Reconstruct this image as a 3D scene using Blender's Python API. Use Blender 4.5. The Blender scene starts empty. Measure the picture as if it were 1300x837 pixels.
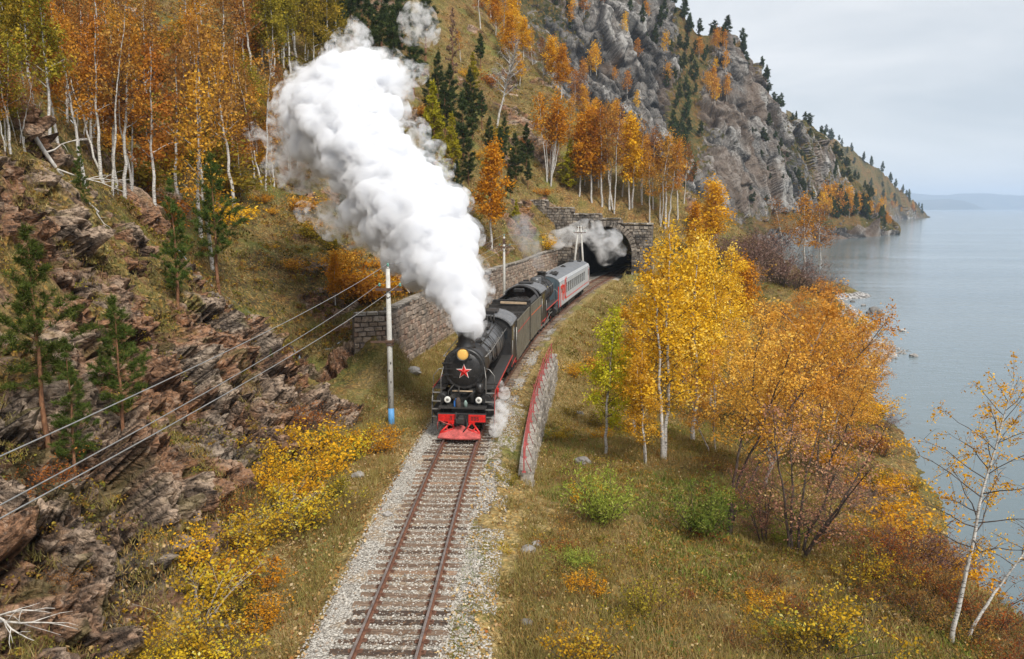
import bpy, math, random
import numpy as np
from mathutils import Vector, Matrix

R = math.radians
SC = bpy.context.scene
COL = SC.collection

# ------------------------------------------------------------------ camera
FPX = 1000.0                       # focal length in photograph pixels (1300 wide)
PITCH = math.atan(154.0 / FPX)
CAMZ = 10.8
cam_data = bpy.data.cameras.new('camera')
cam_data.sensor_fit = 'HORIZONTAL'
cam_data.sensor_width = 36.0
cam_data.lens = 36.0 * FPX / 1300.0
cam_data.clip_start = 0.1
cam_data.clip_end = 60000.0
cam = bpy.data.objects.new('camera', cam_data)
COL.objects.link(cam)
cam.location = (0, 0, CAMZ)
cam.rotation_euler = (math.pi / 2 - PITCH, 0, 0)
SC.camera = cam

# ------------------------------------------------------------------ sky and sun
SUN_EL, SUN_AZ = R(48), R(150)     # high cloud, light from behind the camera on the lake side
w = bpy.data.worlds.new('World')
SC.world = w
w.use_nodes = True
nt = w.node_tree
nt.nodes.clear()
def WN(t, **k):
    n = nt.nodes.new(t)
    for a, b in k.items():
        setattr(n, a, b)
    return n
out = WN('ShaderNodeOutputWorld')
bg = WN('ShaderNodeBackground')
bg.inputs['Strength'].default_value = 0.076
sky = WN('ShaderNodeTexSky', sky_type='NISHITA', sun_disc=False, sun_elevation=SUN_EL, sun_rotation=SUN_AZ)
tc = WN('ShaderNodeTexCoord')
mp = WN('ShaderNodeMapping')
mp.inputs['Scale'].default_value = (1.0, 1.0, 4.5)
nt.links.new(tc.outputs['Generated'], mp.inputs['Vector'])
nz = WN('ShaderNodeTexNoise')
nz.inputs['Scale'].default_value = 2.3
nz.inputs['Detail'].default_value = 6
nz.inputs['Roughness'].default_value = 0.5
nz.inputs['Distortion'].default_value = 0.5
nt.links.new(mp.outputs[0], nz.inputs['Vector'])
cr = WN('ShaderNodeValToRGB')
cr.color_ramp.elements[0].position = 0.34
cr.color_ramp.elements[0].color = (5.0, 5.35, 5.7, 1)
cr.color_ramp.elements[1].position = 0.66
cr.color_ramp.elements[1].color = (7.4, 7.45, 7.5, 1)
nt.links.new(nz.outputs['Fac'], cr.inputs['Fac'])
mx = WN('ShaderNodeMixRGB')
mx.inputs['Fac'].default_value = 0.88
nt.links.new(sky.outputs[0], mx.inputs['Color1'])
nt.links.new(cr.outputs[0], mx.inputs['Color2'])
nt.links.new(mx.outputs[0], bg.inputs['Color'])
nt.links.new(bg.outputs[0], out.inputs['Surface'])

sun_d = bpy.data.lights.new('sun', 'SUN')
sun_d.energy = 2.4
sun_d.angle = R(16)
sun_d.color = (1.0, 0.95, 0.88)
sun = bpy.data.objects.new('sun', sun_d)
COL.objects.link(sun)
_sd = Vector((math.sin(SUN_AZ) * math.cos(SUN_EL), math.cos(SUN_AZ) * math.cos(SUN_EL), math.sin(SUN_EL)))
sun.rotation_euler = _sd.to_track_quat('Z', 'Y').to_euler()

vs = SC.view_settings
vs.view_transform = 'Standard'
vs.look = 'None'
vs.exposure = 0.82
vs.gamma = 1.0
vs.use_curve_mapping = False
cy = SC.cycles
cy.max_bounces = 24
cy.diffuse_bounces = 2
cy.glossy_bounces = 2
cy.transmission_bounces = 4
cy.volume_bounces = 20
cy.transparent_max_bounces = 24
cy.volume_step_rate = 1.0
cy.volume_max_steps = 128
cy.use_denoising = True

# ------------------------------------------------------------------ helpers: pixels, noise
CT, ST = math.cos(PITCH), math.sin(PITCH)
def W(px, py, zc):
    """point on the line of sight of a photograph pixel at depth zc (used to survey the place)"""
    x = (px - 650.0) / FPX
    y = (py - 418.5) / FPX
    return np.array([x * zc, zc * (CT - y * ST), CAMZ + zc * (-ST - y * CT)])
def WZ(px, py, Z):
    y = (py - 418.5) / FPX
    zc = (CAMZ - Z) / (ST + y * CT)
    return W(px, py, zc)

def _h(ix, iy, iz, s):
    n = (ix * 73856093) ^ (iy * 19349663) ^ (iz * 83492791) ^ (s * 2654435761)
    n = n & 0xffffffff
    n = ((n ^ (n >> 15)) * 2246822519) & 0xffffffff
    n = ((n ^ (n >> 13)) * 3266489917) & 0xffffffff
    n = n ^ (n >> 16)
    return n.astype(np.float64) / 4294967295.0
def vnoise(p, s=0):
    p = np.asarray(p, float)
    i = np.floor(p).astype(np.int64)
    f = p - i
    u = f * f * (3 - 2 * f)
    r = 0
    for dx in (0, 1):
        for dy in (0, 1):
            for dz in (0, 1):
                wgt = (u[:, 0] if dx else 1 - u[:, 0]) * (u[:, 1] if dy else 1 - u[:, 1]) * (u[:, 2] if dz else 1 - u[:, 2])
                r = r + wgt * _h(i[:, 0] + dx, i[:, 1] + dy, i[:, 2] + dz, s)
    return r * 2 - 1
def fbm(p, oct=4, s=0):
    r, a, t = 0, 1.0, 0.0
    q = np.array(p, float)
    for k in range(oct):
        r = r + a * vnoise(q, s + k * 17)
        t += a
        a *= 0.5
        q = q * 2.03 + 11.3
    return r / t
def facets(p, s=0, tilt=0.8):
    """broken-rock noise: every cell is a tilted plane, with steps at the cell borders"""
    p = np.asarray(p, float)
    i = np.floor(p).astype(np.int64)
    n = len(p)
    b1 = np.full(n, 1e9); b2 = np.full(n, 1e9)
    d1 = np.zeros(n)
    for dx in (-1, 0, 1):
        for dy in (-1, 0, 1):
            for dz in (-1, 0, 1):
                cx, cy_, cz = i[:, 0] + dx, i[:, 1] + dy, i[:, 2] + dz
                ex = p[:, 0] - cx - _h(cx, cy_, cz, s + 1)
                ey = p[:, 1] - cy_ - _h(cx, cy_, cz, s + 2)
                ez = p[:, 2] - cz - _h(cx, cy_, cz, s + 3)
                d = ex * ex + ey * ey + ez * ez
                pl = tilt * ((_h(cx, cy_, cz, s + 4) - .5) * 2 * ex + (_h(cx, cy_, cz, s + 5) - .5) * 2 * ey + (_h(cx, cy_, cz, s + 6) - .5) * 2 * ez) + (_h(cx, cy_, cz, s + 7) - .5)
                m = d < b1
                b2 = np.where(m, b1, np.minimum(b2, d))
                d1 = np.where(m, pl, d1)
                b1 = np.where(m, d, b1)
    return d1, np.sqrt(b2) - np.sqrt(b1)
def sstep(a, b, x):
    t = np.clip((np.asarray(x, float) - a) / (b - a), 0, 1)
    return t * t * (3 - 2 * t)
def rotz(a):
    c, s_ = math.cos(a), math.sin(a)
    return np.array([[c, -s_, 0], [s_, c, 0], [0, 0, 1.0]])
def rotx(a):
    c, s_ = math.cos(a), math.sin(a)
    return np.array([[1, 0, 0], [0, c, -s_], [0, s_, c]])
def roty(a):
    c, s_ = math.cos(a), math.sin(a)
    return np.array([[c, 0, s_], [0, 1, 0], [-s_, 0, c]])

# ------------------------------------------------------------------ helpers: objects
def tag(o, label=None, cat=None, group=None, kind=None):
    if label: o['label'] = label
    if cat: o['category'] = cat
    if group: o['group'] = group
    if kind: o['kind'] = kind
    return o
def link(name, data, parent=None):
    o = bpy.data.objects.new(name, data)
    COL.objects.link(o)
    if parent is not None: o.parent = parent
    return o
def empty(name, loc=(0, 0, 0), rz=0.0):
    o = bpy.data.objects.new(name, None)
    o.empty_display_size = 0.2
    o.location = loc
    o.rotation_euler = (0, 0, rz)
    COL.objects.link(o)
    return o
def mesh_np(name, V, F, mats, midx=None, smooth=False, attrs=None):
    """F: int array (n,3|4) or list of such arrays"""
    if isinstance(F, np.ndarray): F = [F]
    F = [np.asarray(f, np.int64) for f in F if len(f)]
    V = np.asarray(V, np.float32)
    me = bpy.data.meshes.new(name)
    me.vertices.add(len(V))
    me.vertices.foreach_set('co', V.ravel())
    nl = sum(f.size for f in F); nf = sum(len(f) for f in F)
    me.loops.add(nl); me.polygons.add(nf)
    me.loops.foreach_set('vertex_index', np.concatenate([f.ravel() for f in F]).astype(np.int32))
    tot = np.concatenate([np.full(len(f), f.shape[1]) for f in F]).astype(np.int32)
    st = np.concatenate([[0], np.cumsum(tot)[:-1]]).astype(np.int32)
    me.polygons.foreach_set('loop_start', st)
    try: me.polygons.foreach_set('loop_total', tot)
    except Exception: pass
    if midx is not None: me.polygons.foreach_set('material_index', np.asarray(midx, np.int32))
    me.polygons.foreach_set('use_smooth', np.full(nf, bool(smooth)) if np.isscalar(smooth) else np.asarray(smooth, bool))
    for m in (mats if isinstance(mats, (list, tuple)) else [mats]): me.materials.append(m)
    for k, a in (attrs or {}).items():
        at = me.attributes.new(k, 'FLOAT', 'POINT')
        at.data.foreach_set('value', np.asarray(a, np.float32))
    me.update(calc_edges=True)
    me.validate()
    return me
def grid_faces(nr, nc, keep=None):
    a = np.arange(nr * nc).reshape(nr, nc)
    f = np.stack([a[:-1, :-1], a[:-1, 1:], a[1:, 1:], a[1:, :-1]], -1).reshape(-1, 4)
    return f if keep is None else f[keep.ravel()]

class MB:
    """collects simple solids and links them as ONE mesh object"""
    def __init__(self): self.V = []; self.F = []; self.S = []; self.M = []
    def add(self, V, F, smooth=False, m=0):
        b = len(self.V)
        self.V += [tuple(map(float, v)) for v in V]
        for f in F:
            self.F.append(tuple(int(i) + b for i in f)); self.S.append(smooth); self.M.append(m)
        return self
    def box(self, c, size, rot=None, m=0, bevel=0.0):
        sx, sy, sz = [s * .5 for s in size]
        if bevel:
            g = bevel
            V = []
            for z, i in ((-sz, g), (-sz + g, 0), (sz - g, 0), (sz, g)):
                for x, y in ((-1, -1), (1, -1), (1, 1), (-1, 1)):
                    V.append((x * (sx - i), y * (sy - i), z))
            F = [(3, 2, 1, 0), (12, 13, 14, 15)]
            for k in range(3):
                for j in range(4):
                    a, b = k * 4 + j, k * 4 + (j + 1) % 4
                    F.append((a, b, b + 4, a + 4))
        else:
            V = [(x * sx, y * sy, z * sz) for z in (-1, 1) for x, y in ((-1, -1), (1, -1), (1, 1), (-1, 1))]
            F = [(3, 2, 1, 0), (4, 5, 6, 7), (0, 1, 5, 4), (1, 2, 6, 5), (2, 3, 7, 6), (3, 0, 4, 7)]
        V = np.array(V)
        if rot is not None: V = V @ np.array(rot).T
        return self.add(V + np.array(c), F, False, m)
    def tube(self, pts, rad, n=8, m=0, cap=True, smooth=True):
        V, F = tube_np(np.array(pts, float), rad, n)
        b = len(self.V)
        self.add(V, F, smooth, m)
        if cap:
            k = len(pts)
            self.F.append(tuple(b + i for i in range(n))[::-1]); self.S.append(False); self.M.append(m)
            self.F.append(tuple(b + (k - 1) * n + i for i in range(n))); self.S.append(False); self.M.append(m)
        return self
    def cyl(self, a, b, r, n=12, m=0, r2=None, smooth=True):
        return self.tube([a, b], [r, r if r2 is None else r2], n, m, True, smooth)
    def lathe(self, prof, c=(0, 0, 0), axis='Z', n=20, m=0, smooth=True):
        V = []
        for r, h in prof:
            for k in range(n):
                a = 2 * math.pi * k / n
                x, y = r * math.cos(a), r * math.sin(a)
                V.append({'Z': (x, y, h), 'Y': (x, h, -y), 'X': (h, x, y)}[axis])
        F = []
        for j in range(len(prof) - 1):
            for k in range(n):
                F.append((j * n + k, j * n + (k + 1) % n, (j + 1) * n + (k + 1) % n, (j + 1) * n + k))
        b = len(self.V)
        self.add(np.array(V) + np.array(c), F, smooth, m)
        L = len(prof) - 1
        self.F.append(tuple(b + k for k in range(n))[::-1]); self.S.append(False); self.M.append(m)
        self.F.append(tuple(b + L * n + k for k in range(n))); self.S.append(False); self.M.append(m)
        return self
    def prism(self, poly, axis, h0, h1, m=0):
        n = len(poly)
        def P(a, b, h): return {'X': (h, a, b), 'Y': (a, h, b), 'Z': (a, b, h)}[axis]
        V = [P(a, b, h0) for a, b in poly] + [P(a, b, h1) for a, b in poly]
        F = [tuple(range(n))[::-1], tuple(range(n, 2 * n))]
        for k in range(n): F.append((k, (k + 1) % n, n + (k + 1) % n, n + k))
        return self.add(V, F, False, m)
    def mesh(self, name, mats):
        me = bpy.data.meshes.new(name)
        me.from_pydata(self.V, [], self.F)
        for mm in (mats if isinstance(mats, (list, tuple)) else [mats]): me.materials.append(mm)
        me.polygons.foreach_set('use_smooth', self.S)
        me.polygons.foreach_set('material_index', self.M)
        me.update()
        # consistent outward normals
        import bmesh
        bm = bmesh.new(); bm.from_mesh(me)
        bmesh.ops.recalc_face_normals(bm, faces=bm.faces)
        bm.to_mesh(me); bm.free()
        return me
    def build(self, name, mats, parent=None): return link(name, self.mesh(name, mats), parent)

def tube_np(P, rad, n=6):
    P = np.asarray(P, float)
    k = len(P)
    rad = np.broadcast_to(np.asarray(rad, float), (k,))
    T = np.gradient(P, axis=0)
    T /= np.linalg.norm(T, axis=1)[:, None] + 1e-9
    ref = np.array([0, 0, 1.0]) if abs(T[:, 2]).mean() < 0.8 else np.array([1.0, 0, 0])
    A = np.cross(T, ref); A /= np.linalg.norm(A, axis=1)[:, None] + 1e-9
    B = np.cross(T, A)
    a = np.arange(n) * 2 * math.pi / n
    V = P[:, None, :] + rad[:, None, None] * (np.cos(a)[None, :, None] * A[:, None, :] + np.sin(a)[None, :, None] * B[:, None, :])
    V = V.reshape(-1, 3)
    i = np.arange(k - 1)[:, None] * n; j = np.arange(n)[None, :]; j2 = (j + 1) % n
    F = np.stack([i + j, i + j2, i + n + j2, i + n + j], -1).reshape(-1, 4)
    return V, F

# ------------------------------------------------------------------ helpers: materials
def mat_new(name):
    m = bpy.data.materials.new(name)
    m.use_nodes = True
    m.node_tree.nodes.clear()
    return m
class NT:
    def __init__(self, m): self.t = m.node_tree; self.o = self.n('ShaderNodeOutputMaterial')
    def n(self, typ, ins=None, **k):
        nd = self.t.nodes.new(typ)
        for a, b in k.items(): setattr(nd, a, b)
        for a, b in (ins or {}).items(): self.set(nd.inputs[a], b)
        return nd
    def set(self, sock, v):
        if hasattr(v, 'is_linked') or hasattr(v, 'links'): self.t.links.new(v, sock)
        elif hasattr(v, 'outputs'): self.t.links.new(v.outputs[0], sock)
        else:
            if isinstance(v, tuple) and len(v) == 3 and sock.type == 'RGBA': v = (*v, 1)
            sock.default_value = v
    def ramp(self, fac, stops, interp='LINEAR'):
        nd = self.n('ShaderNodeValToRGB')
        cr = nd.color_ramp; cr.interpolation = interp
        while len(cr.elements) < len(stops): cr.elements.new(0.5)
        for e, (p, c) in zip(cr.elements, stops):
            e.position = p; e.color = (*c, 1) if len(c) == 3 else c
        self.set(nd.inputs[0], fac)
        return nd.outputs[0]
    def mix(self, fac, a, b, mode='MIX'):
        nd = self.n('ShaderNodeMixRGB', blend_type=mode)
        self.set(nd.inputs[0], fac); self.set(nd.inputs[1], a); self.set(nd.inputs[2], b)
        return nd.outputs[0]
    def math(self, op, a, b=0.0, c=None, clamp=False):
        nd = self.n('ShaderNodeMath', operation=op, use_clamp=clamp)
        self.set(nd.inputs[0], a); self.set(nd.inputs[1], b)
        if c is not None: self.set(nd.inputs[2], c)
        return nd.outputs[0]
    def noise(self, vec, scale, detail=4, rough=0.55, dist=0.0, out='Fac'):
        nd = self.n('ShaderNodeTexNoise', {'Vector': vec, 'Scale': scale, 'Detail': detail, 'Roughness': rough, 'Distortion': dist})
        return nd.outputs[out]
    def vor(self, vec, scale, feature='F1', out='Distance', rnd=1.0):
        nd = self.n('ShaderNodeTexVoronoi', {'Vector': vec, 'Scale': scale, 'Randomness': rnd}, feature=feature)
        return nd.outputs[out]
    def map(self, vec, scale=(1, 1, 1), rot=(0, 0, 0), loc=(0, 0, 0)):
        return self.n('ShaderNodeMapping', {'Vector': vec, 'Scale': scale, 'Rotation': rot, 'Location': loc}).outputs[0]
    def pos(self): return self.n('ShaderNodeNewGeometry').outputs['Position']
    def obj(self): return self.n('ShaderNodeTexCoord').outputs['Object']
    def attr(self, name): return self.n('ShaderNodeAttribute', attribute_name=name).outputs['Fac']
    def orand(self): return self.n('ShaderNodeObjectInfo').outputs['Random']
    def bump(self, h, strength=0.5, dist=0.05, normal=None):
        ins = {'Height': h, 'Strength': strength, 'Distance': dist}
        if normal is not None: ins['Normal'] = normal
        return self.n('ShaderNodeBump', ins).outputs[0]
    def pbsdf(self, **k):
        nd = self.n('ShaderNodeBsdfPrincipled')
        for a, b in k.items(): self.set(nd.inputs[a.replace('_', ' ')], b)
        self.t.links.new(nd.outputs[0], self.o.inputs['Surface'])
        return nd
def simple_mat(name, col, rough=0.6, metal=0.0, var=0.25, scale=6.0, bump=0.15, dirt=None, spec=0.5):
    """painted or metal surface with procedural wear"""
    m = mat_new(name); t = NT(m)
    v = t.obj()
    n1 = t.noise(v, scale, 5, 0.6)
    n2 = t.noise(v, scale * 6, 3, 0.6)
    c2 = tuple(x * (1 - var) for x in col)
    c3 = tuple(min(1, x * (1 + var) + 0.01) for x in col)
    base = t.ramp(n1, [(0.3, c2), (0.5, col), (0.7, c3)])
    if dirt: base = t.mix(t.ramp(n2, [(0.45, (0, 0, 0)), (0.7, (.8, .8, .8))]), base, dirt)
    t.pbsdf(Base_Color=base, Metallic=metal, Roughness=t.math('ADD', rough - .1, t.math('MULTIPLY', n2, 0.22), clamp=True), Specular_IOR_Level=spec,
            Normal=t.bump(n2, bump, 0.02))
    return m
# ================================================================== the lie of the land
LAKE = -6.0
_ty = np.array([-60, 0, 17.7, 36, 50, 66, 80, 103, 122, 140, 165, 200.])
_tx = np.array([-6.2, -3.85, -3.15, -2.42, -1.15, 1.15, 3.75, 8.9, 13.9, 19.4, 28.4, 43.])
_sl = np.gradient(_tx, _ty)
def track_x(Y):
    Y = np.asarray(Y, float)
    k = np.clip(np.searchsorted(_ty, Y) - 1, 0, len(_ty) - 2)
    h = _ty[k + 1] - _ty[k]
    u = np.clip((Y - _ty[k]) / h, 0, 1)
    return ((2 * u**3 - 3 * u**2 + 1) * _tx[k] + (u**3 - 2 * u**2 + u) * h * _sl[k] + (-2 * u**3 + 3 * u**2) * _tx[k + 1] + (u**3 - u**2) * h * _sl[k + 1])
_ys = np.linspace(-40, 190, 4000)
_xs = track_x(_ys)
_len = np.concatenate([[0], np.cumsum(np.hypot(np.diff(_xs), np.diff(_ys)))])
L_AT = lambda Y: float(np.interp(Y, _ys, _len))
def track_at(l):
    """point and heading (direction of +l) of the track centre line at arc length l"""
    Y = float(np.interp(l, _len, _ys)); X = float(track_x(Y))
    d = float(track_x(Y + .25) - track_x(Y - .25)) / .5
    return X, Y, math.atan2(1.0, d)
PY0 = 124.0                                     # the portal stands square across the track here
PX0 = float(track_x(PY0))
_pd = float(track_x(PY0 + .5) - track_x(PY0 - .5))
PH = math.atan(_pd)                             # heading east of north
PT = np.array([math.sin(PH), math.cos(PH)]); PR = np.array([math.cos(PH), -math.sin(PH)])
def portal_lo(X, Y):
    dx, dy = X - PX0, Y - PY0
    return dx * PT[0] + dy * PT[1], dx * PR[0] + dy * PR[1]     # along, across

# survey points of the natural ground (sight line of the photograph + estimated distance)
C = []
def cz(px, py, zc): C.append(W(px, py, zc))
def cxyz(x, y, z): C.append(np.array([x, y, z], float))
def cs(s, Y, z): C.append(np.array([float(track_x(Y)) + s, Y, z]))
# rock cutting, left
for Y in (-5, 10, 18, 25, 32): cs(-6.3, Y, 0.3)
cs(-7.6, 38, .3); cs(-8.8, 43, .2); cs(-8.5, 47, -.1); cs(-9.5, 50, 0.2)
cs(-12, 0, 7.5); cs(-22, 0, 17)
for a in ((0, 837, 16.4), (0, 600, 20.5), (0, 450, 23.5), (0, 265, 28.6), (0, 110, 36), (130, 270, 39), (250, 365, 43), (330, 440, 44.5),
          (150, 500, 28.3), (250, 600, 26.3), (150, 700, 20.6), (280, 500, 35), (100, 380, 31),
          # gully and hillside behind it
          (410, 490, 51), (330, 330, 62), (400, 350, 64), (430, 300, 72), (250, 250, 66), (440, 420, 57),
          (100, 200, 46), (100, 100, 62), (0, 50, 52), (0, -60, 70), (150, 0, 90), (300, 0, 115), (300, 120, 85), (450, 0, 145), (450, 150, 100),
          (500, 100, 125), (600, 0, 195), (600, 100, 150), (600, 200, 118), (560, 250, 106), (520, 330, 85), (500, -150, 190), (300, -150, 150), (100, -150, 110),
          (640, 300, 108), (680, 240, 130), (700, 200, 140), (770, 225, 139), (830, 262, 136), (825, 300, 131), (838, 335, 124), (870, 310, 131), (905, 305, 136), (960, 360, 122),
          (640, 120, 160),
          # ridge of the spur
          (620, 0, 212), (700, 105, 186), (770, 170, 165), (830, 215, 152), (900, 260, 145), (950, 300, 141), (1000, 335, 136)):
    cz(*a)
for (px, py, zc) in ((620, 0, 212), (700, 105, 186), (770, 170, 165), (830, 215, 152), (900, 260, 145), (950, 300, 141), (1000, 335, 136)):
    q = W(px, py, zc); cxyz(q[0] + 10, q[1] + 26, q[2] - 15)
for Y in (54, 62, 72, 82, 92, 102, 112): cs(-8.4, Y, 4.1)
# lake side
for Y in (-5, 8, 16, 24): cs(3.2, Y, -.3)
for Y in (34, 45, 56): cs(3.5, Y, (-1.5, -2.6, -2.4)[(34, 45, 56).index(Y)])
for Y in (66, 80, 95, 110, 120): cs(3.0, Y, -.35)
for Y in (70, 84, 98, 112): cs(6.2, Y, -2.1)
for a in ((1290, 790, -2.2), (1200, 745, -2.4), (1130, 700, -2.3), (1000, 690, -1.2), (1000, 830, -.9), (700, 830, -.3), (700, 700, -.4), (900, 650, -1.0), (800, 640, -.8), (860, 580, -1.5),
          (720, 520, -3.1), (735, 572, -1.9), (790, 560, -2.0), (1060, 640, -2.3), (950, 590, -2.2), (1180, 837, -1.4), (800, 480, -3.0), (900, 500, -3.2)):
    C.append(WZ(*a))
SHORE = [(-5, 18), (10, 18), (24, 18.4), (35, 21), (48, 26), (60, 30), (74, 35), (84, 40), (92, 46), (98, 46.5), (106, 48), (118, 53.5), (130, 57), (143, 60), (160, 60)]
for y, x in SHORE: cxyz(x, y, LAKE); cxyz(x + 9, y, LAKE - 1.6)
for y, x, z in ((84, 35, -5.0), (92, 39, -5.0), (100, 40, -4.6), (110, 44, -4.4), (122, 49, -3.6), (60, 22, -4), (48, 20, -3.6), (10, 14.5, -2), (-5, 14, -2), (24, 16.8, -4.2), (30, 17.6, -4.2), (110, 28, -2.6), (95, 24, -3.0), (118, 40, -1.5)): cxyz(x, y, z)
cxyz(75, 60, -8.5); cxyz(85, 120, -9); cxyz(60, 0, -8.5); cxyz(85, 170, -9)
C = np.array(C)
def _U(r2): return np.where(r2 > 1e-9, r2 * np.log(np.maximum(r2, 1e-9)), 0.0)
SCL = 50.0
_c = C[:, :2] / SCL
_n = len(C)
_K = _U(((_c[:, None] - _c[None]) ** 2).sum(-1)) + np.eye(_n) * 2e-4
_P = np.concatenate([np.ones((_n, 1)), _c], 1)
_A = np.zeros((_n + 3, _n + 3)); _A[:_n, :_n] = _K; _A[:_n, _n:] = _P; _A[_n:, :_n] = _P.T
_w = np.linalg.solve(_A, np.concatenate([C[:, 2], np.zeros(3)]))
def tps(X, Y):
    X = np.asarray(X, float).ravel() / SCL; Y = np.asarray(Y, float).ravel() / SCL
    r = np.empty(len(X))
    for a in range(0, len(X), 40000):
        x, y = X[a:a + 40000], Y[a:a + 40000]
        r[a:a + 40000] = _U((x[:, None] - _c[None, :, 0]) ** 2 + (y[:, None] - _c[None, :, 1]) ** 2) @ _w[:_n] + _w[_n] + _w[_n + 1] * x + _w[_n + 2] * y
    return r
def bench_z(s):
    a = np.abs(s)
    return -0.225 - 0.20 * sstep(1.85, 2.8, a)
def ground(X, Y):
    """height of the finished ground: natural slope cut by the railway bench"""
    X = np.asarray(X, float).ravel(); Y = np.asarray(Y, float).ravel()
    s = X - track_x(Y)
    nat = np.maximum(tps(X, Y), LAKE - 3)
    # left edge of the bench: soft beside the rock, a step behind the retaining wall
    wl = sstep(51.2, 52.6, Y)
    soft = 1 - sstep(0, 1, (-s - 4.6) / 2.6)
    hard = 1 - sstep(0, 1, (-s - 7.75) / 0.5)
    L = soft * (1 - wl) + hard * wl
    # right edge: step at the viaduct wall, soft elsewhere
    wr = sstep(31.0, 32.0, Y) * (1 - sstep(57, 60, Y))
    softr = 1 - sstep(2.5, 5.2, s)
    softf = 1 - sstep(2.4, 3.9, s)
    sf = softr * (1 - sstep(40, 62, Y)) + softf * sstep(40, 62, Y)
    hardr = 1 - sstep(3.10, 3.45, s)
    Rr = sf * (1 - wr) + hardr * wr
    la, ac = portal_lo(X, Y)
    P = 1 - sstep(0.35, 0.9, la)
    b = np.where(s < 0, L, Rr) * P
    # behind the wing walls the hill must not spill over the copings
    return nat * (1 - b) + bench_z(s) * b
def g1(x, y): return float(ground([x], [y])[0])
_zs = np.concatenate([np.arange(9, 60, .1), np.arange(60, 320, .4)])
def hit(px, py):
    """where the sight line of a photograph pixel meets the ground: point and depth"""
    p = np.stack([W(px, py, z) for z in _zs])
    h = ground(p[:, 0], p[:, 1])
    k = np.argmax(p[:, 2] < h)
    if not (p[:, 2] < h).any(): k = len(_zs) - 1
    return np.array([p[k, 0], p[k, 1], h[k]]), float(_zs[k])

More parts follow.
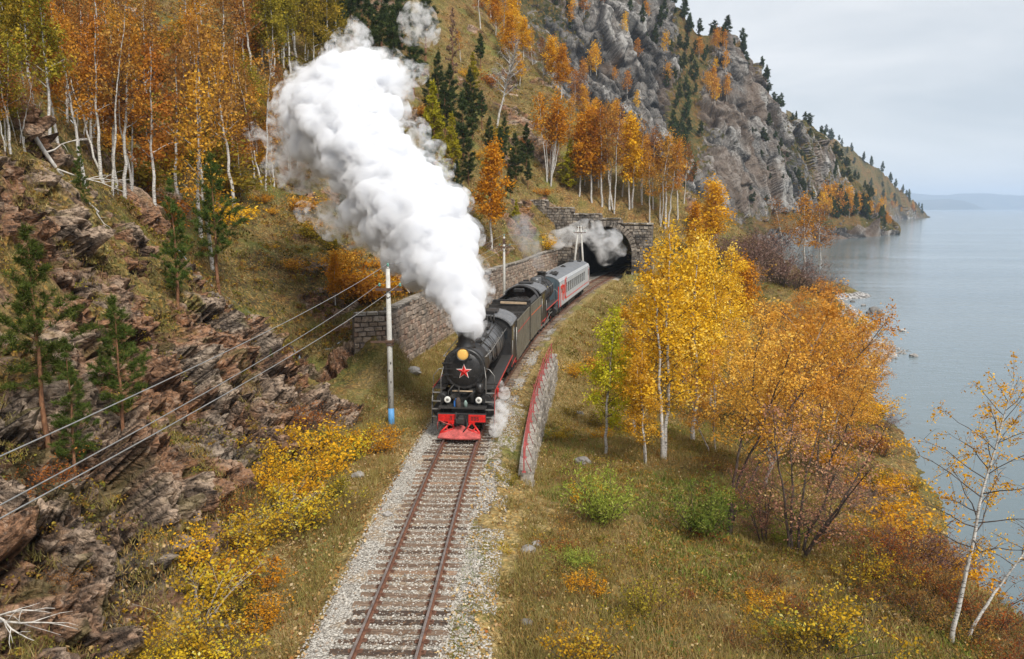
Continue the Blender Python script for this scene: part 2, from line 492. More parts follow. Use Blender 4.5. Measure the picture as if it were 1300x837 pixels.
# ------------------------------------------------------------------ ground material
def ground_material():
    m = mat_new('ground_cover'); t = NT(m)
    p = t.pos()
    big = t.attr('n_big'); med = t.attr('n_med'); n1 = t.attr('n_lay')
    fine = t.noise(p, 5.0, 4, .65)
    # ---- rock
    n2 = t.noise(t.map(p, (1, 1, 1.15), (0.5, -0.75, 0.35)), 2.6, 6, .70, .35)
    rock = t.ramp(n1, [(0.28, (.10, .07, .05)), (0.40, (.26, .165, .105)), (0.50, (.42, .27, .17)), (0.58, (.29, .205, .145)), (0.72, (.58, .43, .31))])
    grey = t.ramp(n2, [(0.30, (.09, .083, .07)), (0.5, (.31, .28, .23)), (0.68, (.54, .485, .40))])
    rock = t.mix(t.attr('n_grey'), rock, grey)
    rock = t.mix(t.math('MULTIPLY', t.attr('n_rust'), .75), rock, t.mix(n2, (.52, .235, .10), (.27, .12, .055)))
    rock = t.mix(t.ramp(n2, [(.36, (.8, .8, .8)), (.50, (0, 0, 0))]), rock, (.06, .048, .043))
    rock = t.mix(t.ramp(fine, [(.55, (0, 0, 0)), (.66, (.6, .6, .6))]), rock, (.56, .44, .34))
    rock = t.mix(t.ramp(fine, [(.36, (.7, .7, .7)), (.46, (0, 0, 0))]), rock, (.07, .05, .04))
    e2 = t.vor(t.mix(.06, t.map(p, (1.9, 2.4, 3.6), (0.5, -0.75, 0.35)), t.noise(p, 1.7, 3, .6, 0, 'Color'), 'ADD'), 1.0, 'DISTANCE_TO_EDGE')
    rock = t.mix(t.math('MULTIPLY', t.math('SUBTRACT', 1.0, t.math('MULTIPLY', e2, 9.0), clamp=True), t.ramp(n2, [(.38, (.55, .55, .55)), (.56, (0, 0, 0))])), rock, (.045, .033, .027))
    rock = t.mix(t.math('MULTIPLY', t.attr('crack'), .9), rock, (.020, .016, .015))
    rock = t.mix(t.attr('n_moss'), rock, t.mix(fine, (.10, .07, .03), (.19, .17, .055)))
    # ---- grass, litter, soil
    base = t.ramp(big, [(0.28, (.05, .036, .018)), (0.40, (.105, .09, .03)), (0.50, (.165, .14, .045)), (0.60, (.20, .125, .05)), (0.72, (.12, .058, .028))])
    g2 = t.ramp(med, [(0.3, (.065, .043, .022)), (0.45, (.15, .13, .04)), (0.55, (.28, .21, .085)), (0.7, (.23, .115, .045))])
    base = t.mix(.6, base, g2)
    vl = t.n('ShaderNodeTexVoronoi', {'Vector': p, 'Scale': 7.0})
    litter = t.ramp(vl.outputs['Color'], [(0.1, (.05, .032, .018)), (0.35, (.15, .11, .035)), (.55, (.38, .22, .06)), (.72, (.12, .11, .035)), (.86, (.55, .40, .19))], 'CONSTANT')
    base = t.mix(t.ramp(fine, [(.4, (.2, .2, .2)), (.6, (.75, .75, .75))]), base, litter)
    straw = t.ramp(t.math('ADD', t.math('MULTIPLY', n2, .6), t.math('MULTIPLY', med, .4)), [(.34, (.16, .105, .042)), (.45, (.36, .26, .105)), (.55, (.48, .365, .17)), (.66, (.24, .225, .07))])
    straw = t.mix(t.ramp(fine, [(.42, (.6, .6, .6)), (.6, (.1, .1, .1))]), straw, litter)
    base = t.mix(t.math('MULTIPLY', t.attr('dry'), 0.85), base, straw)
    base = t.mix(t.attr('n_green'), base, t.mix(fine, (.065, .085, .022), (.20, .23, .055)))
    # ---- mix by masks
    rmask = t.ramp(t.math('ADD', t.attr('rock'), t.math('MULTIPLY', t.math('SUBTRACT', med, .5), .9)), [(.42, (0, 0, 0)), (.56, (1, 1, 1))])
    col = t.mix(rmask, base, rock)
    gvn = t.n('ShaderNodeTexVoronoi', {'Vector': p, 'Scale': 15.0})
    gd = gvn.outputs['Distance']
    gcol = t.ramp(gvn.outputs['Color'], [(0.05, (.27, .245, .21)), (.35, (.46, .425, .37)), (.6, (.57, .535, .475)), (.85, (.66, .63, .57))])
    gcol = t.mix(t.ramp(gd, [(.35, (0, 0, 0)), (.75, (.75, .75, .75))]), gcol, (.12, .10, .08))
    gcol = t.mix(t.ramp(med, [(.50, (0, 0, 0)), (.66, (.7, .7, .7))]), gcol, t.mix(fine, (.30, .19, .11), (.46, .35, .21)))
    gcol = t.mix(t.math('MULTIPLY', t.attr('n_oil'), t.ramp(t.math('ADD', t.math('MULTIPLY', fine, .5), t.math('MULTIPLY', med, .5)), [(.3, (.75, .75, .75)), (.62, (.25, .25, .25))])), gcol, (.20, .135, .085))
    gm = t.ramp(t.math('ADD', t.attr('gravel'), t.math('MULTIPLY', t.math('SUBTRACT', t.math('ADD', t.math('MULTIPLY', n2, .5), t.math('MULTIPLY', fine, .5)), .5), 1.4)), [(.42, (0, 0, 0)), (.55, (1, 1, 1))])
    col = t.mix(gm, col, gcol)
    bvn = t.n('ShaderNodeTexVoronoi', {'Vector': p, 'Scale': 1.9})
    bcol = t.mix(t.ramp(bvn.outputs['Distance'], [(.4, (0, 0, 0)), (.7, (.85, .85, .85))]), t.ramp(bvn.outputs['Color'], [(0, (.22, .21, .20)), (.5, (.42, .40, .38)), (1, (.6, .58, .55))]), (.06, .055, .05))
    bm_ = t.ramp(t.math('ADD', t.attr('beach'), t.math('MULTIPLY', t.math('SUBTRACT', med, .5), .8)), [(.45, (0, 0, 0)), (.55, (1, 1, 1))])
    col = t.mix(bm_, col, bcol)
    hr = t.math('ADD', t.math('ADD', t.math('MULTIPLY', n2, .8), t.math('MULTIPLY', fine, .30)), t.math('MULTIPLY', t.math('MULTIPLY', e2, 5.0, clamp=True), .16))
    hg = t.math('ADD', t.math('MULTIPLY', fine, .8), t.math('MULTIPLY', vl.outputs['Distance'], .5))
    hh = t.mix(gm, t.mix(rmask, hg, hr), t.math('MULTIPLY', gd, -1.0))
    dist = t.mix(gm, t.mix(rmask, (.18, .18, .18), (.65, .65, .65)), (.07, .07, .07))
    bmp = t.n('ShaderNodeBump', {'Height': hh, 'Strength': .85, 'Distance': dist})
    t.pbsdf(Base_Color=col, Roughness=.95, Specular_IOR_Level=.15, Normal=bmp.outputs[0])
    return m
GROUND = ground_material()

CREST = np.array([[px, py, zc] for px, py, zc in ((-400, 40, 30), (0, 100, 36), (130, 265, 39), (250, 360, 43), (330, 435, 44.5), (400, 540, 44))])
def ground_sheet(name, Ys, Ss):
    nr, nc = len(Ys), len(Ss)
    Yg = np.repeat(Ys, nc); Sg = np.tile(Ss, nr)
    # the columns fan out with distance, following the track
    Xg = track_x(Yg) + Sg
    Z = ground(Xg, Yg)
    s = Sg
    G = Z.reshape(nr, nc); X2 = Xg.reshape(nr, nc); Y2 = Yg.reshape(nr, nc)
    gy = np.gradient(G, axis=0) / (np.gradient(Y2, axis=0) + 1e-9)
    gx = np.gradient(G, axis=1) / (np.gradient(X2, axis=1) + 1e-9)
    nrm = np.stack([-gx.ravel(), -gy.ravel(), np.ones(nr * nc)], 1)
    nrm /= np.linalg.norm(nrm, axis=1)[:, None]
    slope = np.hypot(gx, gy).ravel()
    P = np.stack([Xg, Yg, Z], 1)
    soft = fbm(P * .22, 3, 5)
    # masks ------------------------------------------------------
    pxs = 650 + FPX * Xg / np.maximum(Yg * CT + (CAMZ - Z) * ST, 1)
    depth = Yg * CT + (CAMZ - Z) * ST
    cd = np.interp(pxs, CREST[:, 0], CREST[:, 2])
    cut = sstep(-5.3, -6.8, s) * (1 - sstep(-1.5, 3.0, depth - cd - soft * 3)) * (1 - sstep(49, 51, Yg))
    ledge = np.clip((fbm(P * .35, 3, 88) + .06) * 3, 0, .58) * (.22 + .78 * sstep(3, 8, Z))
    rock = np.clip(cut * (0.95 - ledge), 0, 1)
    def blob(px, py, r, amt, zc=None):
        q, z = hit(px, py)
        d = np.sqrt(((P - q) ** 2).sum(1)) / (r * z / FPX)
        return amt * (1 - sstep(.55, 1.1, d + soft * .35))
    for b in ((425, 385, 48, 1), (400, 345, 26, .9), (440, 420, 30, .9), (660, 150, 50, .62), (680, 185, 40, .62), (640, 200, 34, .55), (700, 265, 24, .6), (590, 110, 36, .5), (505, 340, 26, .6),
              (380, 300, 20, .45), (215, 225, 25, .5)):
        rock = np.maximum(rock, blob(*b))
    la, ac = portal_lo(Xg, Yg)
    grav = np.clip(1 - sstep(1.8, 2.5, s) - sstep(1.85, 2.35, -s), 0, 1)
    grav = np.where(s > 1.3, grav * (.56 + .5 * fbm(P * .6, 3, 31)), grav)
    grav = grav * (Yg < PY0 + 50) * (Z < .5) * (1 - .35 * sstep(60, 90, Yg))
    dry = np.clip(sstep(-9, -6.5, s) * (1 - sstep(2.6, 6, s)) + .55 * sstep(2, 5, s) * (1 - sstep(9, 16, s)) * (.6 + fbm(P * .3, 3, 9)), 0, 1) * (Z < 2.5)
    beach = np.clip((1 - sstep(LAKE + .35, LAKE + 1.3, Z + .5 * soft)) * (s > 5) * sstep(70, 80, Yg), 0, 1)
    rock = rock
    # relief ------------------------------------------------------
    on_bench = (np.abs(s) < 3.0) & (Z < .5)
    amp = np.where(on_bench, 0.012, 0.16) * np.where((s > -5) & (s < 3.0), .25, 1)
    wall_zone = (s < -7) & (s > -8.8) & (Yg > 51) & (Yg < 126)
    amp = np.where(wall_zone, .0, amp)
    disp = amp * (fbm(P * .9, 4, 21) * 1.2 + .5 * fbm(P * 4.2, 2, 41))
    rock = np.maximum(rock, np.where((s < -9.5) & (Yg > 50) | (Yg > 140), .75 * sstep(.17, .30, fbm(P * .12, 4, 91)), 0))
    hillside = ((s < -9) | (Yg > 128)) & (rock < .95)
    disp += np.where(hillside, 1, 0) * (.5 * fbm(P * .28, 3, 55))
    D = nrm * disp[:, None]
    k = rock > .02
    crack = np.zeros(len(P)); lay = np.full(len(P), .5)
    if k.any():
        Rm = rotx(.55) @ roty(-.7) @ rotz(.35)
        q = (P[k] + .22 * np.stack([fbm(P[k] * .8, 2, 61), fbm(P[k] * .8, 2, 62), fbm(P[k] * .8, 2, 63)], 1)) @ Rm.T
        qs = q * np.array([.85, .70, 1.05])
        f1, e1 = facets(qs * .50, 71, 1.5)
        f2, e2 = facets(qs * 1.6, 72, 1.3)
        f3, e3 = facets(qs * 4.2, 73, 1.2)
        dd = .95 * f1 + .55 * f2 + .26 * f3 + .6 * fbm(q * .3, 3, 74)
        dd -= .22 * (1 - sstep(0, .07, e1)) + .10 * (1 - sstep(0, .08, e2)) + .03 * (1 - sstep(0, .1, e3))
        crack[k] = np.clip((1 - sstep(0, .05, e1)) + .8 * (1 - sstep(.01, .06, e2)) + .45 * (1 - sstep(.01, .09, e3)), 0, 1)
        lay[k] = .5 + .30 * f1 * .9 + .30 * f2 + .14 * f3 + .30 * fbm(q * np.array([.6, .6, 1.4]) * .5, 4, 76)
        dirv = nrm[k] * .8 + np.array([.25, -.2, -.0])
        D[k] += dirv * (dd * sstep(.22, .8, rock[k]) * np.where(P[k][:, 1] < 52, 1.0, .8))[:, None]
    P2 = P + D
    P2[:, 2] = np.maximum(P2[:, 2], LAKE - 3.2)
    la, ac = portal_lo(P2[:, 0], P2[:, 1])
    # no ground in the tunnel mouth
    hz = ((np.abs(ac) < 4.75) & (la > -.35) & (la < 3.0) & (P2[:, 2] < 8.7)).reshape(nr, nc)
    keep = ~(hz[:-1, :-1] | hz[1:, 1:] | hz[:-1, 1:] | hz[1:, :-1])
    me = mesh_np(name, P2, grid_faces(nr, nc, keep), GROUND, smooth=False,
                 attrs={'rock': rock, 'gravel': grav, 'dry': dry, 'beach': beach, 'crack': crack, 'n_lay': lay,
                        'n_big': .5 + .75 * fbm(P * .09, 5, 201), 'n_med': .5 + .75 * fbm(P * .75, 4, 202), 'n_oil': np.exp(-(s / .62) ** 4) * (Z < .2), 'n_grey': .55 * sstep(.08, .34, fbm(P * .20, 3, 203)),
                        'n_rust': sstep(-.12, .22, fbm(P * .42, 4, 204)), 'n_moss': .65 * sstep(.22, .42, fbm(P * 1.0, 4, 205)), 'n_green': .55 * sstep(.12, .42, fbm(P * .33, 4, 206))})
    sm = (rock < .3).reshape(nr, nc)[:-1, :-1][keep] if True else None
    me.polygons.foreach_set('use_smooth', sm.ravel()[:len(me.polygons)])
    o = link(name, me)
    return tag(o, kind='structure')
def spaced(a, b, g): return a * np.exp(np.linspace(0, math.log(b / a), int(math.log(b / a) / g) + 1))
Yn = np.concatenate([np.linspace(-6, 9.4, 20), spaced(10, 54, .0046)])
Sn = np.concatenate([np.linspace(-60, -23, 60), np.arange(-22.8, -5.5, .085), np.arange(-5.5, 5.5, .1), np.arange(5.6, 22, .2), np.linspace(22.5, 45, 30)])
ground_sheet('ground', Yn, Sn)
Ym = spaced(54, 262, .0062)
Sm = np.concatenate([np.linspace(-190, -60, 90), np.arange(-59.5, -9, .42), np.arange(-9, 5, .16), np.arange(5, 62, .5)])
ground_sheet('hillside', Ym, Sm)

# ------------------------------------------------------------------ lake
def water_material():
    m = mat_new('lake_water'); t = NT(m)
    p = t.pos()
    q = t.map(p, (.55, 1.0, 1), (0, 0, .5))
    h1 = t.noise(q, 1.5, 3, .55, .3); h2 = t.noise(q, .42, 3, .5, .5); h3 = t.noise(p, .05, 2, .5)
    h = t.math('ADD', t.math('ADD', t.math('MULTIPLY', h1, .55), t.math('MULTIPLY', h2, .8)), t.math('MULTIPLY', h3, .6))
    wind = t.ramp(t.noise(t.map(p, (.006, .030, 1), (0, 0, .25)), 1.0, 5, .62, .6), [(.38, (.30, .30, .30)), (.60, (1.15, 1.15, 1.15))])
    h = t.math('MULTIPLY', h, wind)
    col = t.ramp(t.noise(t.map(p, (.02, .006, 1)), 1.0, 4, .6), [(.3, (.115, .160, .180)), (.7, (.150, .195, .212))])
    t.pbsdf(Base_Color=col, Roughness=.10, IOR=1.333, Normal=t.bump(h, .85, .15))
    return m
R_ = 15000.0
ang = np.linspace(0, 2 * math.pi, 97)[:-1]
rr = [0.0] + list(30 * np.exp(np.linspace(0, math.log(R_ / 30), 14)))
V = [(0, 0, LAKE)]; F3 = []; F4 = []
for r in rr[1:]: V += [(r * math.cos(a), r * math.sin(a), LAKE) for a in ang]
for k in range(96): F3.append((0, 1 + k, 1 + (k + 1) % 96))
for j in range(len(rr) - 2):
    for k in range(96):
        b = 1 + j * 96
        F4.append((b + k, b + 96 + k, b + 96 + (k + 1) % 96, b + (k + 1) % 96))
lake = tag(link('lake', mesh_np('lake', np.array(V), [np.array(F3), np.array(F4)], water_material())), kind='structure')
# ================================================================== cliffs and mountains beyond the tunnel
def cliff_material(name, dark=1.0):
    m = mat_new(name); t = NT(m)
    p = t.pos()
    n1 = t.noise(t.map(p, (.11, .11, .045), (0.12, .2, 0)), 1.6, 8, .72, .8)
    n2 = t.noise(p, .30, 7, .72, .4)
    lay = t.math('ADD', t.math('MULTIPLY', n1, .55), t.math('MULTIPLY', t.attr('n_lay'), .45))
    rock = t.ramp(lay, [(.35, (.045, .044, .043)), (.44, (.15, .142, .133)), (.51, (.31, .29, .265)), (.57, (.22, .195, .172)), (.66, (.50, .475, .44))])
    rock = t.mix(t.ramp(n2, [(.36, (.85, .85, .85)), (.50, (0, 0, 0))]), rock, (.065, .06, .056))
    rock = t.mix(t.math('MULTIPLY', t.attr('crack'), .85), rock, (.03, .028, .028))
    rock = t.mix(t.attr('n_rust'), rock, (.22, .155, .11))
    sp = t.vor(p, .8, 'F1', 'Color')
    veg = t.ramp(t.math('ADD', t.math('MULTIPLY', n2, .6), t.math('MULTIPLY', t.attr('n_veg'), .4)), [(.36, (.035, .042, .017)), (.46, (.10, .095, .033)), (.52, (.18, .14, .055)), (.60, (.23, .12, .042)), (.68, (.07, .08, .03))])
    veg = t.mix(t.ramp(sp, [(.3, (0, 0, 0)), (.7, (.6, .6, .6))]), veg, t.ramp(sp, [(.3, (.035, .045, .017)), (.6, (.15, .13, .04)), (.8, (.30, .16, .045))]))
    msk = t.ramp(t.math('ADD', t.attr('rock'), t.math('MULTIPLY', t.math('SUBTRACT', n2, .5), 2.4)), [(.44, (0, 0, 0)), (.54, (1, 1, 1))])
    col = t.mix(msk, veg, rock)
    h = t.math('ADD', t.math('MULTIPLY', n1, 1.4), t.math('MULTIPLY', n2, 1.0))
    t.pbsdf(Base_Color=col, Roughness=.95, Specular_IOR_Level=.1, Normal=t.bump(h, 1.0, 2.6))
    return m
CLIFF_MAT = cliff_material('cliff_rock')
def cliff_sheet(name, px, nodes, nu, vfr, amp, cell, rockfn, seed):
    """nodes: list of (py list, zc list) from the water's edge to behind the crest"""
    px = np.array(px, float)
    U = np.linspace(px[0], px[-1], nu)
    cols = []
    for py, zc in nodes: cols.append((np.interp(U, px, py), np.interp(U, px, zc)))
    rows = []; tags = []
    for k in range(len(cols) - 1):
        for f in np.linspace(0, 1, vfr[k], endpoint=(k == len(cols) - 2)):
            a = np.stack([W(u, y, z) for u, y, z in zip(U, *cols[k])]); b = np.stack([W(u, y, z) for u, y, z in zip(U, *cols[k + 1])])
            rows.append(a * (1 - f) + b * f); tags.append(k + f)
    P = np.array(rows); nr, nc = P.shape[:2]
    Pf = P.reshape(-1, 3)
    vtag = np.repeat(np.array(tags), nc); utag = np.tile(U, nr)
    rock = rockfn(utag, vtag, Pf)
    du = np.gradient(P, axis=1).reshape(-1, 3); dv = np.gradient(P, axis=0).reshape(-1, 3)
    N = np.cross(du, dv); N /= np.linalg.norm(N, axis=1)[:, None] + 1e-9
    N[N[:, 1] > 0] *= -1
    q = Pf + amp * .5 * np.stack([fbm(Pf / cell, 2, seed + 1), fbm(Pf / cell, 2, seed + 2), fbm(Pf / cell, 2, seed + 3)], 1)
    q = q @ (roty(.28) @ rotx(.1)).T
    st = np.array([1.0, 1.0, .42])
    f1, e1 = facets(q * st / cell, seed + 5, 1.3)
    f2, e2 = facets(q * st / (cell * .36), seed + 6, 1.3)
    f3, e3 = facets(q * st / (cell * .14), seed + 7, 1.2)
    rid = 1 - np.abs(fbm(Pf * np.array([1, 1, .3]) / (cell * 2.2), 4, seed + 9)) * 2
    d = amp * (.85 * f1 + .42 * f2 + .17 * f3 + .8 * (rid - .5))
    lowv = sstep(0.0, .8, vtag)
    d = d * (.08 + .92 * rock) * lowv
    dg_ = d.reshape(nr, nc)
    for _ in range(1):
        e_ = np.pad(dg_, 1, mode='edge'); dg_ = (e_[:-2, 1:-1] + e_[2:, 1:-1] + e_[1:-1, :-2] + e_[1:-1, 2:] + 2 * e_[1:-1, 1:-1]) / 6
    d = dg_.ravel()
    P2 = Pf + N * d[:, None]
    P2[:, 2] += (amp * .35 * fbm(Pf / (cell * .4), 3, seed + 12)) * lowv
    P2[:, 2] = np.maximum(P2[:, 2], LAKE - 2)
    o = link(name, mesh_np(name, P2, grid_faces(nr, nc), CLIFF_MAT, smooth=False, attrs={'rock': rock, 'crack': np.clip((1 - sstep(0, .06, e1)) + .7 * (1 - sstep(.01, .07, e2)) + .4 * (1 - sstep(.01, .1, e3)), 0, 1),
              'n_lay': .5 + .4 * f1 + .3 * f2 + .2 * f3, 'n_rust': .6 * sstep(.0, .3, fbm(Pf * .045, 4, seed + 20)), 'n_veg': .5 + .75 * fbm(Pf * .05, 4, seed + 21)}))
    tag(o, kind='structure')
    return P2.reshape(nr, nc, 3), np.array(tags), U
ex = lambda v: v
def shore_y(zc): return 418.5 + FPX * math.tan(math.atan((CAMZ - (LAKE - .8)) / zc * 1.0) - PITCH + 0) if False else None
def y_of(Z, zc):
    # pixel row of height Z at depth zc
    return 418.5 + FPX * ((CAMZ - Z) / zc - ST) / CT
cpx = [520, 650, 750, 830, 860, 872, 884, 900, 924, 938, 960, 985, 1000, 1024, 1050, 1085, 1115, 1143]
crest_y = [-330, -230, -120, -30, 5, 30, 42, 48, 40, 58, 95, 135, 152, 152, 182, 226, 262, 288]
crest_z = [420, 420, 420, 425, 430, 433, 436, 440, 440, 444, 455, 465, 470, 472, 500, 520, 530, 530]
foot_z = [300, 305, 315, 325, 332, 335, 338, 342, 350, 360, 375, 395, 405, 430, 462, 490, 512, 527]
foot_Z = [0, 0, 0, 0, 0, 0, 0, 0, 1, 2, 4, 6, 8, 9, 10, 7, 3, -4]
terr_z = [a - 12 - (10 if 14 <= i <= 16 else 0) for i, a in enumerate(foot_z)]
terr_Z = [-3, -3, -3, -3, -3, -3, -3, -2, -2, -1, 0, 1, 2, 3, 3.5, 3, 0, -5]
shor_z = [a - d for a, d in zip(foot_z, [30] * 11 + [32, 34, 40, 46, 48, 36, 8])]
mid_y = [y_of(z, a) * .52 + c * .48 for z, a, c in zip(foot_Z, foot_z, crest_y)]
mid_z = [a + (b - a) * .36 for a, b in zip(foot_z, crest_z)]
def rock_a(u, v, P):
    r = .55 + .5 * fbm(P / 38.0, 3, 301)
    r += .45 * np.exp(-((u - 805) / 60) ** 2) * sstep(2.2, 2.6, v) * (1 - sstep(3.9, 4.1, v) * .3)
    r += .55 * np.exp(-((u - 935) / 48) ** 2) * sstep(2.0, 2.3, v)
    r -= 1.0 * np.exp(-((u - (868 + (v - 3) * 14)) / 15) ** 2) * sstep(2.5, 3.0, v)
    r -= .10 * sstep(960, 1010, u) * sstep(2.6, 3.4, v)
    r += .35 * fbm(P / 14.0, 3, 305)
    r -= .5 * np.exp(-((v - 3.95) / .10) ** 2)
    r = np.where(v < 2.0, .2, r)
    r = np.where(v < 1.0, np.where(v < .75, .95, .25), r)
    return np.clip(r, 0, 1)
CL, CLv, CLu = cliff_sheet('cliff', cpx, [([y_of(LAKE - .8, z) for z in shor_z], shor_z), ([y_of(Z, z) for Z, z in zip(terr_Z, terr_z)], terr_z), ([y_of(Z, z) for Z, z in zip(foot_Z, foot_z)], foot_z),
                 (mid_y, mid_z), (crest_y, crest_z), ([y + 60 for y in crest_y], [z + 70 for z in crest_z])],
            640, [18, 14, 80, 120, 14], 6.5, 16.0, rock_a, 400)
hpx = [1000, 1040, 1065, 1090, 1120, 1145, 1165, 1180]
h_y = [140, 168, 182, 196, 219, 243, 262, 277]
h_z = [1000, 1020, 1050, 1090, 1150, 1230, 1340, 1440]
hs_z = [900, 920, 950, 1000, 1080, 1190, 1320, 1436]
def rock_b(u, v, P):
    r = .22 + .45 * fbm(P / 70.0, 3, 302) + .35 * np.exp(-((u - 1150) / 20) ** 2) * (v < .5)
    return np.clip(np.where(v < .12, .95, r), 0, 1)
HB, HBv, HBu = cliff_sheet('far_headland', hpx, [([y_of(LAKE - .8, z) for z in hs_z], hs_z), (h_y, h_z), ([y + 30 for y in h_y], [z + 160 for z in h_z])], 200, [70, 10], 14.0, 55.0, rock_b, 500)
# far mountains across the lake
mm = mat_new('far_mountain'); t = NT(mm)
t.pbsdf(Base_Color=t.ramp(t.noise(t.pos(), .004, 6, .6), [(.35, (.035, .045, .03)), (.65, (.10, .095, .06))]), Roughness=.95, Specular_IOR_Level=.1)
def far_range(name, px, top, zc, depth, seed):
    U = np.linspace(px[0], px[-1], 260)
    T = np.interp(U, px, top)
    rows = []
    for f in np.linspace(0, 1, 26):
        prof = math.sin(min(1, f / .6) * math.pi / 2) if f < .6 else math.cos((f - .6) / .4 * math.pi / 2)
        r = []
        for u, y in zip(U, T):
            b = W(u, y, zc); Zt = b[2]
            yy = b[1] + (f - .6) * depth
            r.append((b[0] * (yy / b[1]), yy, (LAKE - 4) + (Zt - LAKE + 4) * prof))
        rows.append(r)
    P = np.array(rows); Pf = P.reshape(-1, 3)
    hgt = np.clip((Pf[:, 2] - LAKE) / 200, 0, 1)
    Pf[:, 2] += hgt * (60 * fbm(Pf / 900.0, 4, seed) + 25 * fbm(Pf / 250.0, 3, seed + 4))
    tag(link(name, mesh_np(name, Pf, grid_faces(26, 260), mm, smooth=True)), kind='structure')
far_range('far_mountains', [1120, 1155, 1175, 1200, 1232, 1262, 1300, 1400, 1550, 1750], [258, 247, 248, 250, 246, 247, 248, 246, 244, 250], 13200, 1500, 610)
far_range('far_promontory', [1130, 1160, 1182, 1205, 1225, 1238, 1250], [262, 256, 255, 253, 254, 259, 266], 10500, 900, 640)
# ================================================================== trees and shrubs
def leaf_mat(name, stops, trans=.35, hue=.03):
    m = mat_new(name); t = NT(m)
    c = t.ramp(t.attr('rnd'), stops)
    hs = t.n('ShaderNodeHueSaturation', {'Color': c, 'Hue': t.math('ADD', .5 - hue / 2, t.math('MULTIPLY', t.orand(), hue)), 'Value': t.math('ADD', .8, t.math('MULTIPLY', t.orand(), .4))})
    d = t.n('ShaderNodeBsdfDiffuse', {'Color': hs.outputs[0]}); tr = t.n('ShaderNodeBsdfTranslucent', {'Color': hs.outputs[0]})
    mx = t.n('ShaderNodeMixShader', {0: trans, 1: d.outputs[0], 2: tr.outputs[0]})
    t.t.links.new(mx.outputs[0], t.o.inputs['Surface'])
    return m
LM = {
    'yellow': leaf_mat('yellow_leaves', [(0, (.48, .25, .015)), (.35, (.76, .43, .025)), (.7, (.88, .56, .05)), (1, (.90, .70, .22))]),
    'gold': leaf_mat('gold_leaves', [(0, (.36, .15, .012)), (.4, (.66, .31, .02)), (.75, (.80, .42, .03)), (1, (.85, .56, .09))]),
    'amber': leaf_mat('amber_leaves', [(0, (.36, .16, .035)), (.35, (.68, .33, .05)), (.7, (.82, .45, .08)), (1, (.86, .58, .17))]),
    'orange': leaf_mat('orange_leaves', [(0, (.26, .105, .02)), (.35, (.50, .215, .03)), (.7, (.66, .31, .045)), (1, (.74, .43, .10))]),
    'rust': leaf_mat('rust_leaves', [(0, (.15, .07, .025)), (.4, (.32, .145, .04)), (.75, (.46, .22, .055)), (1, (.58, .33, .10))]),
    'olive': leaf_mat('olive_leaves', [(0, (.11, .095, .018)), (.4, (.26, .21, .03)), (.75, (.40, .29, .035)), (1, (.58, .40, .06))]),
    'lime': leaf_mat('lime_leaves', [(0, (.22, .21, .015)), (.4, (.46, .42, .03)), (.75, (.62, .50, .04)), (1, (.74, .58, .08))]),
    'green': leaf_mat('green_leaves', [(0, (.045, .075, .015)), (.4, (.12, .17, .03)), (.75, (.24, .29, .055)), (1, (.42, .40, .09))]),
    'willow': leaf_mat('willow_leaves', [(0, (.05, .075, .015)), (.4, (.13, .18, .032)), (.75, (.23, .27, .05)), (1, (.40, .40, .10))]),
    'palewillow': leaf_mat('pale_willow_leaves', [(0, (.12, .16, .02)), (.4, (.28, .34, .05)), (.75, (.42, .46, .08)), (1, (.58, .56, .18))]),
    'purple': leaf_mat('purple_leaves', [(0, (.16, .07, .055)), (.4, (.36, .155, .115)), (.75, (.48, .24, .15)), (1, (.60, .40, .20))]),
    'twiggy': leaf_mat('bare_twigs', [(0, (.09, .055, .045)), (.5, (.22, .13, .10)), (1, (.36, .25, .20))], .1),
    'brush': leaf_mat('yellow_shrub_leaves', [(0, (.20, .11, .015)), (.25, (.46, .27, .02)), (.55, (.70, .44, .03)), (.75, (.66, .50, .06)), (.88, (.38, .38, .05)), (1, (.82, .70, .30))]),
    'red': leaf_mat('red_shrub_leaves', [(0, (.16, .04, .015)), (.5, (.36, .10, .025)), (1, (.50, .22, .06))]),
    'pine': leaf_mat('pine_needles', [(0, (.030, .050, .013)), (.5, (.085, .125, .028)), (.85, (.155, .19, .042)), (1, (.24, .24, .06))], .22),
    'fir': leaf_mat('dark_needles', [(0, (.022, .036, .016)), (.5, (.060, .085, .030)), (1, (.12, .14, .045))], .15),
    'larch': leaf_mat('larch_needles', [(0, (.16, .14, .012)), (.5, (.38, .32, .02)), (1, (.60, .48, .05))], .25),
    'grass': leaf_mat('grass_blades', [(0, (.10, .055, .028)), (.2, (.24, .135, .055)), (.34, (.20, .165, .045)), (.46, (.36, .255, .10)), (.56, (.21, .205, .05)), (.68, (.46, .34, .16)), (.80, (.30, .145, .055)), (.92, (.40, .27, .12)), (1, (.15, .085, .04))], .25),
    'litter': leaf_mat('fallen_leaves', [(0, (.16, .085, .03)), (.35, (.42, .24, .06)), (.65, (.60, .42, .16)), (.9, (.66, .54, .32)), (1, (.40, .14, .03))], .1),
}
def bark_mat(name, c1, c2, c3, birch=False):
    m = mat_new(name); t = NT(m)
    o = t.obj()
    n = t.noise(t.map(o, (1, 1, .35)), 9, 5, .65)
    col = t.ramp(n, [(.35, c1), (.5, c2), (.66, c3)])
    if birch:
        k = t.noise(t.map(o, (3.0, 3.0, 14)), 1.6, 4, .7, .2)
        col = t.mix(t.ramp(k, [(.53, (0, 0, 0)), (.61, (.9, .9, .9))]), col, (.045, .04, .036))
    t.pbsdf(Base_Color=col, Roughness=.85, Specular_IOR_Level=.2, Normal=t.bump(n, .4, .02))
    return m
BARK_W = bark_mat('birch_bark', (.36, .335, .30), (.56, .53, .485), (.68, .655, .61), True)
BARK_D = bark_mat('dark_bark', (.035, .026, .022), (.075, .055, .045), (.14, .105, .085))
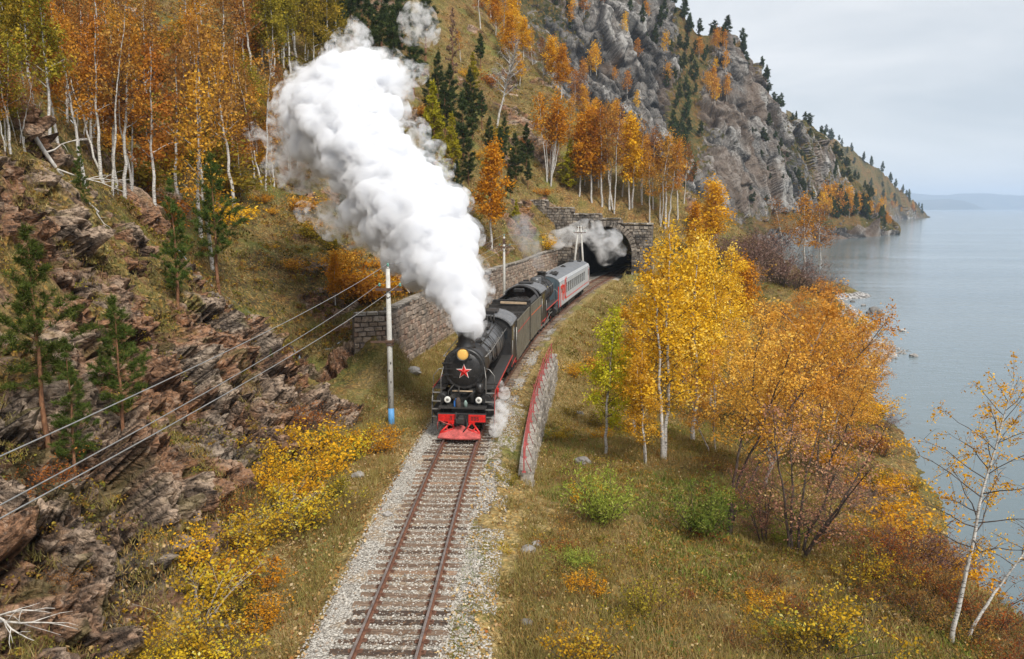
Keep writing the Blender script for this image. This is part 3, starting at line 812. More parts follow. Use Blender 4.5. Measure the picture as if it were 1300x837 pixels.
BARK_P = bark_mat('pine_bark', (.10, .05, .03), (.22, .105, .055), (.32, .17, .09))
BARK_G = bark_mat('grey_bark', (.20, .17, .145), (.36, .32, .28), (.52, .47, .42))

def leaf_cards(Pts, size, rng, hang=.35, narrow=.62):
    n = len(Pts)
    d = rng.normal(size=(n, 3)); d[:, 2] -= hang
    d /= np.linalg.norm(d, axis=1)[:, None]
    e = rng.normal(size=(n, 3)); e -= (e * d).sum(1)[:, None] * d
    e /= np.linalg.norm(e, axis=1)[:, None] + 1e-9
    s = size * rng.uniform(.45, 1.5, n)[:, None]
    a = d * s * .5; b = e * s * .5 * narrow
    V = np.stack([Pts - a, Pts + b - a * .1, Pts + a, Pts - b - a * .1], 1).reshape(-1, 3)
    F = np.arange(4 * n).reshape(n, 4)
    return V, F
class Wood:
    def __init__(self): self.V = []; self.F = []; self.M = []; self.n = 0
    def tube(self, P, rad, n, m):
        V, F = tube_np(P, rad, n)
        self.V.append(V); self.F.append(F + self.n); self.M.append(np.full(len(F), m)); self.n += len(V)
    def mesh(self, name, mats): return mesh_np(name, np.concatenate(self.V), np.concatenate(self.F), mats, np.concatenate(self.M), True)
def limb_path(b, dirv, L, curl, droop, rng, k=6):
    t = np.linspace(0, 1, k)[:, None]
    P = b + dirv * L * t + np.array([0, 0, 1.0]) * L * (curl * t ** 2 - droop * t ** 3)
    w = rng.normal(size=(k, 3)) * L * .035; w[0] = 0
    return P + np.cumsum(w, 0) * .7
def broadleaf(name, seed, h, cb, cr, nl, nleaf, lsize, leaf, stems=1, lean=0.0, leandir=0.0, el=(35, 62), droop=.18, tr=.011, bark='white', spread=.25, twig=8, jit=1.3, curl=.12, hang=.4, top=.95, thin=1.0):
    rng = np.random.default_rng(seed)
    wd = Wood(); tips = []
    for sdx in range(stems):
        hs = h * (1 if sdx == 0 else rng.uniform(.72, .98))
        a0 = rng.uniform(0, 6.28) if stems > 1 else leandir
        off = np.array([math.cos(a0), math.sin(a0), 0]) * (0.0 if stems == 1 else .16 + .05 * stems ** .5)
        ln = lean * h * np.array([math.cos(leandir), math.sin(leandir), 0]) + (np.array([math.cos(a0), math.sin(a0), 0]) * h * spread * rng.uniform(.4, 1.0) if stems > 1 else 0)
        k = 14
        t = np.linspace(0, 1, k)
        wob = np.cumsum(rng.normal(size=(k, 2)) * h * .006, 0)
        P = off + np.stack([np.zeros(k), np.zeros(k), hs * t], 1) + ln * (t ** 1.15)[:, None]
        P[:, :2] += wob - wob[0]
        P[0, 2] = -.4
        r0 = tr * h * (1.0 if stems == 1 else .72)
        wd.tube(P, r0 * (1 - .90 * t ** .9) + .006, 8, 0)
        for i in range(nl):
            f = cb + (top - cb) * (i + rng.uniform(0, .9)) / nl
            g = (f - cb) / (1 - cb)
            pt = np.array([np.interp(f, t, P[:, c]) for c in range(3)])
            az = i * 2.4 + rng.uniform(-.5, .5)
            e = R(el[0] + (el[1] - el[0]) * g + rng.uniform(-10, 10))
            L = cr * (1 - .72 * g ** 1.6) * min(1, .62 + g * 2.5) * rng.uniform(.65, 1.15)
            dv = np.array([math.cos(az) * math.cos(e), math.sin(az) * math.cos(e), math.sin(e)])
            Q = limb_path(pt, dv, L, curl, droop, rng)
            rr = max(.010, r0 * .34 * (1 - .7 * g)) * thin
            wd.tube(Q, np.linspace(rr, .004, len(Q)), 5, 0 if (bark != 'white') else (0 if (rr > .035 and g < .45) else 1))
            for j in range(twig):
                u = rng.uniform(.22, 1.0)
                q = np.array([np.interp(u, np.linspace(0, 1, len(Q)), Q[:, c]) for c in range(3)])
                d2 = dv * .6 + rng.normal(size=3) * .62
                d2 /= np.linalg.norm(d2)
                l2 = L * rng.uniform(.22, .5) * (1.15 - .5 * u)
                T = limb_path(q, d2, l2, .02, droop * 1.6, rng, 4)
                wd.tube(T, np.linspace(max(.004, rr * .35), .0025, 4), 3, 1)
                tips.append(T)
        for j in range(6):
            d2 = np.array([0, 0, 1.0]) + rng.normal(size=3) * .5
            T = limb_path(P[-1 - (j % 2)], d2 / np.linalg.norm(d2), cr * .3, 0, .1, rng, 4); tips.append(T)
            wd.tube(T, [.006, .005, .004, .002], 3, 1)
    mats = {'white': [BARK_W, BARK_D], 'dark': [BARK_D, BARK_D], 'grey': [BARK_G, BARK_D], 'pale': [BARK_W, BARK_G]}[bark]
    parts = [('trunk', wd.mesh(name + '_trunk', mats))]
    if nleaf:
        T = np.stack(tips)                                # (m,4,3)
        lens = np.linalg.norm(T[:, -1] - T[:, 0], axis=1)
        vig = rng.uniform(.05, 1.4, len(T)) ** 1.5
        idx = rng.choice(len(T), nleaf, p=lens * vig / (lens * vig).sum())
        u = np.clip(rng.beta(1.6, 1.0, nleaf) * 1.05, 0, 1.05)
        s = np.clip(u, 0, 1) * 3; i0 = np.minimum(s.astype(int), 2); fr = (s - i0)[:, None]
        pts = T[idx, i0] * (1 - fr) + T[idx, i0 + 1] * fr + rng.normal(size=(nleaf, 3)) * lsize * jit
        V, F = leaf_cards(pts, lsize, rng, hang)
        rnd = np.clip(.68 * rng.uniform(0, 1, len(T))[idx] + .32 * rng.uniform(0, 1, nleaf), 0, 1)
        parts.append(('crown', mesh_np(name + '_crown', V, F, LM[leaf], attrs={'rnd': np.repeat(rnd, 4)})))
    return dict(parts=parts, h=h, name=name)
def conifer(name, seed, h, cb, cr, whorls, nclump, nl, leaf='pine', per=5, bark=BARK_P, tr=.013, up=12, power=.8, tuft=9, nw=.15):
    rng = np.random.default_rng(seed)
    wd = Wood(); segs = []
    k = 10; t = np.linspace(0, 1, k)
    P = np.stack([np.cumsum(rng.normal(size=k)) * h * .004, np.cumsum(rng.normal(size=k)) * h * .004, h * t], 1); P[0] = (0, 0, -.4)
    wd.tube(P, tr * h * (1 - .92 * t) + .006, 7, 0)
    for i in range(whorls):
        f = cb + (.97 - cb) * i / (whorls - 1)
        g = (f - cb) / (1 - cb)
        prof = (1 - g) ** power * min(1, .55 + g * 2.2) + .04
        for j in range(per):
            if rng.uniform() < .16: continue
            ff = f + rng.uniform(-.5, .5) * (1 - cb) / whorls
            pt = np.array([np.interp(ff, t, P[:, c]) for c in range(3)])
            az = j * 6.283 / per + i * 1.1 + rng.uniform(-.45, .45)
            e = R(up + 35 * g + rng.uniform(-12, 12))
            L = cr * prof * rng.uniform(.6, 1.2)
            dv = np.array([math.cos(az) * math.cos(e), math.sin(az) * math.cos(e), math.sin(e)])
            Q = limb_path(pt, dv, L, .16, .04, rng, 5)
            wd.tube(Q, np.linspace(max(.012, .016 * h * .2 * prof), .005, 5), 4, 0)
            segs.append((Q, L))
            for m_ in range(3):
                u = rng.uniform(.3, .85); q = Q[0] * (1 - u) + Q[-1] * u
                d2 = dv + rng.normal(size=3) * .5; d2 /= np.linalg.norm(d2)
                Q2 = limb_path(q, d2, L * .42, .12, .02, rng, 5); segs.append((Q2, L * .5))
                wd.tube(Q2, np.linspace(.010, .004, 5), 3, 0)
    Ls = np.array([s[1] for s in segs]); Q = np.stack([s[0] for s in segs])
    idx = rng.choice(len(Q), nclump, p=Ls / Ls.sum())
    u = np.clip(rng.beta(1.7, .9, nclump), 0, 1) * 4; i0 = np.minimum(u.astype(int), 3); fr = (u - i0)[:, None]
    c = Q[idx, i0] * (1 - fr) + Q[idx, i0 + 1] * fr
    c = np.concatenate([c, P[-1] + rng.normal(size=(max(4, nclump // 60), 3)) * np.array([.04, .04, .10]) * cr])
    n = len(c)
    d = rng.normal(size=(n, tuft, 3)) * .8; d[:, :, 2] += .45
    d /= np.linalg.norm(d, axis=2)[:, :, None]
    sd = rng.normal(size=(n, tuft, 3)); sd -= (sd * d).sum(2)[:, :, None] * d
    sd /= np.linalg.norm(sd, axis=2)[:, :, None]
    ll = nl * rng.uniform(.7, 1.25, (n, tuft, 1))
    b = c[:, None, :] - d * ll * .12
    V = np.stack([b + sd * ll * nw, b - sd * ll * nw, b + d * ll], 2).reshape(-1, 3)
    F = np.arange(len(V)).reshape(-1, 3)
    rnd = np.repeat(np.clip(rng.uniform(0, 1, n)[:, None] * .6 + rng.uniform(0, .4, (n, tuft)), 0, 1).ravel(), 3)
    return dict(parts=[('trunk', wd.mesh(name + '_trunk', bark)), ('crown', mesh_np(name + '_crown', V, F, LM[leaf], attrs={'rnd': rnd}))], h=h, name=name)
def shrub(name, seed, h, r, nst, nleaf, lsize, leaf, bark='dark', hang=.1, narrow=.62, flat=1.0):
    rng = np.random.default_rng(seed)
    wd = Wood(); tips = []
    for i in range(nst):
        az = rng.uniform(0, 6.28); e = R(rng.uniform(38, 82) * flat)
        L = h * rng.uniform(.6, 1.1) / max(.55, math.sin(e))
        b = np.array([math.cos(az), math.sin(az), 0]) * r * .18 * rng.uniform(0, 1); b[2] = -.1
        dv = np.array([math.cos(az) * math.cos(e), math.sin(az) * math.cos(e), math.sin(e)])
        Q = limb_path(b, dv, min(L, h * 1.25), .05, .12, rng, 6)
        wd.tube(Q, np.linspace(.008 * h + .004, .003, 6), 4, 0)
        for j in range(7):
            u = rng.uniform(.25, 1); q = np.array([np.interp(u, np.linspace(0, 1, 6), Q[:, c]) for c in range(3)])
            d2 = dv * .8 + rng.normal(size=3) * .55; d2 /= np.linalg.norm(d2)
            T = limb_path(q, d2, h * rng.uniform(.15, .38), 0, .1, rng, 4)
            wd.tube(T, [.005, .004, .003, .002], 3, 0); tips.append(T)
    parts = [('stem', wd.mesh(name + '_stems', {'dark': BARK_D, 'grey': BARK_G}[bark]))]
    T = np.stack(tips)
    vig = rng.uniform(.3, 1.5, len(T))
    idx = rng.choice(len(T), nleaf, p=vig / vig.sum())
    u = rng.uniform(0, 1, nleaf) * 3; i0 = np.minimum(u.astype(int), 2); fr = (u - i0)[:, None]
    pts = T[idx, i0] * (1 - fr) + T[idx, i0 + 1] * fr + rng.normal(size=(nleaf, 3)) * lsize * 1.1
    pts[:, 2] = np.maximum(pts[:, 2], .02)
    V, F = leaf_cards(pts, lsize, rng, hang, narrow)
    rnd = np.clip(.55 * rng.uniform(0, 1, len(T))[idx] + .45 * rng.uniform(0, 1, nleaf), 0, 1)
    parts.append(('foliage', mesh_np(name + '_foliage', V, F, LM[leaf], attrs={'rnd': np.repeat(rnd, 4)})))
    return dict(parts=parts, h=h, name=name)

NPLANT = 0
def put(proto, name, cat, loc, height, label, group=None, rz=None, tilt=(0, 0), wide=1.0, merge=False):
    global NPLANT
    NPLANT += 1
    rr = random.Random(NPLANT * 7 + 3)
    k = height / proto['h']
    if rz is None: rz = rr.uniform(0, 6.28)
    e = empty(name, tuple(loc))
    e.rotation_euler = (tilt[0], tilt[1], rz)
    e.scale = (k * wide, k * wide, k)
    tag(e, label, cat, group)
    for pn, me in proto['parts']: link(pn, me, e)
    return e
def put_px(proto, name, cat, px, py, top, label, group=None, sink=.15, **kw):
    q, z = hit(px, py)
    H = (py - top) * z / FPX * CT
    q[2] -= sink
    return put(proto, name, cat, q, H, label, group, **kw)

ORD = ['leftmost', 'second from the left', 'third from the left', 'fourth from the left', 'fifth from the left', 'sixth from the left', 'seventh from the left', 'eighth from the left', 'ninth from the left', 'tenth from the left',
       'eleventh from the left', 'twelfth from the left', 'thirteenth from the left', 'fourteenth from the left', 'fifteenth from the left', 'sixteenth from the left', 'seventeenth from the left', 'eighteenth from the left']
NTH = 'first second third fourth fifth sixth seventh eighth ninth tenth eleventh twelfth thirteenth fourteenth fifteenth sixteenth seventeenth eighteenth nineteenth twentieth twenty-first twenty-second twenty-third twenty-fourth twenty-fifth twenty-sixth twenty-seventh twenty-eighth twenty-ninth thirtieth'.split()
def nth(vals):
    r = [''] * len(vals)
    for k, i in enumerate(sorted(range(len(vals)), key=lambda i: vals[i])): r[i] = NTH[k]
    return r
def order(rows):
    xs_ = sorted(range(len(rows)), key=lambda i: rows[i][0]); r = [''] * len(rows)
    n = len(rows)
    for k, i in enumerate(xs_): r[i] = 'rightmost' if k == n - 1 else (ORD[k] if k < len(ORD) and k <= (n - 1) // 2 or n - 1 - k >= len(ORD) else ORD[n - 1 - k].replace('leftmost', 'rightmost').replace('left', 'right'))
    return r
# ---- one plant of every kind
BY = [broadleaf('yellow_birch', 11, 11, .22, 2.6, 30, 9000, .13, 'yellow', stems=2, spread=.10, twig=11),
      broadleaf('yellow_birch', 12, 10, .18, 2.4, 28, 7800, .13, 'yellow', twig=11)]
BG = [broadleaf('gold_birch', 21, 10, .25, 2.1, 26, 4200, .24, 'gold', twig=9, jit=1.1), broadleaf('gold_birch', 22, 9, .18, 2.2, 26, 4200, .24, 'gold', stems=2, spread=.12, twig=8, jit=1.1)]
BO = [broadleaf('orange_birch', 31, 11, .36, 2.1, 20, 1650, .18, 'orange', twig=8), broadleaf('orange_birch', 32, 11, .42, 2.3, 18, 1600, .18, 'orange', twig=8, lean=.10),
      broadleaf('orange_birch', 33, 10, .38, 2.4, 20, 1700, .18, 'rust', twig=8, lean=.06), broadleaf('orange_birch', 34, 11, .45, 2.0, 16, 1500, .18, 'rust', stems=2, spread=.16, twig=8)]
BL = [broadleaf('olive_birch', 41, 11, .40, 2.2, 20, 2800, .20, 'olive', twig=8), broadleaf('olive_birch', 42, 10, .30, 2.4, 20, 3000, .21, 'olive', stems=2, spread=.14, twig=8)]
CLUMP = broadleaf('birch_clump', 51, 13, .55, 2.0, 12, 5200, .26, 'gold', stems=8, spread=.14, twig=7, tr=.010)
LIME = broadleaf('green_birch', 61, 8, .22, 1.9, 24, 6500, .13, 'lime', twig=9, lean=.04)
NEARO = [broadleaf('copper_birch', 71, 9.5, .26, 3.0, 22, 7600, .12, 'amber', stems=3, spread=.30, lean=.22, twig=10, bark='dark', tr=.010),
         broadleaf('copper_birch', 72, 9.0, .22, 3.1, 24, 8200, .12, 'amber', stems=2, spread=.22, lean=.16, twig=10, bark='grey', tr=.010)]
PURP = broadleaf('cherry_tree', 81, 6.0, .14, 2.7, 13, 4300, .095, 'purple', stems=6, spread=.50, twig=12, bark='dark', tr=.014, el=(25, 55), lean=.12)
THIN = broadleaf('sparse_birch', 91, 10, .36, 3.4, 26, 3600, .092, 'gold', twig=9, lean=.13, el=(15, 55), droop=.22, tr=.009, jit=.9)
THIN2 = broadleaf('sparse_birch', 92, 6, .55, 1.8, 11, 620, .09, 'gold', twig=6, lean=.62, el=(20, 60), droop=.2, tr=.013)
BARE = broadleaf('bare_birch', 95, 9, .35, 2.9, 30, 300, .2, 'twiggy', twig=22, bark='pale', lean=.25, tr=.014, thin=2.2)
PN = [conifer('young_pine', 101, 8, .12, 1.5, 14, 1150, .27, 'pine', tuft=14, nw=.055), conifer('young_pine', 102, 8, .30, 1.8, 11, 1000, .29, 'pine', tuft=14, nw=.055)]
PF = [conifer('dark_pine', 111, 10, .15, 1.9, 14, 900, .52, 'fir', tuft=10, nw=.08), conifer('dark_pine', 112, 11, .38, 1.9, 10, 700, .56, 'fir', tuft=10, nw=.08)]
LARCH = conifer('larch', 121, 10, .12, 1.7, 14, 800, .5, 'larch', tuft=7)
BROWNL = conifer('brown_larch', 122, 12, .2, 1.6, 13, 260, .4, 'twiggy', tuft=5)
FARP = [conifer('far_pine', 131, 10, .18, 2.2, 8, 190, 1.15, 'fir', tuft=6), conifer('far_pine', 132, 10, .35, 2.4, 6, 150, 1.2, 'fir', tuft=6)]
FARB = [broadleaf('far_birch', 141, 10, .3, 2.4, 9, 420, .62, 'orange', twig=4, jit=1.0), broadleaf('far_birch', 142, 10, .25, 2.4, 9, 420, .62, 'gold', twig=4, jit=1.0)]
SB = [shrub('yellow_shrub', 151, 1.8, 1.0, 17, 1500, .078, 'brush'), shrub('yellow_shrub', 152, 1.6, 1.1, 19, 1550, .078, 'brush'), shrub('lime_shrub', 153, 1.8, 1.0, 15, 1300, .08, 'olive')]
SB += [shrub('gold_shrub_small', 171, 1.7, 1.0, 16, 1500, .085, 'gold'), shrub('pale_shrub', 172, 1.6, 1.0, 18, 1100, .08, 'brush', bark='grey')]
SR = [shrub('rust_shrub', 154, 1.3, .9, 20, 1100, .075, 'rust', narrow=.35), shrub('red_shrub', 155, 1.2, .8, 18, 900, .075, 'red', narrow=.4)]
SG = [shrub('willow_shrub', 156, 2.0, 1.1, 26, 4300, .12, 'willow', narrow=.34), shrub('willow_shrub', 157, 2.0, 1.2, 26, 4000, .115, 'palewillow', narrow=.28)]
SO = [shrub('orange_shrub', 158, 2.0, 1.2, 15, 1000, .17, 'orange'), shrub('olive_shrub', 159, 1.8, 1.2, 15, 1000, .17, 'olive'), shrub('gold_shrub', 160, 2.2, 1.3, 14, 1100, .17, 'gold')]
SP = shrub('grey_shrub', 161, 2.6, 1.6, 30, 2600, .15, 'twiggy', narrow=.22)

rnd_ = random.Random(5)
# ---- upper left birch wood: the stems one can follow
wood = [(64, 193, -12, BL[0]), (75, 198, -6, BO[0]), (30, 128, -40, BL[1]), (44, 150, -30, BL[0]), (108, 237, 30, BO[1]), (127, 228, 22, BO[0]), (138, 240, 28, BO[3]), (148, 246, 40, BO[2]),
        (158, 258, 30, BO[1]), (168, 262, 55, BO[3]), (197, 292, 62, BO[0]), (254, 300, 38, BO[2]), (298, 268, 58, BO[1]), (270, 340, 100, BO[0]), (225, 262, 60, BO[2]), (335, 238, 72, BO[3])]
wo_ = order(wood)
for i, (px, py, top, pr) in enumerate(wood):
    put_px(pr, 'birch', 'birch', px, py, top, 'front row birch above the rock cutting, ' + wo_[i], 'birches above the rock cutting')
for i in range(70):
    px = rnd_.uniform(-60, 440); py = rnd_.uniform(60, 190) - max(0, px - 250) * .12
    if px > 330 and py > 120: py -= 60
    H = rnd_.uniform(85, 150)
    pr = rnd_.choice(BL if (px < 70 or px > 325) and rnd_.random() < .75 else BO)
    put_px(pr, 'birch', 'birch', px, py, py - H, 'slender birch in the dense autumn wood at the top left of the hillside', 'birches of the upper left wood', wide=1.15)
for i in range(90):
    px = rnd_.uniform(40, 420); py = rnd_.uniform(60, 300)
    if py > 60 + px * 1.1 or (px > 290 and py > 190): continue
    put_px(rnd_.choice(SO), 'shrub', 'shrub', px, py, py - rnd_.uniform(22, 42), 'low orange undergrowth shrub between the birch stems of the upper left wood', 'undergrowth shrubs in the birch wood', wide=1.5)
for i in range(20):
    px = rnd_.uniform(275, 385); py = rnd_.uniform(165, 262) - (px - 275) * .2
    put_px(rnd_.choice([BO[0], BO[2], BO[2], BO[3], BL[1], BG[1]]), 'birch', 'birch', px, py, py - rnd_.uniform(55, 105), 'small orange birch on the grassy slope between the wood and the steam plume', 'birches left of the steam plume', wide=1.25)
for i in range(34):
    px = rnd_.uniform(270, 470); py = rnd_.uniform(190, 400)
    if py > 250 + (px - 270) * .55 or px > 440 and py > 330: continue
    put_px(rnd_.choice(SO + [SO[1], SO[1], SR[0]]), 'shrub', 'shrub', px, py, py - rnd_.uniform(14, 30), 'olive or orange shrub in the gully left of the steam plume', 'shrubs in the gully', wide=1.5)
# ---- pines on the rock cutting and the slope
for px, py, top, pr, lab in ((62, 560, 288, PN[1], 'tall green pine with a bare reddish trunk growing out of the left rock face'), (160, 575, 375, PN[1], 'thin ragged young pine in the middle of the left rock face'),
                             (225, 382, 228, PN[0], 'bushy young pine in front of the white birch stems on the left slope'), (279, 372, 200, PN[1], 'slim young pine right beside a leaning white birch on the left slope'),
                             (95, 600, 430, PN[0], 'low pine leaning beside the tall red trunked pine on the rock face'), (195, 480, 435, PN[0], 'tiny pine seedling on the bare rock face'), (345, 470, 440, PN[0], 'small green pine seedling at the crest of the rock cutting'),
                             (105, 262, 185, PN[0], 'little pine at the foot of the two straight white birches')):
    put_px(pr, 'pine', 'pine', px, py, top, lab)
# ---- pines of the upper slope
slope_pines = ((425, 80, -30, PF[0]), (447, 66, -40, PF[1]), (470, 90, 0, PF[0]), (500, 110, 20, PF[1]), (485, 70, -30, PF[0]), (525, 130, 45, PF[1]), (556, 124, 68, PF[0]), (540, 80, -10, PF[1]), (571, 150, 85, PF[0]),
                        (588, 205, 120, PF[0]), (566, 190, 110, PF[1]), (621, 190, 150, PF[0]), (634, 225, 165, PF[1]), (668, 212, 158, PF[0]), (655, 230, 170, PF[0]), (437, 292, 240, PF[0]), (580, 260, 205, PF[0]), (648, 262, 215, PF[1]),
                        (405, 90, 0, PF[1]), (598, 150, 90, PF[0]), (510, 60, -30, PF[0]), (460, 30, -50, PF[1]))
wo_ = order(slope_pines)
for i, (px, py, top, pr) in enumerate(slope_pines):
    put_px(pr, 'pine', 'pine', px, py, top, 'dark pine on the slope above the steam, ' + wo_[i], 'pines on the slope above the railway', wide=1.2)
mixed = ((545, 150, 100, PF[0]), (600, 120, 70, LARCH), (612, 165, 118, PF[1]), (640, 190, 150, PF[0]), (600, 180, 128, PF[1]), (560, 250, 190, LARCH), (595, 235, 180, PF[0]), (640, 130, 95, BO[2]), (585, 80, 40, BO[1]), (520, 60, 5, BL[0]), (660, 110, 70, BG[0]), (545, 215, 165, PF[0]), (610, 90, 45, PF[1]), (632, 280, 240, PF[0]), (655, 290, 255, LARCH), (670, 240, 205, PF[1]))
mo_ = nth([a[0] + a[1] * .001 for a in mixed])
for i, (px, py, top, pr) in enumerate(mixed):
    nm = 'larch' if pr is LARCH else ('birch' if pr in BO + BL + BG else 'pine')
    put_px(pr, nm, nm, px, py, top, (nm if nm != 'pine' else 'dark pine') + ' on the scree slope between steam plume and tunnel, ' + mo_[i] + ' from the left', 'trees on the scree slope', wide=1.2)
put_px(LARCH, 'larch', 'larch', 552, 188, 108, 'bright yellow green larch just right of the steam plume', wide=1.25)
put_px(LARCH, 'larch', 'larch', 575, 225, 150, 'yellow larch lower down beside the steam plume', wide=1.1)
put_px(LARCH, 'larch', 'larch', 722, 242, 182, 'squat olive larch right of the clump of many white stems', wide=1.5)
put_px(BROWNL, 'larch', 'larch', 574, 112, 15, 'bare brown larch with a straight trunk high on the slope')
put_px(BARE, 'birch', 'birch', 630, 160, 55, 'bare whitish birch leaning right on the high slope', rz=0)
# ---- birches round the tunnel
put_px(BG[0], 'birch', 'birch', 624, 316, 186, 'golden birch standing alone right of the steam plume above the wall', wide=1.15)
put_px(CLUMP, 'birch', 'birch', 697, 234, 120, 'clump of many tall white stems under one golden crown above the tunnel', wide=1.05)
put_px(BO[1], 'birch', 'birch', 718, 226, 128, 'thin birch leaning right beside the many stemmed golden clump')
orange_wood = [(752, 258, 150), (764, 262, 146), (774, 267, 146), (779, 267, 152), (799, 267, 165), (803, 265, 160), (829, 265, 172), (838, 286, 182), (844, 291, 178), (848, 289, 190), (735, 250, 160), (815, 258, 168), (860, 280, 185), (790, 250, 170), (868, 262, 192), (760, 240, 165), (825, 285, 200), (742, 235, 170)]
wo_ = order(orange_wood)
for i, (px, py, top) in enumerate(orange_wood):
    put_px(BO[i % 4] if i % 5 else BG[0], 'birch', 'birch', px, py, top - 6, 'tall orange birch in the grove above the tunnel, ' + wo_[i], 'orange birch grove above the tunnel', wide=1.1)
ridge = ((640, 60), (652, 52), (664, 70), (676, 78), (690, 92), (700, 104), (712, 118), (728, 128), (742, 136), (755, 142), (766, 150), (778, 156), (792, 164), (630, 40), (648, 80), (672, 60), (802, 178), (735, 118), (818, 195), (842, 205), (622, 20), (610, 30))
wo_ = nth([a[0] for a in ridge])
for i, (px, py) in enumerate(ridge):
    put_px(rnd_.choice([BG[0], BO[0], BO[2], BG[0]]), 'birch', 'birch', px, py + 6, py - rnd_.uniform(38, 62), 'orange birch on the ridge before the grey cliff, ' + wo_[i] + ' from the left', 'birches along the ridge', wide=1.25)
put_px(BG[1], 'birch', 'birch', 905, 318, 228, 'bright golden birch on the spur crest right of the tunnel', wide=1.35)
put_px(BG[0], 'birch', 'birch', 880, 330, 262, 'smaller golden birch left of the bright one on the spur crest', wide=1.3)
for px, py, top, pr, lab in ((1000, 345, 255, BO[3], 'orange birch at the lake end of the spur, leftmost of the three'), (1022, 352, 248, BO[0], 'tall orange birch at the lake end of the spur, middle of three'), (1040, 350, 262, BO[2], 'orange birch nearest the lake on the spur, right of three')):
    put_px(pr, 'birch', 'birch', px, py, top, lab, wide=1.45)
mauve = ((955, 345, 50), (975, 352, 46), (938, 350, 52), (990, 362, 44), (1010, 368, 40), (945, 372, 40), (1030, 372, 34), (1048, 380, 30), (920, 340, 40), (968, 330, 40))
wo_ = order(mauve)
for i, (px, py, H) in enumerate(mauve):
    put_px(SP, 'shrub', 'shrub', px, py, py - H, 'leafless mauve grey shrub on the spur above the lake, ' + wo_[i], 'mauve shrubs on the spur', wide=1.1)
for i in range(26):
    px = rnd_.uniform(850, 1085); py = rnd_.uniform(300, 420)
    if py < 300 + abs(px - 900) * .38: continue
    put_px(rnd_.choice(SO + SR), 'shrub', 'shrub', px, py, py - rnd_.uniform(14, 26), 'low rusty shrub on the slope of the spur', 'rusty shrubs on the spur', wide=1.3)
# ---- big trees right of the line
put_px(BY[0], 'birch', 'birch', 848, 583, 292, 'big bright yellow birch with twin white stems right of the railing', rz=1.2, wide=1.2)
put_px(BY[1], 'birch', 'birch', 880, 560, 318, 'yellow birch close behind the big twin stemmed one', wide=1.1)
put_px(BY[1], 'birch', 'birch', 806, 552, 375, 'lower yellow birch between the green birch and the big yellow one', rz=2.2, wide=1.2)
put_px(BY[0], 'birch', 'birch', 905, 520, 300, 'yellow birch behind the big yellow birch, reaching up to the spur', rz=3.0)
put_px(LIME, 'birch', 'birch', 768, 578, 395, 'slender yellow green birch with a white stem nearest the railing', rz=0)
put_px(BY[0], 'birch', 'birch', 862, 500, 288, 'tall yellow birch at the back of the yellow group', rz=5, wide=1.15)
put_px(BY[1], 'birch', 'birch', 925, 470, 318, 'yellow birch at the lake side of the yellow group', rz=.6, wide=1.2)
put_px(BG[1], 'birch', 'birch', 945, 420, 325, 'gold birch on the spur slope behind the yellow group', wide=1.3)
put_px(BY[0], 'birch', 'birch', 822, 590, 440, 'small yellow birch beside the foot of the big twin stemmed one', rz=2, wide=1.2)
put_px(BY[1], 'birch', 'birch', 840, 470, 335, 'small yellow birch on the bank below the tunnel', rz=4)
for px, py, top, pr, rz, lab in ((930, 632, 395, NEARO[0], 0.1, 'copper birch with dark leaning trunks behind the dark post'), (965, 618, 372, NEARO[1], 0.0, 'tall orange birch leaning towards the lake, behind the copper one'), (1000, 560, 365, NEARO[0], -.3, 'orange birch with several stems in the middle of the lakeside group'),
                                 (1050, 560, 400, NEARO[1], .4, 'orange birch at the water side of the lakeside group'), (1020, 480, 360, NEARO[1], 1.0, 'orange birch at the back of the lakeside group'), (1085, 520, 425, NEARO[0], .2, 'low orange birch hanging over the stony beach'),
                                 (930, 500, 368, NEARO[1], 2.4, 'golden orange birch between the yellow birches and the lakeside group'), (985, 600, 420, NEARO[1], 3.3, 'short golden birch among the leaning copper trunks'),
                                 (1040, 610, 450, NEARO[0], .5, 'copper birch reaching over the water below the purple tree'), (1075, 470, 395, NEARO[1], 1.6, 'gold birch at the far water side of the lakeside group'), (960, 540, 385, NEARO[1], 5.1, 'dense gold birch in the heart of the lakeside group'),
                                 (1090, 560, 440, NEARO[1], 2.9, 'orange birch above the beach, nearest the water'), (1010, 520, 375, NEARO[0], 4.0, 'slim copper birch behind the middle of the lakeside group'), (905, 575, 440, NEARO[1], 1.9, 'low gold birch between the big yellow birch and the copper trunks')):
    put_px(pr, 'birch', 'birch', px, py, top, lab, rz=rz, wide=1.15)
put_px(PURP, 'cherry_tree', 'tree', 1012, 706, 520, 'dark stemmed tree with thin purple red leaves leaning over the lake bank', rz=0.1, wide=1.15)
put_px(PURP, 'cherry_tree', 'tree', 970, 690, 575, 'small purple leaved tree with upright dark stems beside the dark post', rz=2.4, wide=.8)
put_px(THIN, 'birch', 'birch', 1208, 818, 470, 'sparse white birch with few orange leaves in front of the lake at the right edge', rz=-.1)
put_px(THIN2, 'birch', 'birch', 1226, 812, 640, 'second white birch stem leaning far right at the right edge', rz=.05)
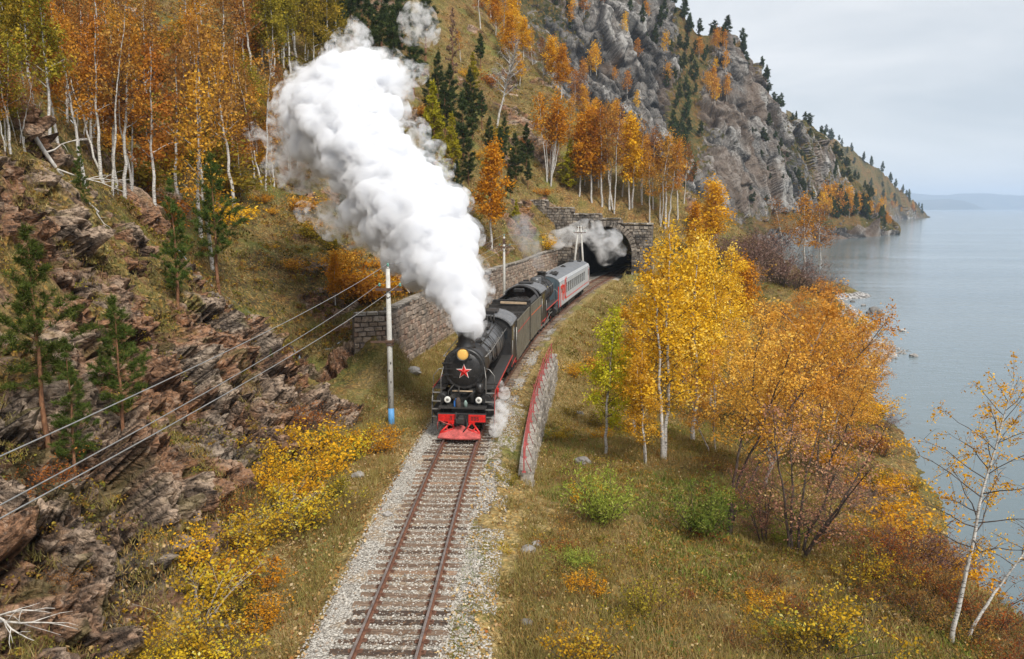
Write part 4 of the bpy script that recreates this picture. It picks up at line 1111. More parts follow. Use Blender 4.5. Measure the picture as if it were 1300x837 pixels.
# ---- shrubs along the line and on the mound
left_shrubs = [(442, 585, 62), (410, 600, 66), (388, 618, 72), (420, 632, 60), (362, 640, 76), (345, 668, 78), (378, 672, 66), (322, 700, 80), (352, 715, 66), (300, 735, 84), (330, 748, 70), (268, 760, 84), (300, 782, 76), (330, 800, 60), (245, 800, 80), (275, 830, 82), (222, 838, 66), (310, 838, 60), (190, 850, 58), (240, 720, 60), (455, 566, 48),
               (400, 570, 50), (345, 620, 56), (290, 690, 60), (160, 858, 52), (260, 870, 80), (312, 880, 70), (372, 600, 60), (470, 575, 36), (120, 870, 40)]
left_shrubs = [a for i, a in enumerate(left_shrubs) if i % 9 != 8]
wo_ = nth([-a[1] for a in left_shrubs])
for i, (px, py, H) in enumerate(left_shrubs):
    put_px(SB[(0, 3, 1, 2, 3, 4, 0, 1)[i % 8]], 'shrub', 'shrub', px + rnd_.uniform(-6, 6), py, py - H * rnd_.uniform(.7, 1.1), 'leafy yellow shrub between rock cutting and ballast, ' + wo_[i] + ' from the bottom of the picture', 'yellow shrubs along the foot of the rock cutting', wide=1.25)
for i, (px, py, H, lab) in enumerate(((295, 655, 46, 'orange brown shrub against the foot of the rock face'), (62, 625, 48, 'dark red shrub growing in the rock face under the tall pine'), (80, 750, 34, 'rusty tuft of shrub low on the rock face at the left edge'), (390, 545, 40, 'rusty shrub at the tip of the rock cutting'), (440, 540, 34, 'orange shrub near the blue foot of the pole'))):
    put_px(SR[i % 2], 'shrub', 'shrub', px, py, py - H, lab, wide=1.3)
put_px(SG[1], 'shrub', 'shrub', 765, 664, 590, 'feathery yellow green willow shrub on the grassy mound', wide=1.0)
put_px(SG[0], 'shrub', 'shrub', 886, 680, 606, 'dense green willow shrub beside the dark post', wide=.9)
put_px(SB[0], 'shrub', 'shrub', 1040, 828, 745, 'yellow leaved bush at the bottom right in front of the lake bank', wide=1.25)
put_px(SB[2], 'shrub', 'shrub', 1000, 835, 772, 'olive yellow bush left of the yellow one at the bottom right', wide=1.2)
put_px(SB[1], 'shrub', 'shrub', 742, 850, 785, 'yellow shrub at the bottom edge right of the track', wide=1.3)
put_px(SB[2], 'shrub', 'shrub', 822, 782, 722, 'olive yellow shrub in the middle of the leaf strewn mound', wide=1.0)
put_px(SB[0], 'shrub', 'shrub', 1105, 745, 695, 'small yellow orange bush under the purple tree', wide=1.1)
rusts = ((1085, 700), (1120, 712), (1145, 722), (1165, 738), (1190, 752), (1215, 770), (1240, 790), (1262, 800), (1285, 812), (1130, 740), (1180, 790), (1250, 830), (1150, 770), (1060, 690), (1225, 810), (1290, 835), (1100, 760), (1270, 850), (940, 700), (870, 760), (790, 720), (715, 700), (905, 800), (850, 830), (690, 760), (960, 760))
wo_ = nth([a[0] for a in rusts])
for i, (px, py) in enumerate(rusts):
    put_px(SR[i % 2], 'shrub', 'shrub', px, py, py - rnd_.uniform(26, 46) * (1 if px > 1000 else .6), 'low rust red shrub on the lakeside mound, ' + wo_[i] + ' from the left', 'rust red shrubs on the lakeside mound', wide=1.2)
for i in range(54):
    Yb = rnd_.uniform(20, 72); xs_ = np.interp(Yb, [a for a, b in SHORE], [b for a, b in SHORE]); Xb = xs_ - rnd_.uniform(.8, 6.5)
    put(rnd_.choice(SR + SO + [SP, SR[0]]), 'shrub', 'shrub', (Xb, Yb, g1(Xb, Yb) - .1), rnd_.uniform(.7, 1.7), 'low autumn shrub on the steep bank just above the lake', 'shrubs on the lake bank', wide=1.35)
for i in range(46):
    px = rnd_.uniform(640, 1180); py = rnd_.uniform(600, 835)
    if py < 560 + max(0, px - 900) * .55: continue
    put_px(rnd_.choice([SR[0], SR[1], SB[0], SB[3], SB[2], SG[1], SR[0]]), 'shrub', 'shrub', px, py, py - rnd_.uniform(14, 34), 'small autumn shrub scattered in the grass of the right foreground', 'small shrubs of the right foreground', wide=1.35)
for i, (px, py, H, pr) in enumerate(((425, 392, 70, BG[0]), (455, 372, 40, SO[2]), (470, 385, 46, SO[0]), (492, 380, 42, SO[2]), (520, 372, 34, SO[0]), (545, 362, 26, SR[1]), (508, 350, 30, SO[2]), (440, 350, 36, SO[0]))):
    if pr is BG[0]: put_px(pr, 'birch', 'birch', px, py, py - H, 'small golden birch growing on the dark rock outcrop')
    else: put_px(pr, 'shrub', 'shrub', px, py, py - H, 'autumn shrub on the rim of the stone retaining wall', 'shrubs above the retaining wall', wide=1.3)
put_px(SO[2], 'shrub', 'shrub', 692, 322, 302, 'yellow shrub growing on the wing wall left of the tunnel')
for i in range(70):
    px = rnd_.uniform(300, 720); py = rnd_.uniform(100, 350)
    if py > 350 - max(0, px - 560) * .6 or py < 60: continue
    put_px(rnd_.choice(SO + [SR[0]]), 'shrub', 'shrub', px, py, py - rnd_.uniform(8, 20), 'small low shrub dotted on the grassy hillside', 'low shrubs on the grassy hillside', wide=1.5)
for i in range(34):
    px = rnd_.uniform(705, 830); py = rnd_.uniform(400, 560)
    if px < 705 + (560 - py) * .28: continue
    put_px(rnd_.choice(SO + SR + SB), 'shrub', 'shrub', px, py, py - rnd_.uniform(10, 26), 'low shrub on the embankment slope between railing and birches', 'low shrubs on the embankment', wide=1.3)
# ---- trees on the cliffs
def on_sheet(Pg, tags, U, u, v):
    j = int(np.argmin(np.abs(U - u))); i = int(np.argmin(np.abs(tags - v)))
    return Pg[i, j].copy()
rc = random.Random(77)
for i in range(64):
    u = rc.uniform(835, 1110); p_ = on_sheet(CL, CLv, CLu, u, 3.97 + rc.uniform(-.10, .06)); p_[2] -= .6
    put(FARP[i % 2], 'pine', 'pine', p_, rc.uniform(4, 11) * (1 if u < 1040 else .8), 'small dark pine on the crest of the grey cliff', 'pines on the cliff crest', wide=rc.uniform(.9, 1.7))
for i in range(70):
    v = rc.uniform(2.3, 3.9); u = 868 + (v - 3) * 14 + rc.gauss(0, 9) if i % 2 else rc.uniform(640, 860)
    p_ = on_sheet(CL, CLv, CLu, u, v if i % 2 else rc.uniform(3.2, 3.8)); p_[2] -= .8
    put(FARP[i % 2], 'pine', 'pine', p_, rc.uniform(6, 12), 'dark pine in the gully and ledges of the grey cliff', 'pines on the cliff face')
for i in range(56):
    if i < 18: u, v = rc.gauss(906, 13), rc.uniform(3.2, 3.85)
    else: u, v = rc.uniform(630, 860), rc.uniform(2.9, 3.75)
    p_ = on_sheet(CL, CLv, CLu, u, v); p_[2] -= .8
    put(FARB[i % 2], 'birch', 'birch', p_, rc.uniform(7, 12), 'orange birch clinging to the ledges of the grey cliff', 'birches on the cliff face')
for i in range(60):
    u = rc.choice((965, 985, 1010, 1035, 1060, 1085)) + rc.gauss(0, 9); v = rc.choice((2.3, 2.6, 3.0, 3.3)) + rc.gauss(0, .16)
    p_ = on_sheet(CL, CLv, CLu, u, v); p_[2] -= .6
    put(FARP[i % 2], 'pine', 'pine', p_, rc.uniform(2.5, 7), 'small pine scattered over the right slope of the cliff', 'pines on the right slope of the cliff', wide=rc.uniform(1.1, 2.0))
for i in range(44):
    u = rc.uniform(1040, 1132); v = rc.uniform(1.1, 2.15)
    p_ = on_sheet(CL, CLv, CLu, u, v); p_[2] -= .4
    k = rc.random()
    put(FARB[i % 2] if k < .7 else FARP[0], 'birch' if k < .7 else 'pine', 'birch' if k < .7 else 'pine', p_, rc.uniform(9, 17) * (1 - max(0, u - 1095) / 70), 'autumn birch on the low terrace at the foot of the cliff' if k < .7 else 'green pine on the low terrace at the foot of the cliff', 'trees on the shore terrace')
for i in range(44):
    u = rc.uniform(1042, 1172); v = rc.uniform(.93, 1.02) if i < 26 else rc.uniform(.25, .9)
    p_ = on_sheet(HB, HBv, HBu, u, v); p_[2] -= .8
    put(FARP[i % 2], 'pine', 'pine', p_, rc.uniform(9, 16), 'tiny dark pine on the distant second headland', 'pines on the second headland')
for i in range(14):
    u = rc.uniform(1110, 1160); p_ = on_sheet(HB, HBv, HBu, u, rc.uniform(.15, .45))
    put(FARB[0], 'birch', 'birch', p_, rc.uniform(9, 14), 'tiny orange birch at the foot of the second headland', 'birches on the second headland')

# ---- ground plants nobody could count
def tufts(name, n, region, size, leaf, seed, per=5, width=.16, spread=.5):
    rng = np.random.default_rng(seed)
    P = region(rng, n)
    P = P[: n]
    m = len(P)
    base = P[:, None, :] + rng.normal(size=(m, per, 3)) * size * .35 * np.array([1, 1, 0])
    d = rng.normal(size=(m, per, 3)) * spread; d[:, :, 2] = 1
    d /= np.linalg.norm(d, axis=2)[:, :, None]
    L = size * rng.uniform(.5, 1.3, (m, per, 1)) * rng.uniform(.6, 1.3, (m, 1, 1))
    sd = rng.normal(size=(m, per, 3)); sd[:, :, 2] = 0
    sd /= np.linalg.norm(sd, axis=2)[:, :, None] + 1e-9
    V = np.stack([base - sd * size * width * .5, base + sd * size * width * .5, base + d * L], 2).reshape(-1, 3)
    F = np.arange(len(V)).reshape(-1, 3)
    rnd = np.clip(.6 * (fbm(P * .5, 3, seed) * .8 + .5) + .4 * rng.uniform(0, 1, m), 0, 1)
    rnd = np.repeat(np.clip(rnd[:, None] + rng.normal(size=(m, per)) * .12, 0, 1).ravel(), 3)
    return tag(link(name, mesh_np(name, V, F, LM[leaf], attrs={'rnd': rnd})), kind='stuff')
def reg(y0, y1, s0, s1, power=1.0, zmin=-5.2, keep=None):
    def f(rng, n):
        Y = y0 * (y1 / y0) ** rng.uniform(0, 1, n * 2)
        s = rng.uniform(0, 1, n * 2) * (s1 - s0) + s0
        X = track_x(Y) + s
        Z = ground(X, Y)
        k = Z > zmin
        if keep is not None: k &= keep(X, Y, Z, s)
        return np.stack([X, Y, Z - .02], 1)[k][:n]
    return f
def vis(X, Y, Z): 
    z = Y * CT + (CAMZ - Z) * ST
    px = 650 + FPX * X / z
    return (px > -60) & (px < 1360)
tufts('grass', 26000, reg(14, 56, 2.3, 17, keep=lambda X, Y, Z, s: vis(X, Y, Z) & ((s > 3.3) | (rnd_np(len(X)) < .35))), .20, 'grass', 801, per=5) if False else None
def patch(X, Y, sc, th, seed): return fbm(np.stack([X, Y, np.zeros_like(X)], 1) * sc, 3, seed) > th
tufts('grass', 36000, reg(14, 60, 2.4, 19, keep=lambda X, Y, Z, s: vis(X, Y, Z) & ((s > 3.2) | patch(X, Y, .9, .12, 5))), .30, 'grass', 801, per=6, width=.10, spread=.7)
tufts('grass', 15000, reg(14, 60, -7.2, -2.3, keep=lambda X, Y, Z, s: vis(X, Y, Z) & ((s < -2.6) | patch(X, Y, 1.2, .2, 6))), .19, 'grass', 802, per=5)
tufts('grass', 16000, reg(56, 122, -7.2, 9, keep=lambda X, Y, Z, s: vis(X, Y, Z) & (np.abs(s) > 2.3)), .30, 'grass', 803, per=4)
tufts('grass', 26000, reg(48, 200, -70, -8.5, keep=lambda X, Y, Z, s: vis(X, Y, Z) & (Z > .4)), .42, 'grass', 804, per=4)
tufts('grass', 12000, reg(60, 150, 3, 50, keep=lambda X, Y, Z, s: vis(X, Y, Z)), .40, 'grass', 805, per=4)
tufts('weeds', 900, reg(14, 48, 1.45, 3.0, keep=lambda X, Y, Z, s: patch(X, Y, .8, .22, 8)), .13, 'green', 806, per=7, spread=.9)
tufts('tall_grass', 3200, reg(15, 56, 3.0, 15, keep=lambda X, Y, Z, s: patch(X, Y, .22, .02, 19)), .50, 'grass', 821, per=6, width=.035, spread=.6)
tufts('tall_grass', 2500, reg(18, 56, -6.8, -2.8, keep=lambda X, Y, Z, s: patch(X, Y, .25, -.05, 20)), .5, 'grass', 822, per=7, width=.04, spread=.5)
tufts('weeds', 4200, reg(15, 50, 3.4, 17, keep=lambda X, Y, Z, s: patch(X, Y, .30, .08, 9)), .24, 'green', 807, per=7, spread=.9, width=.3)
def litter(name, n, region, size, seed):
    rng = np.random.default_rng(seed)
    P = region(rng, n); P[:, 2] += rng.uniform(.03, .14, len(P))
    V, F = leaf_cards(P, size, rng, .0, .75)
    return tag(link(name, mesh_np(name, V, F, LM['litter'], attrs={'rnd': np.repeat(rng.uniform(0, 1, len(P)), 4)})), kind='stuff')
litter('fallen_leaves', 22000, reg(14, 62, 1.2, 17, keep=lambda X, Y, Z, s: vis(X, Y, Z) & patch(X, Y, .35, -.12, 15)), .085, 811)
litter('fallen_leaves', 9000, reg(14, 62, -7, -2.0, keep=lambda X, Y, Z, s: vis(X, Y, Z)), .09, 812)

def brush(name, n, region, size, leaves_per, lsize, leaf, seed):
    rng = np.random.default_rng(seed)
    P = region(rng, n); m_ = len(P)
    sz = size * rng.uniform(.5, 1.6, m_)
    k = leaves_per
    d = rng.normal(size=(m_, k, 3)); d /= np.linalg.norm(d, axis=2)[:, :, None]
    d *= rng.uniform(.3, 1, (m_, k, 1)) ** .5
    d[:, :, 2] = np.abs(d[:, :, 2]) * .9
    Q = P[:, None, :] + d * sz[:, None, None] * np.array([1, 1, 1.0])
    V, F = leaf_cards(Q.reshape(-1, 3), lsize, rng, .1)
    rnd = np.clip(np.repeat(rng.uniform(0, 1, m_), k) * .65 + rng.uniform(0, .35, m_ * k), 0, 1)
    return tag(link(name, mesh_np(name, V, F, LM[leaf], attrs={'rnd': np.repeat(rnd, 4)})), kind='stuff')
LM['scrub'] = leaf_mat('mixed_scrub_leaves', [(0, (.05, .035, .018)), (.2, (.12, .095, .025)), (.4, (.20, .19, .04)), (.55, (.33, .18, .035)), (.7, (.16, .07, .03)), (.85, (.46, .31, .06)), (1, (.26, .28, .06))])
rocky = lambda X, Y, Z, s: vis(X, Y, Z) & (Z > .8)
brush('rock_scrub', 420, reg(13, 47, -22, -7.2, keep=rocky), .28, 46, .075, 'scrub', 831)
tufts('rock_grass', 9000, reg(13, 47, -24, -7.0, keep=lambda X, Y, Z, s: vis(X, Y, Z) & patch(X, Y, .4, .02, 33)), .26, 'grass', 832, per=6, width=.09, spread=.7)
brush('hillside_scrub', 3400, reg(48, 190, -75, -9, keep=lambda X, Y, Z, s: vis(X, Y, Z) & (Z > .6)), .55, 34, .20, 'scrub', 833)
brush('spur_scrub', 800, reg(62, 150, 3.5, 55, keep=lambda X, Y, Z, s: vis(X, Y, Z) & (Z > LAKE + .8)), .5, 34, .18, 'scrub', 834)
brush('bank_scrub', 520, reg(18, 62, 9, 26, keep=lambda X, Y, Z, s: vis(X, Y, Z) & (Z > LAKE + .3) & (Z < -2.0)), .40, 44, .10, 'scrub', 835)
brush('mound_scrub', 700, reg(15, 50, 3.6, 16, keep=lambda X, Y, Z, s: patch(X, Y, .25, -.05, 36)), .34, 46, .075, 'scrub', 836)
brush('rusty_growth', 500, reg(15, 46, 4.2, 17, keep=lambda X, Y, Z, s: patch(X, Y, .3, .05, 38)), .24, 44, .07, 'rust', 837)
# ================================================================== railway line
def wood_mat():
    m = mat_new('weathered_timber'); t = NT(m)
    o = t.obj(); r = t.orand()
    g = t.noise(t.map(o, (3, 26, 26)), 1.0, 6, .7, .4)
    sp = t.noise(o, 7, 4, .7)
    c = t.ramp(g, [(.32, (.040, .029, .022)), (.46, (.16, .115, .085)), (.60, (.26, .195, .15)), (.75, (.42, .34, .275))])
    dark = t.ramp(r, [(.0, (.22, .22, .24)), (.2, (.5, .48, .47)), (.45, (.85, .80, .75)), (.75, (1, .97, .92)), (1, (1.4, 1.2, 1.0))])
    c = t.mix(1.0, c, dark, 'MULTIPLY')
    c = t.mix(t.ramp(sp, [(.52, (0, 0, 0)), (.70, (.7, .7, .7))]), c, (.28, .16, .085))
    t.pbsdf(Base_Color=c, Roughness=.9, Specular_IOR_Level=.2, Normal=t.bump(g, .6, .02))
    return m
def rail_mat():
    m = mat_new('rusty_rail'); t = NT(m)
    o = t.obj()
    n = t.noise(o, 6, 5, .7)
    c = t.ramp(n, [(.3, (.055, .025, .015)), (.5, (.15, .062, .034)), (.7, (.24, .11, .06))])
    t.pbsdf(Base_Color=c, Roughness=.8, Normal=t.bump(n, .3, .01))
    return m
TIMBER = wood_mat(); RAIL = rail_mat()
SHINE = simple_mat('polished_rail_head', (.33, .27, .24), .38, .8, .35, 3)
RUST = simple_mat('rusty_iron', (.13, .06, .035), .85, 0, .4, 8)
track = tag(empty('railway_track', (float(track_x(20)), 20, -.2)), kind='structure')
Minv = Matrix.Translation((-float(track_x(20)), -20, .2))
def tchild(name, me):
    o = link(name, me, track); o.matrix_parent_inverse = Minv; return o
ls = np.concatenate([np.arange(L_AT(9), L_AT(60), .6), np.arange(L_AT(60), L_AT(172), 1.5)])
prof = [(-.075, -.18), (.075, -.18), (.075, -.165), (.012, -.145), (.012, -.045), (.037, -.035), (.037, -.004), (.028, 0), (-.028, 0), (-.037, -.004), (-.037, -.035), (-.012, -.045), (-.012, -.145), (-.075, -.165)]
for side in (-1, 1):
    V = []
    for l in ls:
        X, Y, h = track_at(l)
        rx, ry = math.sin(h), -math.cos(h)
        for a, z in prof: V.append((X + rx * (side * .80 + a), Y + ry * (side * .80 + a), z))
    n = len(prof); F = []; M = []
    for j in range(len(ls) - 1):
        for k in range(n):
            F.append((j * n + k, j * n + (k + 1) % n, (j + 1) * n + (k + 1) % n, (j + 1) * n + k)); M.append(1 if k in (6, 7, 8) else 0)
    tchild('rail', mesh_np('rail', np.array(V), np.array(F), [RAIL, SHINE], M))
sl_meshes = []
rs = random.Random(9)
for k in range(8):
    b = MB()
    n = 7
    V = []
    for i in range(n):
        x = -1.37 + 2.74 * i / (n - 1)
        for (y, z) in ((-.125, -.17), (-.125, -.012), (-.108, 0), (.108, 0), (.125, -.012), (.125, -.17)):
            V.append((x + (rs.uniform(-.03, .03) if i in (0, n - 1) else 0), y + rs.uniform(-.008, .008), z + rs.uniform(-.009, .006)))
    F = [tuple(range(6))[::-1], tuple((n - 1) * 6 + q for q in range(6))]
    for i in range(n - 1):
        for j in range(6): F.append((i * 6 + j, i * 6 + (j + 1) % 6, (i + 1) * 6 + (j + 1) % 6, (i + 1) * 6 + j))
    b.add(V, F); sl_meshes.append(b.mesh('sleeper', TIMBER))
fast = MB()
l = L_AT(10.0)
i = 0
while l < L_AT(146):
    X, Y, h = track_at(l)
    o = link('sleeper', sl_meshes[rs.randrange(8)], track); o.matrix_parent_inverse = Minv
    off = rs.uniform(-.10, .10)
    o.location = (X + math.sin(h) * off, Y - math.cos(h) * off, -.181 + rs.uniform(-.03, .0))
    o.rotation_euler = (0, 0, h - math.pi / 2 + rs.gauss(0, .022))
    if Y < 62 or Y > 100:
        for s in (-.8, .8):
            c = np.array([X + math.sin(h) * s, Y - math.cos(h) * s, -.176])
            fast.box(c, (.36, .17, .022), rotz(h - math.pi / 2))
            if Y < 40:
                for q in (-.11, .11):
                    fast.box(c + np.array([math.sin(h) * q, -math.cos(h) * q, .03]), (.05, .06, .05), rotz(h - math.pi / 2))
    l += .492 + rs.gauss(0, .012); i += 1
o = fast.build('tie_plates', RUST, track); o.matrix_parent_inverse = Minv; o['kind'] = 'stuff'
# ballast stones
def stone_mat(name, stops, sc=8):
    m = mat_new(name); t = NT(m)
    o = t.pos()
    n = t.noise(o, sc, 5, .65)
    c = t.ramp(t.attr('rnd'), stops)
    c = t.mix(t.ramp(n, [(.35, (.6, .6, .6)), (.6, (0, 0, 0))]), c, (.10, .085, .07))
    t.pbsdf(Base_Color=c, Roughness=.92, Specular_IOR_Level=.2, Normal=t.bump(n, .4, .03))
    return m
BALLAST = stone_mat('ballast_stone', [(0, (.25, .225, .19)), (.3, (.44, .405, .35)), (.6, (.55, .515, .455)), (.85, (.65, .62, .56)), (1, (.36, .24, .15))])
def pebbles(name, P, size, mat, rng, flat=.7):
    n = len(P)
    octa = np.array([(1, 0, 0), (-1, 0, 0), (0, 1, 0), (0, -1, 0), (0, 0, 1), (0, 0, -1.0)])
    fo = np.array([(0, 2, 4), (2, 1, 4), (1, 3, 4), (3, 0, 4), (2, 0, 5), (1, 2, 5), (3, 1, 5), (0, 3, 5)])
    s = size * rng.uniform(.5, 1.5, (n, 1, 1))
    V = octa[None] * rng.uniform(.6, 1.25, (n, 6, 3)) * s * .5
    a = rng.uniform(0, 6.28, n); c_, s_ = np.cos(a)[:, None], np.sin(a)[:, None]
    V = np.stack([V[:, :, 0] * c_ - V[:, :, 1] * s_, V[:, :, 0] * s_ + V[:, :, 1] * c_, V[:, :, 2] * flat], 2) + P[:, None, :]
    F = (fo[None] + np.arange(n)[:, None, None] * 6).reshape(-1, 3)
    return tag(link(name, mesh_np(name, V.reshape(-1, 3), F, mat, attrs={'rnd': np.repeat(rng.uniform(0, 1, n), 6)})), kind='stuff')
rng = np.random.default_rng(55)
Y = 12 * (44 / 12) ** rng.uniform(0, 1, 30000); s = np.where(rng.uniform(0, 1, 30000) < .62, rng.uniform(-2.25, 1.5, 30000), rng.uniform(1.3, 2.6, 30000))
k = (s < 1.5) | (fbm(np.stack([s, Y, s * 0], 1) * .9, 3, 77) > -.15)
X = track_x(Y) + s
P = np.stack([X, Y, ground(X, Y) + rng.uniform(-.005, .03, len(X))], 1)[k]
pebbles('ballast_gravel', P, .07, BALLAST, rng)
# boulders and loose stones of the place
GREYST = stone_mat('lake_stone', [(0, (.16, .15, .14)), (.5, (.34, .32, .30)), (1, (.56, .53, .50))], 3)
for (y0, y1, n, sz) in ((78, 136, 1500, .55),):
    Y = rng.uniform(y0, y1, n * 3)
    xs = np.interp(Y, [a for a, b in SHORE], [b for a, b in SHORE])
    X = xs + rng.normal(-1.8, 1.9, n * 3)
    Z = ground(X, Y)
    k = (Z < LAKE + 1.5) & (Z > LAKE - .4)
    P = np.stack([X, Y, Z + .05], 1)[k][:n]
    pebbles('beach_stones', P, sz, GREYST, rng)
def boulder(name, loc, size, label, mat, seed, cat='rock', group=None):
    import bmesh
    bm = bmesh.new(); bmesh.ops.create_icosphere(bm, subdivisions=3, radius=1.0)
    me = bpy.data.meshes.new(name); bm.to_mesh(me); bm.free()
    co = np.empty(len(me.vertices) * 3, np.float32); me.vertices.foreach_get('co', co); co = co.reshape(-1, 3).astype(float)
    f, e = facets(co * 1.1 + seed * 7.3, seed, 1.0)
    co *= (1 + .28 * f + .1 * fbm(co * 3 + seed, 3, seed))[:, None]
    co *= np.array(size) * .5
    me.vertices.foreach_set('co', co.astype(np.float32).ravel()); me.materials.append(mat)
    at = me.attributes.new('rnd', 'FLOAT', 'POINT'); at.data.foreach_set('value', np.full(len(co), (seed * .37) % 1, np.float32))
    me.update()
    o = link(name, me); o.location = tuple(loc)
    return tag(o, label, cat, group)
q = WZ(1110, 396, LAKE + .25); boulder('boulder', q, (2.2, 1.6, 1.5), 'dark boulder standing alone in the lake off the stony beach', GREYST, 3)
for i, (px, py) in enumerate(((1082, 383), (1096, 388), (1124, 400), (1100, 403), (1160, 452), (1146, 420))):
    q = WZ(px, py, LAKE + .05); boulder('rock', q, (.9, .7, .5), 'small stone breaking the water beside the stony beach', GREYST, 11 + i, group='stones in the shallow water')
for i, (px, py, sz, lab) in enumerate(((670, 702, .5, 'grey stone lying in the grass right of the ballast'), (682, 694, .35, 'pale small stone beside the grey one right of the ballast'), (740, 590, .8, 'grey rock in the grass at the end of the viaduct wall'), (455, 606, .5, 'pale rock at the edge of the yellow shrubs'), (525, 474, 1.0, 'flat grey rock in the grass at the foot of the retaining wall'), (735, 527, .6, 'whitish rock on the embankment slope left of the green birch'), (492, 655, .35, 'small pale stone near the left ballast edge'), (668, 792, .3, 'small white stone in the grass near the bottom'))):
    q, z = hit(px, py); boulder('rock', q + np.array([0, 0, sz * .15]), (sz, sz * .8, sz * .6), lab, GREYST, 31 + i)
# dark timber post on the mound
q, z = hit(925, 680)
b = MB(); b.tube([(0, 0, -.3), (.02, 0, .4), (.10, .02, 1.18)], [.13, .12, .10], 8); b.box((.17, .03, .75), (.05, .16, .4))
po = b.build('wooden_post', BARK_D); po.location = tuple(q); tag(po, 'dark rotten timber post leaning beside the dense green willow shrub', 'post')
# ---- dead fallen birch on the left crest and the dead branch at the bottom left
DEADW = bark_mat('dead_wood', (.34, .31, .27), (.55, .51, .46), (.68, .64, .59))
wd = Wood()
A, _ = hit(125, 272); 
A = A + np.array([0, 0, .1]); B = W(-8, 82, 33.5)
rg = np.random.default_rng(3)
t_ = np.linspace(0, 1, 10)[:, None]
P = A * (1 - t_) + B * t_ + np.array([0, 0, 1.0]) * (-.9 * np.sin(t_ * math.pi)) * .9
wd.tube(P, np.linspace(.06, .13, 10), 7, 0)
for (u, dv, L) in ((.35, (.9, .2, .25), 2.6), (.45, (1, .1, -.15), 3.0), (.62, (.7, .3, .5), 2.0), (.2, (-.3, -.2, -.6), 1.6), (.5, (-.2, -.2, -.8), 1.8), (.75, (.3, 0, .9), 1.8), (.15, (.5, 0, -.7), 1.2)):
    dv = np.array(dv) / np.linalg.norm(dv); q = P[int(u * 9)]
    Q = limb_path(q, dv, L, -.1, .1, rg); wd.tube(Q, np.linspace(.045, .008, len(Q)), 5, 0)
    for j in range(3):
        d2 = dv + rg.normal(size=3) * .6; d2 /= np.linalg.norm(d2); wd.tube(limb_path(Q[2 + j], d2, L * .4, 0, .1, rg, 4), [.018, .012, .008, .004], 4, 0)
tag(link('fallen_birch', wd.mesh('fallen_birch', [DEADW])), 'dead white birch trunk lying aslant down the rock crest at the left edge', 'dead tree')
wd = Wood(); A, _ = hit(-20, 800); A = A + np.array([0, 0, .2])
for (dv, L) in (((1, -.25, .06), 2.2), ((1, -.1, .25), 1.6), ((1, -.5, -.1), 1.7)):
    dv = np.array(dv) / np.linalg.norm(dv); Q = limb_path(A, dv, L, .05, .1, rg, 8); wd.tube(Q, np.linspace(.035, .006, 8), 5, 0)
    for j in range(4):
        d2 = dv + rg.normal(size=3) * .5; d2 /= np.linalg.norm(d2); wd.tube(limb_path(Q[2 + j], d2, L * .35, 0, .1, rg, 4), [.014, .01, .007, .003], 4, 0)
tag(link('dead_branch', wd.mesh('dead_branch', [DEADW])), 'bare grey branch sticking out of the rock at the bottom left corner', 'branch')
# ---- fallen birches tangled behind the retaining wall
for i, (pts, r) in enumerate(((((480, 305, 66), (500, 345, 62), (520, 372, 60)), .07), (((495, 300, 72), (530, 335, 66), (575, 360, 64)), .08))):
    wd = Wood()
    P = np.array([W(*a) for a in pts]); P = np.array([[np.interp(u, [0, .5, 1], P[:, c]) for c in range(3)] for u in np.linspace(0, 1, 9)])
    P[:, 2] = np.maximum(P[:, 2], ground(P[:, 0], P[:, 1]) + .12)
    wd.tube(P, np.linspace(r, r * .4, 9), 6, 0)
    for j in range(5):
        d2 = rg.normal(size=3); d2[2] = abs(d2[2]); d2 /= np.linalg.norm(d2); wd.tube(limb_path(P[1 + j], d2, 1.6, 0, .1, rg, 5), [.035, .025, .016, .01, .005], 4, 0)
    tag(link('fallen_birch', wd.mesh('fallen_birch', [DEADW])), ('white dead birch hanging down the slope behind the front pole', 'longer white dead birch lying above the retaining wall')[i], 'dead tree')
# ================================================================== the train
BLACK = simple_mat('black_engine_paint', (.016, .016, .017), .42, 0, .4, 3, .12, (.05, .045, .04))
SOOT = simple_mat('sooty_iron', (.022, .021, .020), .65, 0, .5, 5, .3, (.06, .05, .042))
BOILER = simple_mat('boiler_steel', (.105, .108, .113), .36, .25, .45, 1.6, .12, (.14, .135, .13))
ROOFM = simple_mat('cab_roof_paint', (.19, .195, .205), .5, .1, .3, 2.0, .12, (.05, .05, .05))
RED = simple_mat('signal_red_paint', (.62, .012, .010), .42, 0, .3, 5, .2, (.22, .03, .02))
PINKRED = simple_mat('faded_red_paint', (.50, .085, .075), .6, 0, .45, 5, .3, (.12, .06, .05))
REDLINE = simple_mat('red_lining', (.50, .05, .04), .5, 0, .2, 4)
ORLINE = simple_mat('orange_lining', (.75, .13, .03), .5, 0, .2, 4)
WHITEP = simple_mat('white_ring_paint', (.74, .73, .68), .5, 0, .15, 5)
OLIVE = simple_mat('dusty_olive_side', (.125, .112, .078), .62, 0, .35, 1.4, .2, (.20, .18, .14))
GREYST2 = simple_mat('worn_steel', (.30, .29, .27), .45, .6, .3, 5)
TAN = simple_mat('tan_timber_plank', (.42, .31, .20), .8, 0, .3, 6)
BLUEP = simple_mat('blue_valve_paint', (.02, .13, .42), .5)
GLASSG = simple_mat('green_glass_jar', (.20, .27, .24), .2, 0, .2, 6)
RUSTB = simple_mat('rusty_bunker_plate', (.060, .042, .034), .85, 0, .5, 3, .4, (.11, .075, .055))
DARKGL = simple_mat('dark_window_glass', (.020, .024, .028), .08, 0, .2, 2, .02)
m = mat_new('lamp_glass'); t = NT(m)
